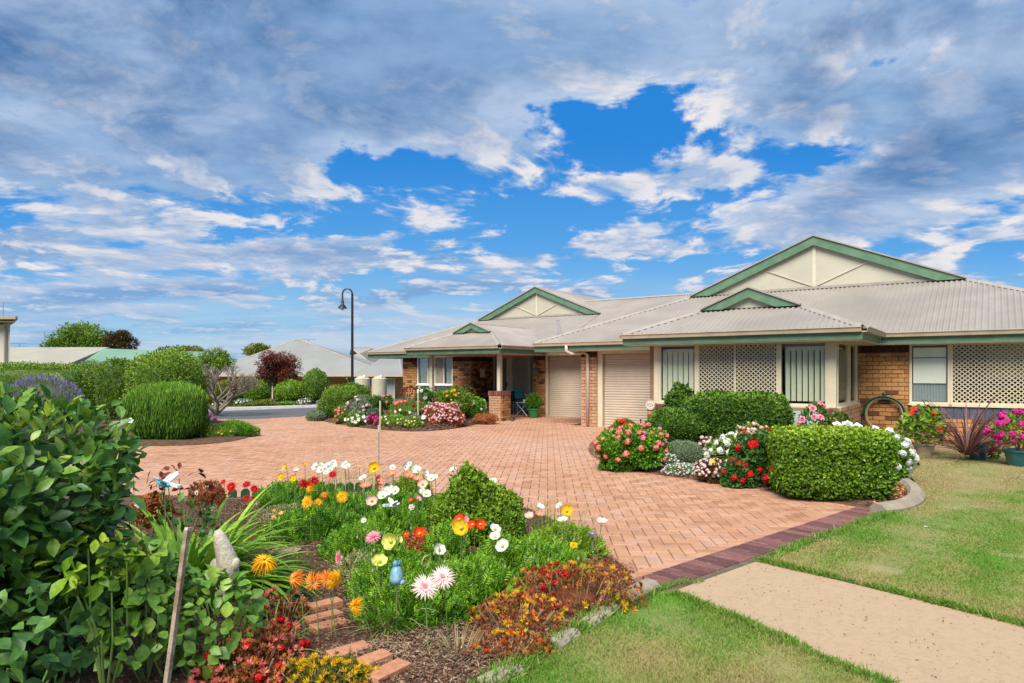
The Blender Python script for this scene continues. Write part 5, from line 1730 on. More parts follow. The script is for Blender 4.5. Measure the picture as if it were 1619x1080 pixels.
# ------------------------------------------------------------------ background
WALLTAN = mat('far_wall', (0.36, 0.20, 0.08), 0.85, (0.30, 0.16, 0.065), 3, bump=.2)
ROOFP = mat('far_roof', (0.27, 0.275, 0.265), 0.55, (0.235, 0.24, 0.23), .4)
def hip_house(label, x0, x1, Y, depth, ze, zr, inset, base=-.9, front_parts=True, roofm=None, group=None, wallm=None):
    """house facing the camera with a hipped roof"""
    cx = (x0 + x1) / 2; t = thing('far_house', label, 'house', (cx, Y + .6, base), group)
    o = .6
    g = G(); g.box((x0 + o, Y + o, base), (x1 - o, Y + depth - o, ze - .05)); g.build('wall', wallm or WALLTAN, t)
    g = G(); ry = Y + depth / 2
    A, B, C, E_ = (x0, Y, ze), (x1, Y, ze), (x1, Y + depth, ze), (x0, Y + depth, ze); i1, i2 = inset if isinstance(inset, tuple) else (inset, inset); R1, R2 = (x0 + i1, ry, zr), (x1 - i2, ry, zr)
    g.add([A, B, C, E_, R1, R2], [(0, 1, 5, 4), (1, 2, 5), (2, 3, 4, 5), (3, 0, 4)]); g.build('roof', roofm or ROOFP, t)
    g = G(); g.box((x0 + .02, Y + .02, ze - .2), (x1 - .02, Y + depth - .02, ze - .17)); g.build('soffit', SOFFIT, t)
    g = G(); g.beam((x0 - .05, Y - .05, ze - .05), (x1 + .05, Y - .05, ze - .05), .12, .12); g.beam((x1 + .05, Y - .1, ze - .05), (x1 + .05, Y + depth, ze - .05), .12, .12); g.beam((x0 - .05, Y - .1, ze - .05), (x0 - .05, Y + depth, ze - .05), .12, .12); g.build('gutter', GUTTER, t)
    g = G(); cap(g, A, R1, .2); cap(g, B, R2, .2); cap(g, R1, R2, .2); g.build('ridge_capping', RIDGE, t)
    return t


Yh = 42.0
xk = lambda px, Y: (px - CX) / F * Y
zk = lambda py, Y: EYE - (py - HY) * Y / F
h1 = hip_house('pale-roofed brown brick house beyond the road, behind the red-leaved tree', xk(315, Yh), xk(618, Yh), Yh, 11, 1.50, zk(538, Yh + 5.5), (4.1, 7.2))
for (a, b, nm) in ((395, 432, 'window'), (600, 600, '')):
    if nm:
        g = G(); g.box((xk(a, Yh + .6), Yh + .54, -.1), (xk(b, Yh + .6), Yh + .6 - .003, 1.2)); w_ = g.build('window', CREAM, h1); ORG[w_.name] = Vector((0, 0, 0))
        g = G(); g.box((xk(a, Yh + .6) + .08, Yh + .52, .0), (xk(b, Yh + .6) - .08, Yh + .535, 1.1)); g.build('pane', mat('dark_pane', (.03, .03, .03), .2), w_)
for px in (416, 551):
    g = G(); x = xk(px, Yh + .5); g.tube([(x, Yh + .0, 1.3), (x, Yh + .45, 1.1), (x, Yh + .52, -.9)], .06, 6); g.build('downpipe', GUTTER, h1)
Y2 = 46.0
h2 = hip_house('second pale-roofed house beyond the road, behind the two water tanks', xk(560, 40), xk(636, 40), 40, 16, 1.50, zk(548, 48), 1.6)
h3 = hip_house('low pale hipped roof showing between the lamp post and the tanks', xk(500, 52), xk(604, 52), 52, 9, 1.7, zk(549, 56), 3.4)
g = G(); g.box((xk(607, 40.5), 40.50, -.5), (xk(624, 40.5), 40.59, 1.3)); w_ = g.build('window', CREAM, h2); ORG[w_.name] = Vector((0, 0, 0)); g = G(); g.box((xk(609, 40.5), 40.47, -.1), (xk(622, 40.5), 40.49, 1.2)); g.build('pane', mat('pale_pane', (.30, .34, .33), .3), w_)
# tv antennas on far roofs
def antenna(px, top, bot, Y, label):
    x, zt, zb = xk(px, Y), zk(top, Y), zk(bot, Y)
    t = thing('tv_antenna', label, 'antenna', (x, Y, zb)); g = G(); g.tube([(x, Y, zb), (x, Y, zt)], .025, 5); g.build('mast', STEEL, t)
    g = G(); g.beam((x - .9, Y, zt), (x + .5, Y, zt), .03, .03)
    for k in range(6): g.beam((x - .9 + .26 * k, Y - .25, zt), (x - .9 + .26 * k, Y + .25, zt), .015, .015)
    g.build('boom', STEEL, t)
antenna(488, 537, 545, 48, 'thin tv antenna on the pale far roof')
antenna(70, 525, 550, 52, 'tall tv antenna left of the round green tree')
antenna(31, 543, 551, 54, 'low tv antenna above the cream roof at the left')
antenna(5, 479, 520, 40, 'tv antenna mast above the roof corner at the far left')

# long building on the left: cream roof with a green end
Yl = 48.0
t = thing('long_building', 'long low building behind the hedges with cream roof', 'building', (xk(40, Yl), Yl + 1, 0))
xa, xb = xk(-260, Yl), xk(106, Yl)
g = G(); g.add([(xa, Yl, zk(577, Yl)), (xb, Yl, zk(577, Yl)), (xb, Yl + 5, zk(549, Yl + 5)), (xa, Yl + 5, zk(549, Yl + 5))], [(0, 1, 2, 3)]); g.prism([(xb, Yl, zk(577, Yl)), (xb, Yl + 10, zk(577, Yl)), (xb, Yl + 5, zk(549, Yl + 5))], (-.1, 0, 0)); g.build('roof', mat('cream_roof', (.36, .34, .28), .6, (.31, .30, .25), .5), t)
g = G(); g.box((xa, Yl + .6, -1), (xb - .3, Yl + 9, zk(580, Yl))); g.build('wall', WALLTAN, t)
g = G(); g.beam((xa, Yl - .06, zk(579, Yl)), (xb, Yl - .06, zk(579, Yl)), .14, .16); g.build('gutter', GUTTER, t)
Yg = 46.0
t = thing('green_building', 'flat green-roofed building beside the cream-roofed one behind the hedges', 'building', (xk(160, Yg), Yg + 1, 0))
x0, x1 = xk(106, Yg), xk(262, Yg)
TG = mat('pale_green_steel', (.14, .27, .19), .6, (.17, .30, .22), .4)
g = G(); g.add([(x0 + .05, Yg, zk(588, Yg)), (x1, Yg + 3, zk(586, Yg)), (x1, Yg + 6, zk(555, Yg + 4)), (x0 + .05, Yg + 4, zk(551, Yg + 4))], [(0, 1, 2, 3)]); g.build('roof', TG, t)
g = G(); g.box((x0 + .6, Yg + 3.2, -1), (x1, Yg + 9, zk(588, Yg) - .03)); g.build('wall', TG, t)
# eave corner of a taller house at the far left
Yc = 30.0
t = thing('tall_house', 'corner of a taller cream house with overhanging eave at the far left edge', 'house', (xk(-60, Yc), Yc + 1, 0))
x1 = xk(0, Yc); xe = xk(26, Yc)
sk = -7.4                                     # the house is turned, its right side runs away to the left
g = G(); zt = zk(512, Yc); g.prism([(x1 - 8, Yc + .6, -.2), (x1, Yc + .6, -.2), (x1 + sk, Yc + 8, -.2), (x1 - 8 + sk, Yc + 8, -.2)], (0, 0, zt + .2)); g.build('wall', mat('cream_wall', (.50, .47, .38), .7), t)
g = G(); ze = zk(501, Yc); g.add([(x1 - 9, Yc, ze), (xe, Yc, ze), (xe + sk, Yc + 9, ze), (x1 - 9 + sk, Yc + 9, ze), (x1 - 5.5 + sk / 2, Yc + 4.5, zk(474, Yc))], [(0, 1, 4), (1, 2, 4), (2, 3, 4), (3, 0, 4)]); g.build('roof', ROOFP, t)
g = G(); g.beam((x1 - 9, Yc, zk(502.5, Yc)), (xe, Yc, zk(502.5, Yc)), .12, .13); g.beam((xe, Yc, zk(502.5, Yc)), (xe + sk, Yc + 9, zk(502.5, Yc)), .12, .13); g.build('gutter', mat('tan_gutter', (.34, .28, .19), .5), t)
g = G(); g.prism([(x1 - 9, Yc + .05, ze - .2), (xe - .05, Yc + .05, ze - .2), (xe - .05 + sk, Yc + 8.9, ze - .2), (x1 - 9 + sk, Yc + 8.9, ze - .2)], (0, 0, .03)); g.build('soffit', SOFFIT, t)
g = G(); g.tube([(x1 - .15, Yc + .5, zk(513, Yc)), (x1 - .15, Yc + .5, -.1)], .05, 6); g.build('downpipe', mat('grey_steel', (0.25, 0.24, 0.24), 0.4), t)

# water tanks
TANK = mat('tank_steel', (.50, .47, .36), .5, (.44, .41, .31), 3)
def tank(px0, px1, top, bot, Y, label):
    r = (px1 - px0) / 2 * Y / F; x = xk((px0 + px1) / 2, Y); zt, zb = zk(top, Y), zk(bot, Y) - .3
    t = thing('water_tank', label, 'water tank', (x, Y, zb), 'cream water tanks beside the far house')
    n = 46; prof = [(r * (1 + (.012 if k % 2 else 0)), (zt - zb) * k / n) for k in range(n + 1)]
    g = G(); g.lathe(prof, (x, Y, zb), 28); g.build('shell', TANK, t, smoothf=True)
    g = G(); g.lathe([(r * 1.02, 0), (r * .5, .12), (.01, .16)], (x, Y, zt), 28); g.build('lid', TANK, t, smoothf=True)
    g = G(); g.tube([(x + r * .4, Y - r * .5, zt + .08), (x + r * .4, Y - r * .5, zt + .2)], .06, 8); g.build('inlet', WHITE, t)
tank(561, 585, 599, 632, 33.5, 'left one of two ribbed cream water tanks, beside the lamp post')
tank(588, 611.5, 599, 632, 33.0, 'right one of two ribbed cream water tanks, nearer the brick house')

# street lamp
Yp = 29.0; x = xk(557, Yp); zt = zk(465, Yp)
t = thing('street_lamp', 'tall black street lamp with swan-neck arm and bell-shaped shade', 'street lamp', (x, Yp, 0))
g = G(); g.tube([(x, Yp, 0), (x, Yp, 1.1)], .075, 10); g.tube([(x, Yp, 1.1), (x, Yp, zt)], [.06, .05], 10); g.build('pole', BLACK, t)
r = (560 - 544.5) / 2 * Yp / F; g = G()
pts = [(x - r + r * math.cos(a), Yp, zt + r * 1.1 * math.sin(a)) for a in np.linspace(0, math.pi, 13)] + [(x - 2 * r, Yp, zk(474, Yp))]
g.tube(pts, .033, 8); g.build('arm', BLACK, t)
g = G(); c = (x - 2 * r, Yp, zk(487.5, Yp)); g.lathe([(.20, 0), (.19, .02), (.11, .13), (.07, .16), (.07, .28), (.045, .36), (.0, .38)], c, 18); g.build('shade', BLACK, t, smoothf=True)
g = G(); g.ell((c[0], c[1], c[2] - .01), (.09, .09, .07), 12, 6); g.build('lens', mat('lamp_lens', (.6, .6, .55), .2), t, smoothf=True)

# ---- far trees
tree('far_tree', 'large round dark green tree behind the cream and green roofs at left', (xk(135, 66), 66, -1.2), (xk(133, 66), 66, zk(550, 66)), (3.3, 3.0, 2.2), 9000, .28, 'mid', .25, 'trees beyond the far roofs', clumps=40, low=-.2)
tree('far_tree', 'small brownish tree touching the right side of the large round green one', (xk(192, 64), 64, -1.2), (xk(190, 64), 64, zk(546, 64)), (1.5, 1.4, 1.5), 3500, .22, 'bronze', .2, 'trees beyond the far roofs', clumps=20, low=-.2)
tree('far_tree', 'distant dark tree above the pale far roof', (xk(408, 70), 70, -1.2), (xk(410, 70), 70, zk(557, 70)), (1.9, 1.4, 1.1), 2400, .22, 'olive', .2, 'trees beyond the far roofs', clumps=16, low=-.2)
tree('far_tree', 'low dark tree patch above the round hedge, left of the bare twigs', (xk(276, 60), 60, -1.2), (xk(290, 60), 60, zk(558, 60)), (2.3, 1.4, .8), 2200, .2, 'olive', .2, 'trees beyond the far roofs', clumps=18, low=-.2)
t = blade_clump('palm', 'small palm crown standing above the round hedge', 'palm', (xk(277, 50), 50, zk(551, 50)), 24, .45, .06, 'mid', droop=.9, tilt=(10, 80))
g = G(); g.tube([(xk(277, 50), 50, -1), (xk(277, 50), 50, zk(551, 50))], .12, 7); g.build('trunk', BARK, t)
twig_tree('bare_tree', 'thin bare twiggy tree top against the sky above the bushes', (xk(322, 52), 52, -.9), 5.2, .25, BARK, 4, .06, 3, seed=5)
for k, (px, py, Yk, rx, rz, nm, lab) in enumerate(((340, 575, 38, 1.2, .9, 'mid', 'loose green bush behind the bare pruned tree'), (640, 572, 60, 3.0, 1.6, 'olive', 'dark tree glimpsed under the eave of the porch house'))):
    tree('far_tree', lab, (xk(px, Yk), Yk, -1), (xk(px, Yk), Yk, zk(py, Yk)), (rx, rx * .8, rz), 2500, .14 + .06 * k, nm, .12, clumps=16, low=-.3)

# ---- hedges at the left
rot_l = .12
shrub('clipped_hedge', 'long low clipped hedge behind the lavender at the left edge', 'hedge', (xk(30, 22), 22, .95), (2.6, .8, .95), 16000, .065, .042, 'mid', e=5, bump=.05, core=.8, shell=.1, base=(xk(30, 22), 22, 0), nstem=0, topv=.25)
shrub('clipped_bush', 'small rounded bush between the long hedge and the dark hedge', 'bush', (xk(145, 22.5), 22.5, 1.05), (.52, .5, .98), 3500, .05, .03, 'mid', e=2.4, bump=.04, nstem=0, topv=.3)
shrub('clipped_hedge', 'dark clipped hedge left of the big round hedge', 'hedge', (xk(193, 21), 21, 1.05), (.62, .6, .95), 6500, .065, .042, 'mid', e=3.0, bump=.08, core=.8, shell=.1, nstem=0, topv=.2, vbias=-.12)
shrub('round_hedge', 'big rounded sunlit green hedge behind the spiky rosemary bush', 'hedge', (xk(262, 20.3), 20.3, 1.1), (1.03, 1.0, 1.10), 13000, .07, .044, 'mid', e=2.8, bump=.07, core=.82, shell=.1, nstem=0, topv=.3, vbias=.06, rnd=.9)
rosemary_c = (xk(266, 16.2), 16.2, .66)
t = shrub('rosemary_bush', 'dome of upright green needles beside the driveway island', 'bush', rosemary_c, (.82, .76, .66), 11000, .13, .024, 'needle', e=2.8, bump=.05, up=1.7, out=.45, rnd=.35, nstem=0, core=.90, lower=-.9, topv=.35)
lv = shrub('lavender_bush', 'grey-green lavender with purple spikes in front of the long hedge', 'lavender', (xk(68, 15), 15, .72), (.80, .5, .70), 5000, .10, .008, 'grey', e=2.3, up=1.2, out=.5, rnd=.5, bump=.05)
c, r, e, bump, seed, rot = t_geo[lv.name]
Pt, N, _ = blob_surface(1300, c, r, e, bump, seed, .0, .02)
dd = nrm(N * .5 + rnd_dirs(len(Pt)) * .3 + [0, 0, 1.1]); V, Fc, a = merge([leaves(Pt + dd * .06, dd, rnd_dirs(len(Pt)), .085, .022, RNG.uniform(0, 1, len(Pt)), fold=.4, droop=0)])
me = np_mesh('flower_spikes', V - np.array(org(lv))[None], Fc, a); o = mk('flower_spikes', me, PM['lavender'], None); o.parent = lv; o['kind'] = 'stuff'
twig_tree('bare_tree', 'pruned bare grey-brown shrub tree between round hedge and red-leaved tree', (xk(342, 26), 26, .05), 2.3, .85, BARK_PALE, 5, .075, 6, seed=11)
# trees and balls beyond the road kerb
tree('red_leaf_tree', 'small vase-shaped tree with dark red leaves beyond the road', (xk(437, 34.5), 34.5, 0), (xk(437, 34.5), 34.5, zk(584, 34.5)), (1.25, 1.1, .95), 12000, .085, 'red', .11, clumps=52, low=-.75, limbs=16, sp=.24)
for (px, py, w, h, Yk, m_, lab) in ((403, 620, 24, 22, 34, 'bright', 'light green clipped ball left of the red-leaved tree'), (459, 621, 24, 21, 34, 'bright', 'light green clipped ball right of the red-leaved tree'),
                                    (499, 610, 21, 27, 33.5, 'mid', 'taller dark green egg-shaped bush left of the street lamp'), (383, 622, 10, 14, 35, 'mid', 'dark bush half hidden behind the left light green ball'),
                                    (357, 618, 17, 16, 33, 'olive', 'loose olive shrub under the bare pruned tree')):
    c = D(px, py, Yk); rx = w * Yk / F; rz = h * Yk / F
    shrub('clipped_ball', lab, 'bush', tuple(c), (rx, rx, rz), 3000, .08, .05, m_, bump=.04, nstem=2, topv=.35, base=(c.x, c.y, 0), vbias=-.05 if m_ != 'bright' else 0)
# low planting beyond the kerb
for k, (px, py, w, h, m_, cl, kd, lab) in enumerate(((338, 632, 14, 6, 'olive', 'yellow', 'five', 'low yellow-flowering plant under the bare tree'), (362, 634, 14, 6, 'mid', 'palepink', 'five', 'low pale pink planting along the kerb'),
                                (385, 636, 13, 5, 'grey', 'white', 'five', 'white edging flowers beside the left light green ball'), (418, 637, 16, 5, 'olive', None, None, 'low olive ground plant in front of the left ball'),
                                (350, 640, 18, 4, 'grey', 'white', 'five', 'small white ground flowers nearest the white road kerb'), (484, 636, 12, 6, 'grey', 'white', 'five', 'pale grey-leaved white flowers right of the light green balls'), (455, 640, 14, 4, 'mid', None, None, 'flat green ground plant below the right ball'),
                                (352, 627, 10, 5, 'mid', 'pink', 'five', 'pinkish flowers under the bare pruned tree'), (395, 645, 60, 2.2, 'mid', None, None, 'thin strip of low greenery along the road kerb'), (520, 640, 12, 7, 'mid', 'white', 'five', 'loose bush with white flowers at the foot of the street lamp'))):
    Yk = 33.2; c = D(px, py, Yk)
    t = shrub('low_plant', lab, 'plant', (c.x, c.y, max(c.z, .1)), (w * Yk / F, .5, h * Yk / F), 900, .09, .05, m_, nstem=0, base=(c.x, c.y, 0))
    if cl: blooms(t, kd, cl, .10, 45, as_stuff=True)
# planting on the driveway island
t = shrub('island_plant', 'low bright green cushion at the tip of the driveway island', 'plant', (*P(368, 690)[:2], .10), (.62, .45, .28), 3500, .07, .016, 'fern', up=.9, nstem=0, topv=.3)
t2 = shrub('island_plant', 'yellow-green ground plant at the foot of the rosemary bush', 'plant', (*P(338, 693)[:2], .08), (.5, .4, .24), 2200, .06, .02, 'bright', up=.6, nstem=0)
blooms(t2, 'five', 'gold', .05, 30, as_stuff=True)
for k, (px, py, cl, lab) in enumerate(((332, 657, 'magenta', 'upper magenta flower cluster beside the rosemary bush'), (340, 662, 'magenta', 'right magenta flower cluster beside the rosemary bush'), (328, 663, 'pink', 'lower pink flower cluster beside the rosemary bush'),
                          (324, 670, 'orange', 'orange flower at the edge of the rosemary bush'), (389, 670, 'yellow', 'yellow flower at the tip of the driveway island'))):
    flower('island_flower', lab, 'flower', px, py, .42 if k < 3 else .3, 'cluster', cl, .12 if k < 3 else .08, (0, -1, .4), (0, .15), eye=False)
# ------------------------------------------------------------------ bed in front of the porch house
def at(px, py, z=0.0): return P(px, py, z)


def mound(name, label, px, py_top, py_base, w, m, n, L, Wd, cols=(), e=2.2, depth=None, Y=None, cat='plant', up=.3, core=.80, nstem=2, bump=.15, **k):
    """plant whose silhouette spans pixel width w and py_top..py_base"""
    Yb = Y if Y else P(px, py_base).y + .12
    rx = w / 2 * Yb / F; zt = zk(py_top, Yb); x = xk(px, Yb)
    zb = 0.0 if not Y else max(0.0, zk(py_base, Yb))
    rz = (zt - zb) * .54; cz = zt - rz
    t = shrub(name, label, cat, (x, Yb, cz), (rx, depth or rx * .85, rz), n, L, Wd, m, e=e, up=up, core=core, nstem=nstem, bump=bump, base=(x, Yb, 0), **k)
    for q in cols: blooms(t, *q[:4], **(q[4] if len(q) > 4 else {}))
    return t


ST = dict(as_stuff=True)
mound('round_shrub', 'green rounded shrub at the left end of the porch bed below the street lamp', 537, 610, 664, 62, 'mid', 5000, .07, .035, topv=.3)
mound('round_shrub', 'darker green shrub behind the left end of the porch bed beside the water tank', 562, 606, 640, 44, 'mid', 2600, .07, .035, Y=26, vbias=-.15)
mound('grey_plant', 'small grey-leaved plant with one pink bloom at the left tip of the porch bed', 499, 650, 666, 30, 'grey', 1100, .06, .02, [('five', 'pink', .10, 2, ST)])
mound('geranium', 'pink-red geraniums low at the left part of the porch bed', 543, 645, 671, 28, 'mid', 1300, .06, .04, [('cluster', 'coral', .11, 12, {}), ('cluster', 'pink', .10, 6, {})])
mound('geranium', 'pale pink geraniums above the white ones in the porch bed', 568, 632, 662, 36, 'grey', 1300, .07, .04, [('cluster', 'palepink', .12, 12, {})], Y=21.5)
mound('petunia', 'white petunias at the front edge of the porch bed', 566, 652, 675, 36, 'mid', 1100, .06, .03, [('five', 'white', .11, 26, {})])
mound('begonia', 'deep pink low flowers right of the white petunias', 592, 656, 675, 34, 'red', 1200, .05, .025, [('cluster', 'magenta', .08, 18, {})])
mound('pansy', 'dark blue pansies in the middle of the porch bed', 590, 645, 660, 18, 'mid', 500, .05, .03, [('five', 'navy', .10, 12, {})], Y=21.3)
mound('dark_shrub', 'dark leafy shrub between the two light stakes in the porch bed', 594, 628, 660, 26, 'dark', 1500, .07, .04, Y=22.5)
mound('grey_plant', 'grey-green daisy foliage left of the first light stake', 575, 624, 655, 26, 'grey', 1200, .07, .02, Y=22.5)
mound('pink_rose', 'pale pink bloom bush above the first light stake', 612, 625, 648, 20, 'mid', 700, .06, .035, [('cluster', 'pink', .14, 5, {})], Y=23)
mound('magenta_flower', 'bright magenta flowers at the foot of the first light stake', 599, 660, 677, 14, 'mid', 420, .05, .03, [('cluster', 'magenta', .10, 9, {}), ('five', 'violet', .08, 2, {})])
mound('snapdragon', 'red and pink snapdragon clump in the middle of the porch bed', 650, 634, 668, 62, 'mid', 2600, .075, .025, [('cluster', 'coral', .13, 14, {}), ('cluster', 'crimson', .11, 8, {}), ('five', 'white', .10, 6, {})], Y=21.5, up=.9)
mound('daisy_plant', 'green low plant with pale flowers right of the first light stake', 622, 655, 678, 42, 'bright', 1500, .06, .025, [('five', 'palepink', .08, 9, {}), ('five', 'white', .07, 8, {})])
mound('lime_plant', 'lime-flowered low plant at the front edge of the porch bed', 648, 660, 680, 38, 'lime', 1400, .05, .025, [('cluster', 'lemon', .07, 14, {}), ('cluster', 'lavender', .06, 8, {})])
mound('purple_plant', 'purple-grey flowering mound left of the second light stake', 656, 654, 676, 20, 'grey', 600, .05, .02, [('cluster', 'lavender', .06, 14, {})], Y=19.9)
t = blade_clump('flax', 'dark red sword leaves behind the second light stake', 'plant', (*at(672, 664)[:2], .05), 34, .55, .035, 'purple', droop=.2, tilt=(60, 88))
t = blade_clump('gazania', 'green sword leaves beside the second light stake in the porch bed', 'plant', (*at(661, 668)[:2], .05), 30, .5, .03, 'fern', droop=.2, tilt=(60, 88))
flower('gazania', 'single round pale pink flower right of the second light stake', 'flower', 669.5, 660, .35, 'five', 'blush', .15, (0, -1, .2), (0, .1))
mound('begonia_mound', 'dense mound of small pink and white blooms in the porch bed', 700, 640, 676, 56, 'rust', 2600, .06, .035, [('cluster', 'palepink', .075, 120, dict(spread=.8)), ('cluster', 'pink', .075, 45, {})], e=2.5)
mound('white_rose', 'white rose bush in front of the porch window', 671, 612, 655, 30, 'dark', 1500, .06, .035, [('rose', 'white', .13, 13, {})], Y=21.8)
mound('dark_rose', 'sparse dark-leaved rose at the left corner of the brick house', 646, 610, 645, 34, 'red', 900, .06, .03, core=0, Y=24, nstem=6)
mound('leafy_shrub', 'broad green shrub with yellow flowers under the brick wall', 716, 614, 655, 56, 'mid', 3600, .075, .045, [('cluster', 'yellow', .12, 7, {}), ('cluster', 'lemon', .09, 5, {})], Y=22)
mound('bronze_shrub', 'bronze-leaved sparse shrub against the corner of the brick wall', 740, 612, 640, 24, 'bronze', 800, .07, .04, Y=23.2, core=0, nstem=5)
mound('white_geranium', 'rounded green bush dotted with white flowers left of the porch pier', 746, 628, 665, 46, 'fern', 2600, .07, .04, [('cluster', 'white', .12, 13, {}), ('cluster', 'palepink', .11, 4, {})], topv=.2)
mound('pink_geranium', 'few pink blooms between the pink mound and the white-flowered bush', 722, 636, 668, 20, 'mid', 600, .06, .04, [('cluster', 'pink', .14, 5, {})], Y=20.8)
mound('crimson_plant', 'dark crimson flowered plant leaning on the porch pier', 774, 640, 664, 18, 'red', 700, .06, .03, [('cluster', 'crimson', .11, 4, {}), ('cluster', 'orange', .10, 3, {})])
mound('rusty_groundcover', 'low rusty brown ground cover at the foot of the porch pier', 768, 654, 671, 40, 'rust', 1500, .045, .02)
mound('grey_plant', 'pale grey bush behind the light stakes near the tanks', 640, 628, 650, 30, 'grey', 900, .06, .02, Y=24)


def stake_light(px, top, bot, label, w=.045):
    b = P(px - 1, bot); zt = zk(top, b.y)
    t = thing('garden_light', label, 'garden light', b, 'slim garden light stakes along the driveway')
    g = G(); g.tube([b, (b.x, b.y, zt - .10)], w * .5, 8); g.build('post', mat('pale_stake', (.50, .46, .38), .5, (.42, .38, .30), 6), t)
    g = G(); g.lathe([(w * .6, 0), (w * .7, .02), (w * .7, .09), (w * .45, .11), (0, .115)], (b.x, b.y, zt - .11), 12); g.build('lamp_head', BLACK if px < 610 else WHITE, t)
stake_light(602, 627, 683, 'pale stake with black cap in front of the porch bed flowers')
stake_light(662, 616, 676, 'slimmer pale stake standing between snapdragons and the pink mound')
b = P(599, 736)
t = thing('garden_stake', 'thin grey metal rod standing on the paving edge behind the poppies', 'stake', b)
g = G(); g.tube([b, (b.x, b.y, zk(683, b.y))], .011, 6); g.build('rod', STEEL, t); g = G(); g.tube([(b.x, b.y, zk(683, b.y)), (b.x, b.y, zk(672, b.y))], .018, 6); g.build('sleeve', mat('pale_stake', (.5, .46, .38), .5), t)
# pot by the far roller door
s = S(845, 20.6); pw = W(s, 20.55, 0)
t = thing('plant_pot', 'green plastic pot beside the far roller door', 'pot', (pw.x, pw.y, 0)); g = G(); g.lathe([(.15, .02), (.20, .27), (.225, .28), (.225, .33), (.20, .33), (.19, .28), (.0, .27)], (pw.x, pw.y, 0), 20); g.build('pot_body', mat('pot_green', (.03, .20, .05), .4), t, smoothf=False)
g = G(); g.lathe([(.0, .275), (.185, .278)], (pw.x, pw.y, 0), 20); g.build('soil', SOIL, t)
shrub('potted_fern', 'bushy green plant growing in the green plastic pot', 'plant', (pw.x, pw.y, .58), (.27, .26, .30), 1500, .09, .03, 'fern', up=.4, base=(pw.x, pw.y, .3), nstem=2)

# ------------------------------------------------------------------ bed in front of the bay window
mound('geranium_mound', 'coral pink geranium mound at the round end of the bay bed', 1000, 676, 744, 104, 'fern', 8000, .055, .04, [('cluster', 'coral', .115, 42, dict(spread=1.5)), ('cluster', 'pink', .10, 7, {})], e=2.3, topv=.15)
mound('impatiens', 'purple petunias at the right of the coral geranium mound', 1036, 703, 738, 34, 'fern', 1300, .05, .03, [('five', 'violet', .13, 7, {}), ('five', 'magenta', .10, 5, {})])
mound('orange_lily', 'orange-red flowers on top of the bed in front of the roller door', 986, 664, 690, 34, 'olive', 800, .09, .02, [('spider', 'scarlet', .15, 9, {}), ('spider', 'coral', .12, 4, {})], Y=14.0, up=.8)
blade_clump('lily_leaves', 'short sword leaves left of the coral geranium mound', 'plant', (*at(962, 710)[:2], .05), 30, .38, .02, 'fern', droop=.4, tilt=(35, 80))
mound('clipped_shrub', 'round dark green shrub in front of the round plaque', 1066, 650, 706, 92, 'dark', 7500, .06, .036, Y=14.1, e=2.5, topv=.3, vbias=.05)
mound('camellia', 'upright dark shrub rising against the left bay window', 1075, 611, 680, 46, 'dark', 2600, .085, .05, Y=15.2, core=.6, bump=.16, rnd=.9, vbias=.1)
hx, hy = xk(1163, 14.15), 14.15
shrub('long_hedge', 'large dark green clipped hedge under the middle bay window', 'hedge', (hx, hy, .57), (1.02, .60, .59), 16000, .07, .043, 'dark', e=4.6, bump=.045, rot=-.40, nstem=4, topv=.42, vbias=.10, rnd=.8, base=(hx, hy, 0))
mound('grey_dome', 'small grey-green clipped dome in the bay bed', 1080, 697, 740, 60, 'grey', 5500, .028, .016, e=2.3, bump=.02, topv=.2, vbias=-.05)
mound('alyssum', 'small white ground flowers left of the grey-green dome', 1052, 715, 746, 34, 'grey', 1600, .03, .015, [('cluster', 'white', .035, 70, ST)])
mound('alyssum', 'white and pale pink edging flowers below the grey-green dome', 1082, 734, 753, 66, 'grey', 1800, .03, .015, [('cluster', 'white', .032, 90, ST), ('cluster', 'palepink', .03, 50, ST)], depth=.25)
blade_clump('grass_tuft', 'tuft of fine grassy leaves right of the grey-green dome', 'plant', (*at(1108, 742)[:2], .05), 60, .42, .010, 'drygreen', droop=.6, tilt=(40, 88), rbase=.12)
mound('cream_begonia', 'pale pink flowers on dark stems beside the white geraniums', 1122, 694, 740, 38, 'bronze', 1500, .05, .03, [('cluster', 'palepink', .075, 34, {})], Y=12.0)
mound('white_geranium', 'white geranium clump between grey dome and red geraniums', 1152, 690, 732, 62, 'mid', 2200, .06, .045, [('cluster', 'white', .15, 22, {})], Y=11.6)
mound('cream_begonia', 'tall pale pink flower clump in front of the large dark hedge', 1190, 671, 712, 50, 'olive', 2000, .05, .03, [('cluster', 'blush', .075, 42, {}), ('cluster', 'white', .07, 18, {})], Y=12.3)
mound('cream_begonia', 'cream and pink low flowers at the edge below the white geraniums', 1131, 728, 764, 58, 'bronze', 2000, .045, .028, [('cluster', 'palepink', .06, 55, {}), ('cluster', 'white', .055, 25, {})])
flower('yellow_flower', 'single yellow and dark pansy in the bay bed near the grass tuft', 'flower', 1126, 731, .30, 'five', 'gold', .10, (-.2, -1, .3), (0, .1))
mound('red_geranium', 'big scarlet red geranium against the bright green hedge', 1208, 688, 778, 84, 'rosedark', 5200, .08, .07, [('cluster', 'red', .17, 15, dict(spread=1.1)), ('cluster', 'crimson', .15, 8, {})], Y=9.75, depth=.36, e=2.5)
mound('red_geranium', 'lower red geranium flowers spilling to the paving edge', 1171, 728, 772, 54, 'rosedark', 2200, .07, .05, [('cluster', 'red', .12, 8, {}), ('cluster', 'crimson', .12, 6, {})])
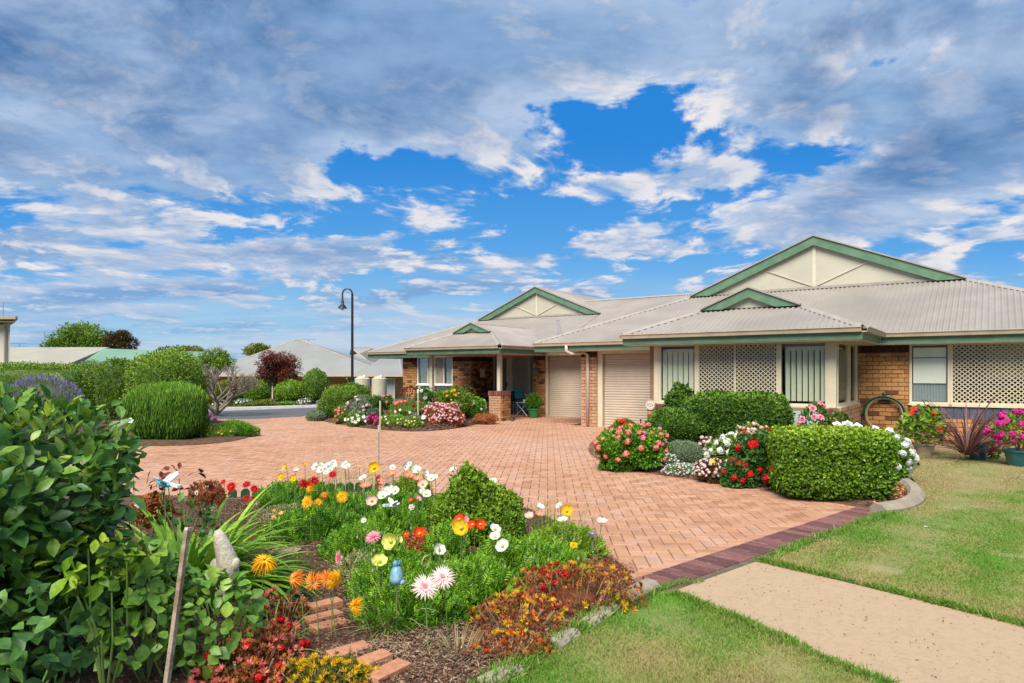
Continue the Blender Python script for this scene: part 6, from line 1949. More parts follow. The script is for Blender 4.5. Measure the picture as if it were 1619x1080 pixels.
for k, (px, py, lab) in enumerate(((1212, 757, 'left fallen-forward red geranium head at the foot of the bright hedge'), (1238, 765, 'red geranium head lowest at the corner of the bright hedge'), (1226, 741, 'large red geranium head at mid height beside the bright hedge'))):
    flower('geranium_bloom', lab, 'flower', px, py, .18 if k < 2 else .34, 'cluster', 'crimson' if k < 2 else 'red', .15, (-.3, -1, .3), (.03, .12), eye=False)
bhx, bhy = xk(1309, 8.95), 8.95
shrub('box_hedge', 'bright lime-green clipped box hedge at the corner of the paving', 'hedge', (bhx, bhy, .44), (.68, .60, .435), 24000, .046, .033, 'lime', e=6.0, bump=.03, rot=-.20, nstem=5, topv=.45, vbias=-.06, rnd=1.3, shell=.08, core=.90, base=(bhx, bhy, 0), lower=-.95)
t = mound('white_iceberg', 'white-flowered bush spilling out behind the bright box hedge on the right', 1404, 686, 770, 50, 'fern', 2600, .06, .035, [('cluster', 'white', .15, 22, dict(spread=1.1))], Y=9.95, depth=.35)
for k, (px, py, lab) in enumerate(((1324, 674, 'left white rose peeping over the bright box hedge'), (1340, 673, 'second white rose over the bright box hedge'), (1355, 677, 'third white rose over the bright box hedge'), (1384, 682, 'right-hand white rose behind the bright box hedge'))):
    flower('white_rose', lab, 'flower', px, py, .85, 'rose', 'white', .17, (-.2, -.8, .5), (0, .1), group='white roses behind the bright box hedge', eye=False)
mound('rose_bush', 'dark rose bush at the corner of the bay window', 1330, 655, 700, 30, 'dark', 700, .06, .035, Y=12.8, core=0, nstem=6)
mound('pink_rose', 'rose bush with pink blooms under the bay window corner', 1290, 640, 700, 46, 'dark', 1300, .07, .03, [('cluster', 'pink', .12, 4, {})], Y=13.0, core=0, nstem=6, up=.6)
for k, (px, py, lab) in enumerate(((1285, 646, 'topmost pink rose under the bay window'), (1268, 663, 'left pink rose under the bay window'), (1287, 659, 'middle pink rose under the bay window'), (1297, 660, 'right pink rose under the bay window'))):
    flower('pink_rose_bloom', lab, 'flower', px, py, 1.0 if k == 0 else .82, 'rose', 'pink', .13, (-.2, -1, .4), (0, .05), eye=False)
blade_clump('iris', 'sword leaves behind the bright box hedge below the bay window', 'plant', (*at(1312, 722)[:2], .05), 26, .62, .035, 'mid', droop=.25, tilt=(55, 88), rbase=.3)
b = P(1013, 688); t = thing('garden_stake', 'short black rod in front of the near roller door', 'stake', b); g = G(); g.tube([b, (b.x, b.y, zk(663, b.y))], .018, 6); g.build('rod', BLACK, t); g = G(); g.ell((b.x, b.y, zk(663, b.y)), (.022, .022, .012), 8, 4); g.build('tip', BLACK, t)

# ---- pots along the right wall
def pot(px, base, r, h, col, label, taper=.75, rough=.3):
    b = P(px, base); b.y += r * .8; b.x = xk(px, b.y)
    t = thing('plant_pot', label, 'pot', (b.x, b.y, 0), 'glazed pots along the right wall')
    g = G(); g.lathe([(r * taper * .9, .0), (r * taper, .02), (r * .97, h * .85), (r * 1.06, h * .88), (r * 1.06, h), (r * .94, h), (r * .9, h * .86)], (b.x, b.y, .0), 28); g.build('pot_body', col, t, smoothf=False)
    g = G(); g.lathe([(.0, h * .87), (r * .91, h * .86)], (b.x, b.y, 0), 28); g.build('soil', SOIL, t)
    return Vector((b.x, b.y, h * .87))
q1 = pot(1461, 722, .19, .24, mat('cream_glaze', (.42, .35, .24), .45, (.34, .28, .18), 6), 'cream clay pot with a red-flowering plant by the wall')
q2 = pot(1546, 730, .145, .33, mat('blue_glaze', (.01, .06, .10), .15, (.015, .09, .13), 8, coat=.5), 'dark blue glazed pot half covered by purple sword leaves', taper=.85)
q3 = pot(1614, 741, .25, .30, mat('teal_glaze', (.01, .085, .09), .18, (.015, .11, .11), 8, coat=.5), 'large teal glazed pot at the right edge', taper=.7)
t = shrub('mandevilla', 'leafy plant with red trumpet flowers in the cream pot', 'plant', (q1.x, q1.y + .03, q1.z + .34), (.40, .34, .38), 420, .14, .075, 'bright', bump=.12, core=0, hi=True, rnd=1.0, shell=.25, base=tuple(q1), nstem=7, vbias=-.1)
blooms(t, 'five', 'red', .13, 7, out=1.05)
blade_clump('cordyline', 'purple-bronze spiky cordyline fountain beside the blue pot', 'plant', (q2.x - .27, q2.y - .10, .12), 150, 1.25, .030, 'purple', droop=.5, tilt=(25, 88), rbase=.06)
t = shrub('bougainvillea', 'magenta bougainvillea in the large teal pot', 'plant', (q3.x + .02, q3.y, q3.z + .36), (.46, .36, .30), 700, .07, .045, 'mid', core=0, bump=.14, shell=.25, base=tuple(q3), nstem=6, group=None)
blooms(t, 'cluster', 'magenta', .14, 34, zmin=-.6)
mound('magenta_spill', 'small magenta flowers low between blue and teal pots', 1568, 699, 724, 22, 'mid', 300, .06, .035, [('cluster', 'magenta', .12, 5, {})], Y=12.6, core=0)
mound('dry_grass', 'orange-brown dry foliage behind the pots under the slate band', 1572, 672, 715, 46, 'dry', 500, .2, .015, Y=13.6, core=0, up=.8)
# ------------------------------------------------------------------ foreground bed
def big_leaf_bush(name, label, cat, c, r, n_part, n_stuff, L, Wd, m, base, e=2.2, seed=1, up=.25, out=.8, rnd=.75, group=None, nst=8, vb=0, core=.72, budget=300, lower=-.8, top_light=.3, nvar=10):
    """bush of large leaves: the nearest are objects, the rest is joined"""
    t = thing(name, label, cat, base, group)
    Pt, N, sh = blob_surface(n_part + n_stuff, c, r, e, .10, seed, lower, .13)
    Dr = nrm(N * out + rnd_dirs(len(Pt)) * rnd + [0, 0, up]); Up = nrm(N * .8 + rnd_dirs(len(Pt)) * .5 + [0, 0, .6])
    to = nrm(np.array([[0, 0, EYE]]) - Pt); score = (N * to).sum(1) + (sh - 1) * 3
    px = Pt[:, 0] / Pt[:, 1] * F + CX; score -= np.where((px < -60), 3, 0)
    order_ = np.argsort(-score); sel, rest = order_[:n_part], order_[n_part:]
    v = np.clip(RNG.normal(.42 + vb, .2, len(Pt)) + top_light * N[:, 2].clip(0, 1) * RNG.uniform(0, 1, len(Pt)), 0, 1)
    sz = RNG.uniform(.6, 1.2, len(Pt))
    var_ = []
    for i in range(nvar):
        V, Fc, a = leaves(np.zeros((1, 3)), np.array([[0, 1.0, 0]]), np.array([[0, 0, 1.0]]), L, Wd * random.uniform(.85, 1.2), np.array([(i + .5) / nvar]), True, fold=random.uniform(.05, .22), droop=random.uniform(.0, .35))
        me = np_mesh('leaf', V, Fc, a, smoothf=True); me.materials.append(LM[m]); var_.append(me)
    b = Vector(base)
    for i in sel:
        y = Vector(Dr[i]); z = Vector(Up[i]); x = y.cross(z).normalized(); z = x.cross(y)
        o = bpy.data.objects.new('leaf', var_[min(nvar - 1, int(v[i] * nvar))]); link(o); o.parent = t
        M = Matrix((x, y, z)).transposed(); o.rotation_euler = M.to_euler(); o.location = Vector(Pt[i]) - b; s = sz[i]; o.scale = (s, s, s)
    parts = [leaves(Pt[rest], Dr[rest], Up[rest], L * sz[rest], Wd * sz[rest], v[rest], True)]
    foliage_obj(t, m, parts, name='leaves', kind='stuff')
    if core:
        V, Fc, a = core_mesh(c, r, e, .1, seed, core); foliage_obj(t, m, [(V, Fc, a)], name='inner_foliage', kind='stuff')
    stems(base, [Pt[i] * .75 + np.array(c) * .25 for i in RNG.choice(len(Pt), nst, replace=False)], .018 if r[0] > .5 else .006, .004, BARK if r[0] > .5 else STEM, t)
    t_geo[t.name] = (c, r, e, .1, seed, 0)
    return t


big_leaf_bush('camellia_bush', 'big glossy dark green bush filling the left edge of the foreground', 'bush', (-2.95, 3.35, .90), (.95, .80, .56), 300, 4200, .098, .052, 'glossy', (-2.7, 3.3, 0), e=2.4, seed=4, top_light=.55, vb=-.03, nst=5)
big_leaf_bush('camellia_bush', 'lower skirt of glossy dark leaves below the big left bush', 'bush', (-2.95, 3.35, .42), (.78, .75, .42), 140, 1700, .095, .052, 'glossy', (-2.95, 3.3, 0), e=2.4, seed=9, vb=.0, nst=4)
big_leaf_bush('rose_plant', 'rose shoots with blue-green leaflets at the bottom left corner', 'plant', (-1.92, 2.62, .50), (.22, .25, .26), 70, 60, .085, .058, 'rosedark', (-1.95, 2.6, 0), seed=14, core=0, rnd=1.0, nst=7)
big_leaf_bush('rose_plant', 'light green round-leaved plant left of the wooden stake', 'plant', (-1.86, 3.42, .42), (.21, .22, .30), 160, 160, .078, .060, 'rose', (-1.84, 3.45, 0), seed=21, core=0, rnd=1.0, nst=7)
big_leaf_bush('leafy_plant', 'green round-leaved plant right of the wooden stake below the stone ornament', 'plant', (-1.57, 3.6, .29), (.21, .24, .25), 160, 180, .072, .056, 'rose', (-1.57, 3.65, 0), seed=22, core=0, rnd=1.0, nst=6, vb=-.02)
big_leaf_bush('leafy_plant', 'yellow-green young leaves in front of the big glossy bush', 'plant', (-1.93, 3.15, .72), (.17, .16, .10), 40, 30, .085, .05, 'lime', (-1.9, 3.2, 0), seed=33, core=0, rnd=1.0, nst=5, vb=-.05)
t = big_leaf_bush('red_rose_shoots', 'rose shoots with dark red young leaves above the blue bird', 'plant', (xk(283, 5.6), 5.6, .62), (.24, .2, .20), 46, 10, .075, .042, 'red', (xk(283, 5.6), 5.65, 0), seed=41, core=0, rnd=1.0, nst=7, vb=.1)
big_leaf_bush('rose_plant', 'dark green rose leaves below the red young shoots', 'plant', (xk(287, 5.5), 5.5, .40), (.26, .22, .16), 50, 40, .075, .045, 'rosedark', (xk(287, 5.5), 5.5, 0), seed=42, core=0, rnd=1.0, nst=5)
blade_clump('agapanthus', 'large clump of bright green strap leaves left of the mulch path', 'plant', (xk(292, 5.0), 5.0, .05), 340, .74, .050, 'strap', droop=.75, tilt=(22, 85), rbase=.34)
blade_clump('agapanthus', 'strap leaves at the foot of the big glossy bush, nearest the camera', 'plant', (xk(248, 4.75), 4.75, .05), 90, .62, .046, 'strap', droop=.8, tilt=(25, 80), rbase=.16)
blade_clump('agapanthus', 'strap leaves arching right across the path toward the flagstones', 'plant', (xk(345, 4.75), 4.75, .05), 110, .70, .042, 'strap', droop=.75, tilt=(20, 65), rbase=.15, az=(-.7, .8))
mound('heuchera', 'brown-red crinkled foliage left of the strap leaves', 240, 782, 830, 60, 'rust', 1500, .035, .02, Y=5.6)
mound('dry_succulent', 'brown dried flower heads behind the strap leaves', 328, 764, 800, 56, 'rust', 1500, .03, .012, up=1.0, Y=6.3, vbias=-.1, core=.5)
# wooden stake
t = thing('wooden_stake', 'leaning weathered wooden stake in the lower left foreground', 'stake', D(255, 1138, 3.15))
a, b = D(255, 1138, 3.15), D(296, 838, 3.3); g = G(); g.beam(a - Vector((0, 0, .02)), b, .022, .022); g.build('shaft', WOOD, t); g = G(); g.beam(b, b + (b - a).normalized() * .012, .018, .018); g.build('tip', mat('cut_wood', (.55, .50, .42), .8), t)
# stone ornament: tail-up bird shape
t = thing('stone_ornament', 'pale speckled stone bird ornament among the strap leaves', 'ornament', D(358, 960, 4.2))
STN = mat('speckled_stone', (.74, .68, .54), .9, (.52, .48, .37), 40, bump=.5, bscale=90)
spine = [(346, 846, .036), (350, 858, .046), (355, 873, .054), (360, 888, .064), (360, 902, .066), (357, 918, .050), (356, 935, .03), (356, 960, .02)]
pts = [D(x, y, 4.2) for x, y, _ in spine]; cap_ = [D(344, 838, 4.2)]
g = G(); g.tube(cap_ + pts, [.018] + [r for _, _, r in spine], 16); g.build('body', STN, t, smoothf=True)
g = G(); g.ell(D(345, 900, 4.23), (.046, .045, .070), 14, 8, Matrix.Rotation(-.4, 3, 'Y')); g.build('wing', STN, t, smoothf=True)
g = G(); g.ell(D(372, 893, 4.18), (.028, .03, .045), 12, 7, Matrix.Rotation(.3, 3, 'Y')); g.build('wing', STN, t, smoothf=True)


# ceramic birds and figurine on sticks
BLUE = mat('blue_glaze_light', (.04, .38, .62), .25, coat=.3); WHG = mat('white_glaze', (.74, .78, .80), .25, coat=.3); BLUEP = mat('pale_blue_glaze', (.28, .48, .58), .3, (.12, .28, .40), 20); TEALG = mat('teal_glaze_light', (.02, .38, .40), .25)
def bird(label, px, py, z, sc, m1, m2, face, wings=True, belly=None, pitch=.2):
    h = P(px, py, z); t = thing('bird_ornament', label, 'ornament', (h.x, h.y + .05, .02), None)
    R = Matrix.Rotation(face, 3, 'Z') @ Matrix.Rotation(-pitch, 3, 'Y')
    def T(v): return h + (R @ Vector(v)) * sc
    g = G(); g.tube([T((-.5, 0, 0)), T((-.3, 0, 0)), T((0, 0, 0)), T((.3, 0, .06)), T((.42, 0, .14)), T((.56, 0, .22)), T((.66, 0, .18))], [.04 * sc, .11 * sc, .19 * sc, .16 * sc, .10 * sc, .11 * sc, .03 * sc], 12); g.build('body', m1, t, smoothf=True)
    g = G(); g.tube([T((.62, 0, .2)), T((.80, 0, .17))], [.03 * sc, .004 * sc], 6); g.build('beak', BLACK if belly is None else belly, t)
    g = G(); g.prism([T((-.4, -.05, 0)), T((-1.0, -.16, -.05)), T((-1.05, .0, -.05)), T((-1.0, .16, -.05)), T((-.4, .05, 0))], (0, 0, .02)); g.build('tail', m2, t)
    if wings:
        for s in (-1, 1):
            g = G(); g.prism([T((.2, s * .1, .1)), T((.15, s * .55, .38)), T((-.05, s * .95, .55)), T((-.25, s * .75, .42)), T((-.25, s * .1, .08))], (0, 0, .012)); g.build('wing', m2, t)
    else:
        for s in (-1, 1):
            g = G(); g.prism([T((.25, s * .17, .12)), T((-.2, s * .24, .12)), T((-.55, s * .16, .02)), T((-.2, s * .2, -.08))], (0, s * .012, 0)); g.build('wing', m2, t)
    if belly:
        g = G(); g.ell(T((-.05, 0, -.14)), (.2 * sc, .1 * sc, .06 * sc), 10, 6); g.build('belly', belly, t, smoothf=True)
    g = G(); g.tube([(h.x, h.y + .04, .02), h - Vector((0, 0, .05 * sc))], .004, 5); g.build('stick', STEEL, t)
bird('blue bird ornament with white wings on a stick below the red rose shoots', 260, 766, .78, .13, BLUE, WHG, math.pi - .25, wings=True, pitch=.1)
bird('white bird ornament with teal head and red beak among the poppies', 622, 800, .42, .095, WHG, WHG, .6, wings=True, belly=mat('red_glaze', (.55, .03, .03), .3), pitch=-.1)
h = P(627, 908, .40); t = thing('figurine', 'small pale blue glazed figurine on a stick in front of the ferny leaves', 'ornament', (h.x, h.y + .02, .02))
g = G(); g.lathe([(.0, -.062), (.034, -.058), (.042, -.02), (.034, .02), (.020, .045), (.0, .05)], h, 14); g.build('body', BLUEP, t, smoothf=True)
g = G(); g.ell(h + Vector((-.006, 0, .062)), (.017, .017, .022), 10, 7); g.build('head', mat('figurine_blue', (.10, .26, .45), .3), t, smoothf=True)
g = G(); g.ell(h + Vector((.034, -.01, -.045)), (.02, .018, .018), 10, 6); g.build('foot', BLUEP, t, smoothf=True)
g = G(); g.tube([h + Vector((.012, 0, .06)), h + Vector((.026, 0, .085))], .007, 6); g.build('ear', MATS['figurine_blue'], t)
g = G(); g.tube([(h.x, h.y + .01, .02), h - Vector((0, 0, .06))], .0035, 5); g.build('stick', STEEL, t)
# solar light
h = P(937, 843, .33); t = thing('solar_light', 'short solar garden light with steel cap at the right side of the poppies', 'garden light', (h.x, h.y, .02))
g = G(); g.lathe([(.0, .012), (.030, .010), (.033, .0), (.033, -.028), (.028, -.03), (.0, -.03)], h, 20); g.build('cap', STEEL, t, smoothf=False)
g = G(); g.lathe([(.029, -.03), (.029, -.15), (.02, -.16)], h, 18); g.build('glass_tube', glassmat('clear_glass', (.86, .9, .84), .08), t, smoothf=True)
g = G(); g.tube([h - Vector((0, 0, .03)), h - Vector((0, 0, .11))], .010, 8); g.build('bulb', mat('bulb_olive', (.25, .26, .10), .4), t); g = G(); g.tube([h - Vector((0, 0, .16)), (h.x, h.y, .02)], .008, 6); g.build('spike', STEEL, t)

# ---- leafy masses in the flower bed
FB = [('lacy green leaves below the two big pink-white gerberas', 655, 985, .34, .30, .24, 9000, 'fern', 0),
      ('lacy green leaf clump around the blue figurine', 625, 945, .30, .30, .28, 9000, 'fern', .05),
      ('lacy leaf clump right of the big gerberas', 740, 960, .36, .34, .28, 9500, 'fern', .05),
      ('bright lacy leaves behind the red and yellow kalanchoe', 845, 915, .40, .36, .26, 9000, 'fern', .08),
      ('lacy leaves under the pale yellow poppies', 580, 880, .36, .40, .24, 8000, 'fern', .05),
      ('lacy leaves between the mulch path and the round shrub', 640, 850, .55, .5, .22, 9000, 'fern', -.05),
      ('dark leaf mound beside the yellow gerberas', 500, 850, .42, .42, .26, 7500, 'fern', -.15),
      ('leaf mass below the coral poppies at the back of the bed', 600, 815, .75, .45, .22, 8000, 'fern', -.1),
      ('leaf mass at the back left of the poppies', 470, 800, .50, .40, .26, 6000, 'fern', -.12),
      ('pale green leaves at the right end of the poppy row', 890, 880, .34, .3, .24, 5500, 'bright', 0)]
FB += [('tall bright lacy tuft behind the two big gerberas', 705, 905, .20, .18, .34, 3500, 'fern', .1), ('tall lacy tuft left of the scarlet poppies', 610, 870, .18, .18, .34, 3000, 'fern', .05),
       ('tall lacy tuft below the three white poppies', 790, 925, .20, .2, .33, 3200, 'fern', .12), ('olive lacy tuft between mulch path and gerberas', 560, 925, .18, .16, .20, 2200, 'drygreen', 0),
       ('tall lacy tuft under the yellow gerberas', 530, 835, .22, .2, .34, 3000, 'fern', -.1), ('pale lacy tuft below the coral poppies', 650, 800, .25, .2, .34, 2600, 'bright', 0)]
for (lab, px, py, rx, ry, rz, n, m_, vb) in FB:
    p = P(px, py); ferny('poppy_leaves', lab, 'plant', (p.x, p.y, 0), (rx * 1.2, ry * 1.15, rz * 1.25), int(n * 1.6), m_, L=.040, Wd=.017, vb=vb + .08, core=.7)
mound('round_bush', 'round small-leaved green bush in the middle of the flower bed', 755, 782, 866, 116, 'bright', 9000, .042, .024, Y=6.35, e=2.0, bump=.2, topv=.35, vbias=-.12, up=.6, rnd=1.1, nstem=5, shell=.14, core=.72,
      lobes=[((xk(742, 6.3), 6.3, .46), (.20, .20, .22), 2600), ((xk(762, 6.4), 6.4, .38), (.22, .22, .20), 2200), ((xk(790, 6.35), 6.35, .34), (.20, .20, .15), 2000), ((xk(712, 6.3), 6.3, .28), (.18, .2, .17), 2000), ((xk(738, 6.3), 6.3, .64), (.07, .07, .12), 420), ((xk(757, 6.3), 6.3, .58), (.06, .06, .11), 320), ((xk(774, 6.3), 6.3, .50), (.06, .06, .09), 300), ((xk(806, 6.3), 6.3, .42), (.06, .06, .09), 300), ((xk(722, 6.3), 6.3, .50), (.06, .06, .10), 300)])
mound('round_bush', 'small green side bush left of the middle round bush', 702, 785, 850, 48, 'bright', 4500, .034, .019, Y=6.5, bump=.14, topv=.3, vbias=-.2, up=.5, core=.7)
mound('dark_leaf_bush', 'low dark green foliage at the right foot of the round bush', 800, 810, 870, 60, 'mid', 4200, .035, .018, Y=6.2, bump=.14, core=.7)

# kalanchoe: reddish succulent clumps with tufted heads
def kalanchoe(label, px, py, rx, ry, rz, n, colors, group=None, leafm='rust', Lf=.035):
    p = P(px, py); c = (p.x, p.y, 0)
    t = thing('kalanchoe', label, 'plant', c, group); t_geo[t.name] = (c, (rx, ry, rz), 2, .1, 2, 0)
    Pt, N, sh = blob_surface(n, c, (rx, ry, rz), 2.2, .16, random.randrange(999), .02, .18)
    dr = nrm(N * .35 + rnd_dirs(len(Pt)) * .4 + [0, 0, 1.1]); v = np.clip(RNG.normal(.45, .25, len(Pt)), 0, 1)
    # rosettes of short fleshy leaves instead of single blades
    nr = n // 5; P2, N2, _ = blob_surface(nr, c, (rx, ry, rz), 2.2, .22, random.randrange(999), .0, .16); v2 = np.clip(RNG.normal(.45, .25, len(P2)), 0, 1)
    ax = nrm(N2 * .5 + rnd_dirs(len(P2)) * .45 + [0, 0, .9]); parts = []
    for i in range(11):
        dd = nrm(ax + rnd_dirs(len(P2)) * (.55 if i < 6 else .95)); parts.append(leaves(P2 - ax * .012, dd, rnd_dirs(len(P2)), Lf * .72 * RNG.uniform(.6, 1.2, len(P2)), Lf * .24, np.clip(v2 + RNG.normal(0, .12, len(P2)), 0, 1), fold=.3, droop=0))
    k2 = RNG.choice(len(P2), len(P2) // 2, replace=False)
    parts.append(leaves(P2[k2] - ax[k2] * .09, ax[k2], rnd_dirs(len(k2)), .09, .006, v2[k2] * .6, fold=.3, droop=0))
    parts.append(core_mesh(c, (rx * .5, ry * .5, rz * .5), bump=.1))
    foliage_obj(t, leafm, parts)
    for (kd, cl, sz, k, reg) in colors: blooms(t, kd, cl, sz, k, zmin=.1, out=1.05, region=reg, spread=.7)
    tp = [(c[0] + rx * random.uniform(-.8, .8), c[1] + ry * random.uniform(-.8, .8), rz * .8) for _ in range(26)]
    g = G()
    for q in tp: g.tube([(q[0] * .6 + c[0] * .4, q[1] * .6 + c[1] * .4, .02), q], [.005, .004], 5)
    g.build('stems', mat('dry_stem', (.34, .24, .15), .9), t, kind='stuff')
    return t
L_ = lambda q: q[:, 0] < -.1
R_ = lambda q: q[:, 0] > .0
kalanchoe('kalanchoe clump with dark red and golden flower heads beside the driveway corner', 905, 958, .46, .28, .27, 4500, [('tuft', 'gold', .05, 30, R_), ('cluster', 'crimson', .045, 22, L_), ('tuft', 'crimson', .05, 18, L_), ('tuft', 'orange', .05, 22, None), ('tuft', 'gold', .04, 16, None)])
kalanchoe('kalanchoe clump with golden and rusty heads in front of the poppies', 818, 995, .30, .22, .20, 3000, [('tuft', 'gold', .05, 34, None), ('tuft', 'orange', .05, 16, None)])
kalanchoe('smaller rusty kalanchoe on the near side of the golden clump', 800, 1040, .22, .16, .13, 1800, [('tuft', 'gold', .04, 14, None), ('tuft', 'scarlet', .04, 10, None)])
kalanchoe('rusty kalanchoe with bright red heads in the lower left foreground', 392, 1078, .24, .26, .21, 5500, [('cluster', 'red', .05, 14, None), ('tuft', 'coral', .05, 60, None), ('tuft', 'orange', .045, 16, None)])
kalanchoe('tall kalanchoe stem with a wide bright red flower head', 442, 1050, .13, .12, .22, 1300, [('cluster', 'red', .05, 12, None), ('tuft', 'coral', .045, 14, None)])
kalanchoe('golden kalanchoe cushion at the bottom edge beside the stepping bricks', 505, 1088, .24, .13, .13, 2600, [('tuft', 'gold', .045, 60, None), ('tuft', 'yellow', .04, 30, None)], leafm='olive')
kalanchoe('small golden kalanchoe tuft at the corner of the nearest stepping brick', 575, 1085, .10, .07, .08, 700, [('tuft', 'gold', .04, 18, None)], leafm='olive')
kalanchoe('brown kalanchoe seed heads behind the red-flowered one', 440, 985, .20, .14, .20, 1100, [('tuft', 'coral', .055, 14, None)], leafm='rust')
mound('copper_foliage', 'copper-brown foliage behind the scarlet poppy', 667, 838, 880, 46, 'rust', 1800, .02, .012, Y=5.6, vbias=.05)
blade_clump('dry_grass_tuft', 'sprawling tuft of pale green dry stalks beside the stepping bricks', 'plant', (*P(615, 1003)[:2], .04), 110, .34, .007, 'drygreen', droop=.7, tilt=(15, 85), rbase=.10)
blade_clump('dry_grass_tuft', 'grey twiggy tuft with lime tips by the near kerb', 'plant', (*P(725, 1050)[:2], .03), 90, .20, .006, 'dry', droop=.3, tilt=(30, 88), rbase=.09)
blade_clump('leafy_rosette', 'broad dark green leaves behind the brown seed heads', 'plant', (*P(430, 975)[:2], .04), 36, .24, .05, 'rosedark', droop=.6, tilt=(20, 70), rbase=.08)
blade_clump('leafy_rosette', 'thin blue-green leaves under the red kalanchoe head', 'plant', (*P(425, 1050)[:2], .04), 60, .28, .012, 'fern', droop=.5, tilt=(30, 85), rbase=.08)
mound('yellow_stock', 'small pale yellow flowers at the end of the strap leaves', 418, 834, 862, 26, 'bright', 500, .03, .018, [('rose', 'lemon', .035, 12, {})], Y=6.2)
mound('creeping_plant', 'creeping grey-green plant beyond the flagstones', 455, 800, 830, 90, 'drygreen', 1600, .03, .012, [('five', 'orange', .05, 8, {})], Y=7.0, core=.5)
kk = mound('golden_bulbs', 'pale yellow flower tufts in front of the poppy stems', 862, 850, 885, 46, 'bright', 900, .04, .016, [('cluster', 'lemon', .05, 10, {})], Y=5.9, up=.8)
flower('yellow_bulb', 'single golden flower left of the solar light', 'flower', 907, 862, .24, 'rose', 'yellow', .065, (0, -1, .4))

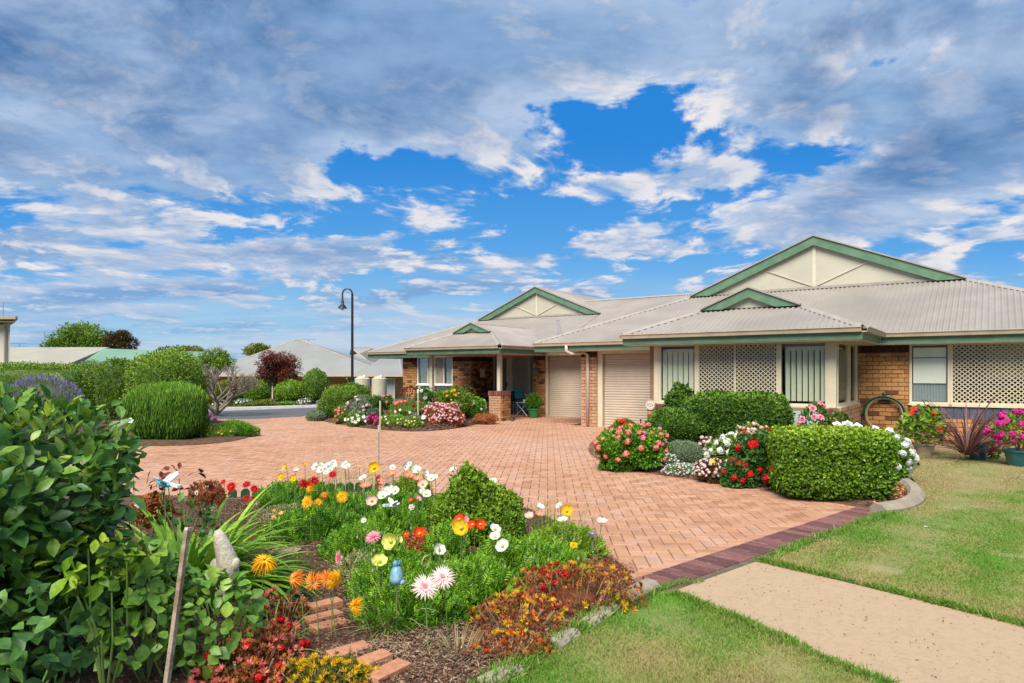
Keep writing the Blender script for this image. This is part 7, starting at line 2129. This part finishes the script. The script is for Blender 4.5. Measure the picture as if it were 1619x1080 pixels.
# ---- individual flowers:  (px, py, z, kind, colour, size, facing, lean, label)
FL = [(672, 928, .40, 'spider', 'palepink', .155, (-.10, -1, .55), (.02, .0), 'left one of the two large pink-white gerberas in front'),
      (700, 913, .42, 'spider', 'palepink', .150, (.25, -1, .75), (.03, .05), 'right one of the two large pink-white gerberas, a little higher'),
      (590, 849, .42, 'spider', 'pink', .125, (-.1, -.6, .9), (.02, .05), 'round pink gerbera above the pale yellow poppies'),
      (536, 882, .36, 'spider', 'pink', .110, (-.9, -.5, .15), (.12, .0), 'pink gerbera seen from the side over the mulch path'),
      (418, 886, .50, 'droopy', 'yellow', .17, (.1, -.6, .8), (-.05, .05), 'large ragged yellow gerbera at the end of the strap leaves'),
      (465, 914, .40, 'droopy', 'orange', .13, (-.5, -.9, .3), (.05, .05), 'drooping orange gerbera nearest the strap leaves'),
      (495, 922, .38, 'droopy', 'orange', .14, (0, -.9, -.15), (.02, .05), 'drooping orange gerbera left of the pair over the grey flagstone'),
      (516, 918, .39, 'droopy', 'orange', .13, (.1, -.9, -.1), (.05, .04), 'drooping orange gerbera right of the pair over the grey flagstone'),
      (534, 918, .40, 'droopy', 'yellow', .13, (.8, -.5, .0), (-.05, .05), 'yellow gerbera bending down right of the orange ones'),
      (559, 958, .28, 'droopy', 'yellow', .12, (-.8, -.5, .35), (.10, .10), 'golden gerbera hanging over the middle stepping bricks'),
      (385, 955, .28, 'droopy', 'peach', .08, (-.8, -.3, -.6), (.12, .0), 'closed orange bud drooping beside the leafy plant'),
      (486, 794, .42, 'spider', 'yellow', .13, (-.1, -.9, .4), (.02, .05), 'yellow gerbera on the left of the golden group at mid bed'),
      (504, 795, .40, 'droopy', 'yellow', .10, (.2, -.9, .3), (0, .05), 'smaller golden gerbera between the two yellow ones at mid bed'),
      (541, 786, .42, 'spider', 'yellow', .125, (.1, -.9, .4), (0, .05), 'clear yellow gerbera right of the golden group at mid bed'),
      (488, 774, .45, 'droopy', 'yellow', .10, (-.2, -.8, .2), (0, .05), 'upright golden gerbera under the crimson ones'),
      (513, 783, .42, 'droopy', 'orange', .09, (.6, -.8, .1), (0, .05), 'golden-orange gerbera seen from behind at mid bed'),
      (478, 764, .48, 'spider', 'crimson', .12, (-.3, -.8, .3), (0, .05), 'left crimson gerbera above the golden ones'),
      (486, 767, .46, 'spider', 'red', .10, (.0, -.8, .2), (0, .05), 'middle crimson gerbera above the golden ones'),
      (497, 760, .48, 'spider', 'red', .11, (.3, -.8, .3), (0, .05), 'right crimson gerbera above the golden ones'),
      (526, 750, .50, 'spider', 'red', .10, (.1, -.8, .5), (0, .05), 'single red gerbera left of the white poppies'),
      (366, 770, .45, 'spider', 'red', .12, (0, -1, .3), (0, .05), 'largest red dahlia beyond the strap leaves'),
      (353, 762, .47, 'spider', 'red', .07, (-.3, -1, .3), (0, .05), 'small red dahlia up left of the largest one'),
      (345, 775, .43, 'spider', 'crimson', .09, (-.6, -1, .1), (0, .05), 'dark red dahlia left of the largest one'),
      (390, 766, .47, 'spider', 'crimson', .10, (-.1, -1, .5), (0, .05), 'red dahlia at the upper left of the second pair'),
      (402, 773, .45, 'spider', 'red', .09, (.5, -1, .2), (0, .05), 'red dahlia at the right of the second pair'),
      (390, 788, .36, 'spider', 'red', .08, (-.2, -1, .1), (0, .05), 'low red dahlia beside the scalloped edging'),
      (400, 788, .36, 'spider', 'crimson', .05, (.4, -1, .1), (0, .05), 'smallest red dahlia touching the scalloped edging'),
      (452, 739, .52, 'poppy', 'yellow', .085, (-.7, -.8, .4), (0, .05), 'yellow poppy highest at the left end of the row'),
      (445, 754, .48, 'poppy', 'yellow', .08, (-.2, -.9, .5), (0, .05), 'yellow poppy lowest at the left end of the row'),
      (464, 757, .46, 'poppy', 'yellow', .075, (.3, -.9, .4), (0, .05), 'yellow poppy beside the crimson gerberas'),
      (482, 735, .53, 'poppy', 'orange', .065, (.0, -.5, 1), (0, .05), 'small orange poppy alone above the crimson gerberas'),
      (568, 738, .52, 'poppy', 'yellow', .05, (.1, -.5, 1), (0, .05), 'tiny yellow poppy left of the big orange-yellow one'),
      (592, 740, .54, 'poppy', 'yellow', .13, (.1, -.9, .5), (0, .05), 'big orange-yellow poppy in front of the thin rod'),
      (578, 770, .44, 'poppy', 'coral', .115, (.1, -.5, .9), (0, .05), 'coral poppy at mid bed left of its neighbours'),
      (597, 760, .47, 'poppy', 'coral', .10, (.5, -.6, .6), (0, .05), 'folded coral poppy below the big orange-yellow one'),
      (601, 770, .44, 'poppy', 'coral', .06, (.3, -.9, .2), (0, .05), 'small coral poppy half open behind the white bird'),
      (621, 751, .50, 'poppy', 'coral', .12, (-.1, -.4, 1), (0, .05), 'wide coral poppy left of the coral group at the back'),
      (645, 753, .49, 'poppy', 'coral', .12, (.1, -.4, 1), (0, .05), 'wide coral poppy in the middle of the back coral group'),
      (660, 759, .47, 'poppy', 'coral', .11, (.2, -.4, 1), (0, .05), 'wide coral poppy at the right of the back coral group'),
      (668, 766, .45, 'poppy', 'blush', .105, (.1, -.8, .6), (0, .05), 'pale peach poppy beside the round bush'),
      (588, 792, .44, 'poppy', 'blush', .10, (.05, -1, .35), (0, .04), 'round peach poppy left of the white bird'),
      (467, 746, .50, 'poppy', 'blush', .09, (.0, -.5, 1), (0, .05), 'faded blush poppy above the crimson gerberas'),
      (620, 870, .0, '', '', 0, 0, 0, ''),
      (660, 789, .42, 'poppy', 'pink', .07, (.3, -.5, .8), (0, .04), 'bright pink half-open poppy right of the white bird'),
      (650, 791, .42, 'poppy', 'scarlet', .045, (-.2, -.6, .8), (0, .04), 'small orange-red poppy touching the pink one'),
      (651, 802, .40, 'rose', 'palepink', .06, (0, -.9, .4), (0, .04), 'faded pinkish-white bloom under the bright pink poppy'),
      (619, 856, .42, 'poppy', 'lemon', .115, (-.2, -1, .3), (.0, .03), 'tall pale yellow poppy facing the camera'),
      (629, 853, .41, 'poppy', 'lemon', .06, (.8, -.5, .4), (.0, .03), 'pale yellow poppy seen edge-on behind the tall one'),
      (600, 889, .38, 'poppy', 'lemon', .10, (-.1, -.8, .8), (0, .03), 'pale yellow poppy lowest, left of the blue figurine'),
      (663, 845, .43, 'poppy', 'scarlet', .09, (.1, -.8, .5), (0, .03), 'scarlet poppy in front of the copper foliage'),
      (641, 845, .43, 'poppy', 'scarlet', .045, (0, -.8, .6), (0, .03), 'small half-open scarlet poppy left of the bigger one'),
      (671, 884, .34, 'poppy', 'lemon', .085, (.5, -.6, -.3), (0, .03), 'pale yellow poppy hanging below the scarlet one'),
      (694, 870, .37, 'poppy', 'white', .085, (.1, -.7, .5), (0, .03), 'white poppy alone right of the copper foliage'),
      (730, 835, .44, 'poppy', 'gold', .125, (-.1, -1, .3), (0, .03), 'large deep yellow poppy before the round bush'),
      (727, 822, .47, 'poppy', 'scarlet', .09, (-.4, -.7, .7), (.0, .05), 'red-orange poppy behind the large deep yellow one'),
      (735, 824, .46, 'poppy', 'pink', .07, (.2, -.6, .8), (.0, .05), 'pink poppy squeezed behind the large deep yellow one'),
      (748, 830, .44, 'poppy', 'scarlet', .075, (-.4, -.8, .3), (.0, .04), 'left half of the scarlet poppy pair beside the deep yellow one'),
      (759, 830, .44, 'poppy', 'scarlet', .08, (.4, -.8, .4), (.0, .04), 'right half of the scarlet poppy pair beside the deep yellow one'),
      (782, 838, .45, 'poppy', 'white', .09, (.2, -.5, .9), (.0, .04), 'upper white poppy right of the scarlet pair'),
      (783, 850, .42, 'poppy', 'white', .085, (.1, -.6, .6), (.0, .04), 'white poppy hanging directly under the upper one'),
      (795, 864, .40, 'poppy', 'white', .095, (-.2, -.7, .5), (.0, .04), 'lowest white poppy right of the scarlet pair'),
      (852, 803, .45, 'poppy', 'white', .08, (.1, -.6, .8), (.0, .04), 'white poppy above the coral one in the right group'),
      (852, 815, .43, 'poppy', 'coral', .085, (.0, -.4, 1), (.0, .04), 'coral-red poppy in the right group'),
      (837, 818, .42, 'poppy', 'blush', .08, (-.3, -.5, .8), (.0, .04), 'blush pink poppy left of the coral one in the right group'),
      (885, 800, .46, 'poppy', 'white', .065, (-.4, -.6, .7), (.0, .04), 'creamy poppy behind the orange one in the right group'),
      (896, 808, .45, 'poppy', 'yellow', .10, (.2, -1, .3), (.0, .04), 'orange-yellow poppy in the right group'),
      (890, 824, .42, 'poppy', 'white', .09, (.1, -.4, 1), (.0, .04), 'flat white poppy under the orange one in the right group'),
      (951, 828, .43, 'poppy', 'palepink', .09, (.1, -.4, 1), (-.04, .04), 'pale pink poppy above the solar light'),
      (576, 823, .40, 'poppy', 'white', .05, (0, -.9, .3), (0, .03), 'small white bloom between peach poppy and pink gerbera')]
NAMES = {'poppy': 'poppy', 'spider': 'gerbera', 'droopy': 'gerbera', 'rose': 'ranunculus'}
for (px, py, z, kd, cl, sz, fc, ln_, lab) in FL:
    if not kd: continue
    nm = 'dahlia' if 'dahlia' in lab else NAMES[kd]
    t = flower(nm, lab, 'flower', px, py, z, kd, cl, sz, fc, ln_, eye=(kd != 'droopy'))
wp = [(500, 738), (508, 743), (519, 737), (526, 731), (530, 739), (522, 744), (545, 736), (550, 738), (505, 735), (515, 748), (620, 740), (640, 738), (648, 733), (655, 741), (661, 745), (672, 748), (682, 757), (688, 756), (668, 779), (674, 782), (575, 757), (606, 785), (611, 778), (618, 774), (625, 777), (717, 744), (778, 763)]
ORD = 'first second third fourth fifth sixth seventh eighth ninth tenth eleventh twelfth thirteenth fourteenth fifteenth sixteenth seventeenth eighteenth nineteenth twentieth twenty-first twenty-second twenty-third twenty-fourth twenty-fifth twenty-sixth last'.split()
wp.sort(); WPL = ['%s white poppy from the left in the loose row along the paving edge' % q for q in ORD]
for k, (px, py) in enumerate(wp):
    flower('white_poppy', WPL[k], 'flower', px, py, .50 if py < 760 else .44, 'poppy', 'white', random.uniform(.07, .11), (random.uniform(-.5, .5), -.7, random.uniform(.3, .9)), (0, .04), group='white poppies at the back of the near bed')
# blue star flowers in the left greenery
for k, (px, py, z, lab) in enumerate(((206, 665, 1.2, 'pale bluish flower high on the right side of the big glossy bush'), (176, 686, 1.15, 'white-blue flower in the right side of the big glossy bush'), (218, 797, .72, 'pale violet pinwheel flower beside the brown-red foliage'), (203, 810, .70, 'blue-white pinwheel flower under the violet one'), (312, 779, .5, 'bluish flower left of the dahlias'))):
    flower('star_flower', lab, 'flower', px, py, z, 'five', 'lavender' if k % 2 else 'white', .055, (.1, -1, .3), (.0, .1))
# nodding buds
t = thing('poppy_buds', 'nodding green poppy buds on hooked stalks below the white poppies', 'plant', P(790, 950))
g1 = 0
for k in range(30):
    px = random.choice([random.uniform(700, 830), random.uniform(640, 720), random.uniform(560, 600), random.uniform(840, 925)]); py = random.uniform(830, 905); z = random.uniform(.28, .42)
    h = P(px, py, z); b = Vector((h.x + random.uniform(-.04, .04), h.y + .05, .02)); s = random.choice((-1, 1))
    g = G(); top = h + Vector((-s * .02, 0, .045))
    g.tube([b, b.lerp(top, .6) + Vector((-s * .012, 0, 0)), top - Vector((s * .012, 0, .01)), top + Vector((0, 0, .004)), h + Vector((s * .004, 0, .025)), h], .0028, 5)
    o = g.build('stalk', STEM, t); ORG[o.name] = Vector((0, 0, 0))
    g = G(); g.ell(h - Vector((0, 0, .012)), (.009, .009, .016), 8, 6); g.build('bud', mat('bud_green', (.20, .28, .09), .7), o, smoothf=True)
# dead straw stalks and dry stems standing behind the white poppies
for (px, py, n, lab) in ((600, 790, 70, 'dry seed stalks standing among the white poppies'), (875, 860, 60, 'thin green and dry stalks below the right poppy group'), (540, 785, 40, 'dry stalks right of the crimson gerberas')):
    p = P(px, py); blade_clump('seed_stalks', lab, 'plant', (p.x, p.y, .04), n, .42, .006, 'fern', droop=.12, tilt=(72, 90), rbase=.45)

# ------------------------------------------------------------------ scattered stuff
def scatter_chips(poly, n, L, Wd, m, name='mulch', zb=.045, keep=None, v=(.0, 1.0), label=None):
    xs = [p[0] for p in poly]; ys = [p[1] for p in poly]
    q = np.column_stack([RNG.uniform(max(min(xs), -4.5), min(max(xs), 9), n * 3), RNG.uniform(max(min(ys), 2.8), max(ys), n * 3)])
    q = q[in_poly(q, poly)]; q = q[np.abs(q[:, 0] / q[:, 1]) < .85][:n]
    k = len(q); e = edge_dist(q, poly); z = zb * np.clip(e / .25, 0, 1) ** .7 + .012 + .018 * ripple(q[:, 0], q[:, 1], 2.0) * np.clip(e / .25, 0, 1)
    a = RNG.uniform(0, 6.28, k); d = np.column_stack([np.cos(a), np.sin(a), RNG.normal(.1, .3, k)])
    Pt = np.column_stack([q, z + RNG.uniform(0, .012, k)])
    V, Fc, at_ = leaves(Pt, d, np.tile([0, 0, 1.], (k, 1)) + rnd_dirs(k) * .5, L * RNG.uniform(.4, 1.3, k), Wd * RNG.uniform(.6, 1.5, k), RNG.uniform(*v, k), fold=.2, droop=.1)
    o = mk(name, np_mesh(name, V, Fc, at_), m); o['kind'] = 'stuff'
    if label: o['label'] = label
    return o
CHIP = mat('bark_chip', (1, 1, 1), .9, vattr=((.035, .016, .010), (.11, .045, .026), (.20, .095, .055), (.30, .19, .12)))
CHIPD = mat('straw_chip', (1, 1, 1), .9, vattr=((.14, .09, .055), (.28, .20, .13), (.42, .34, .24)))
scatter_chips(fore_poly, 52000, .028, .012, CHIP)
near_poly = [P(300, 1090), P(620, 1000), P(760, 960), P(900, 985), P(1000, 940), P(1025, 940), P(840, 1050), P(750, 1100)]
scatter_chips([Vector(p[:2]) for p in near_poly], 9000, .04, .006, CHIPD, name='dry_litter')
scatter_chips(bed2_poly, 14000, .05, .03, CHIP, zb=.06)
tipp = [P(1382, 802).to_2d(), P(1425, 795).to_2d(), P(1440, 780).to_2d(), P(1420, 760).to_2d(), P(1385, 765).to_2d()]
scatter_chips(tipp, 1500, .06, .03, mat('orange_chip', (1, 1, 1), .9, vattr=((.16, .06, .02), (.40, .18, .06), (.55, .32, .14))), zb=.07, name='bark_mulch')
scatter_chips(bed1_poly, 9000, .07, .04, CHIP, zb=.10)
# litter on the paving and the path, weeds in the joints
def specks(poly, n, L, m, name, z, ed=None):
    xs = [p[0] for p in poly]; ys = [p[1] for p in poly]
    q = np.column_stack([RNG.uniform(min(xs), max(xs), n * 30), RNG.uniform(max(2.8, min(ys)), max(ys), n * 30)]); q = q[in_poly(q, [tuple(p[:2]) for p in poly])]
    if ed is not None: q = q[edge_dist(q, [tuple(p[:2]) for p in ed], False) < RNG.exponential(.22, len(q))]
    q = q[:n]; k = len(q); a = RNG.uniform(0, 6.28, k); d = np.column_stack([np.cos(a), np.sin(a), RNG.uniform(0, .3, k)])
    V, Fc, at_ = leaves(np.column_stack([q, np.full(k, z)]), d, np.tile([0, 0, 1.], (k, 1)) + rnd_dirs(k) * .4, L * RNG.uniform(.4, 1.4, k), L * .5, RNG.uniform(0, 1, k), fold=.2, droop=.1)
    mk(name, np_mesh(name, V, Fc, at_), m)['kind'] = 'stuff'
specks(drive_poly, 900, .03, CHIP, 'leaf_litter', .006, bed_back)
specks(drive_poly, 700, .035, CHIP, 'leaf_litter', .010, bed2_edge)
specks(drive_poly, 220, .03, CHIPD, 'leaf_litter', .006)
specks([tuple(p[:2]) for p in fp], 260, .016, CHIP, 'leaf_litter', .015)
g = G()
GRASS = mat('grass_blade', (1, 1, 1), .6, vattr=((.40, .32, .15), (.36, .36, .12), (.18, .31, .04), (.09, .25, .02), (.17, .37, .04)), trans=.25)


def grass(poly, n, h, wd, name, ymax=1e9, dens_fn=None, ymin=0):
    xs = [p[0] for p in poly]; ys = [p[1] for p in poly]
    # blades thin out with distance: sample uniform in 1/Y^1.6
    y0, y1 = max(min(ys), 2.6), min(max(ys), ymax)
    u = RNG.uniform(0, 1, n * 4); y = (y0 ** -.9 + u * (y1 ** -.9 - y0 ** -.9)) ** (-1 / .9)
    x = RNG.uniform(-.82, .82, n * 4) * y
    q = np.column_stack([x, y]); q = q[in_poly(q, poly)][:n]; k = len(q)
    a = RNG.uniform(0, 6.28, k); ln_ = h * RNG.uniform(.4, 1.25, k) * (1 + .25 * ripple(q[:, 0], q[:, 1], 3))
    d = np.column_stack([np.cos(a) * .7, np.sin(a) * .7, RNG.uniform(.35, 1.2, k)])
    X, Y = q[:, 0], q[:, 1]
    patch = .55 + .30 * np.sin(X * 1.7 + 1.1 * np.sin(Y * 1.3)) * np.cos(Y * 1.1 + .6 * np.sin(X * 2.1)) + .16 * np.sin(X * 4.3 + Y * 3.7) + .10 * np.sin(X * 9.1 - Y * 7.3)
    if dens_fn is not None: patch += dens_fn(X, Y)
    v = np.clip(patch + RNG.normal(0, .16, k), 0, 1)
    Pt = np.column_stack([q, np.full(k, .012)])
    V, Fc, at_ = leaves(Pt, d, rnd_dirs(k), ln_, wd * RNG.uniform(.7, 1.4, k) * (1 + Y / 9), v, fold=.0, droop=.15)
    o = mk(name, np_mesh(name, V, Fc, at_), GRASS); o['kind'] = 'stuff'
    return o


eA = lambda X, Y: -.20 + .55 * np.exp(-((Y - X * .75 - 4.05) / .28) ** 2) + .15 * np.exp(-((X - 1.0) ** 2 + (Y - 4.6) ** 2) / .3)
grass(lawnA, 150000, .036, .0032, 'grass', dens_fn=eA)
eB = lambda X, Y: np.where(Y > 9.2, -.5, 0) - .16 + .2 * np.exp(-((Y - 7.2) / .7) ** 2)
grass(lawnB, 260000, .028, .0038, 'grass', dens_fn=eB)
# ragged clumps and stray blades where the turf meets paving, kerbs and path
def edge_tufts(line, n, spread, h, name='grass'):
    ln2 = [Vector(p[:2]) for p in line]; L = [0.0]
    for a, b in zip(ln2, ln2[1:]): L.append(L[-1] + (b - a).length)
    k = n; cts = RNG.uniform(0, L[-1], max(6, n // 45)); which = RNG.integers(0, len(cts), k)
    d = np.clip(cts[which] + RNG.normal(0, .05, k), 0, L[-1] - 1e-4)
    pts = []
    for q in d:
        i = int(np.searchsorted(L, q, side='right')) - 1; a, b = ln2[i], ln2[i + 1]; p = a + (b - a) * ((q - L[i]) / max(1e-6, L[i + 1] - L[i])); pts.append((p.x, p.y))
    q = np.array(pts) + RNG.normal(0, spread, (k, 2)); hs = (h * RNG.uniform(.4, 1.3, len(cts)))[which]
    a = RNG.uniform(0, 6.28, k); dr = np.column_stack([np.cos(a), np.sin(a), RNG.uniform(.5, 1.8, k)])
    V, Fc, at_ = leaves(np.column_stack([q, np.full(k, .012)]), dr, rnd_dirs(k), hs * RNG.uniform(.6, 1.2, k), .0045, np.clip(RNG.normal(.62, .22, k), 0, 1), fold=0, droop=.25)
    mk(name, np_mesh(name, V, Fc, at_), GRASS)['kind'] = 'stuff'
edge_tufts([P(1066, 944), P(1170, 986), P(1290, 1041), P(1405, 1091)], 5000, .022, .05)
edge_tufts([P(1030, 941), P(975, 964), P(900, 1008), P(830, 1053), P(765, 1098)], 6000, .035, .07)
edge_tufts([P(1204, 890), P(1300, 852), P(1392, 819), P(1447, 799)], 5000, .03, .055)
edge_tufts([P(1202, 890), P(1330, 919), P(1480, 956), P(1640, 998)], 5000, .02, .05)
edge_tufts([P(1034, 936), P(1075, 922), P(1110, 925)], 500, .02, .035)
# a few dry leaves lying on the lawn and the path
for k, (px, py, lab) in enumerate(((1461, 833, 'small white petal lying on the lawn beyond the footpath'), (1330, 923, ''), (0, 0, ''))):
    if not lab: continue
    p = P(px, py, .03); V, Fc, a = leaves(np.array([list(p)]), np.array([[1, .2, .1]]), np.array([[0, 0, 1.]]), .06, .03, np.array([.8]), True)
    me = np_mesh('petal', V - np.array(list(p))[None], Fc, a); o = mk('fallen_petal', me, PM['white'], None, p); tag(o, lab, 'petal')
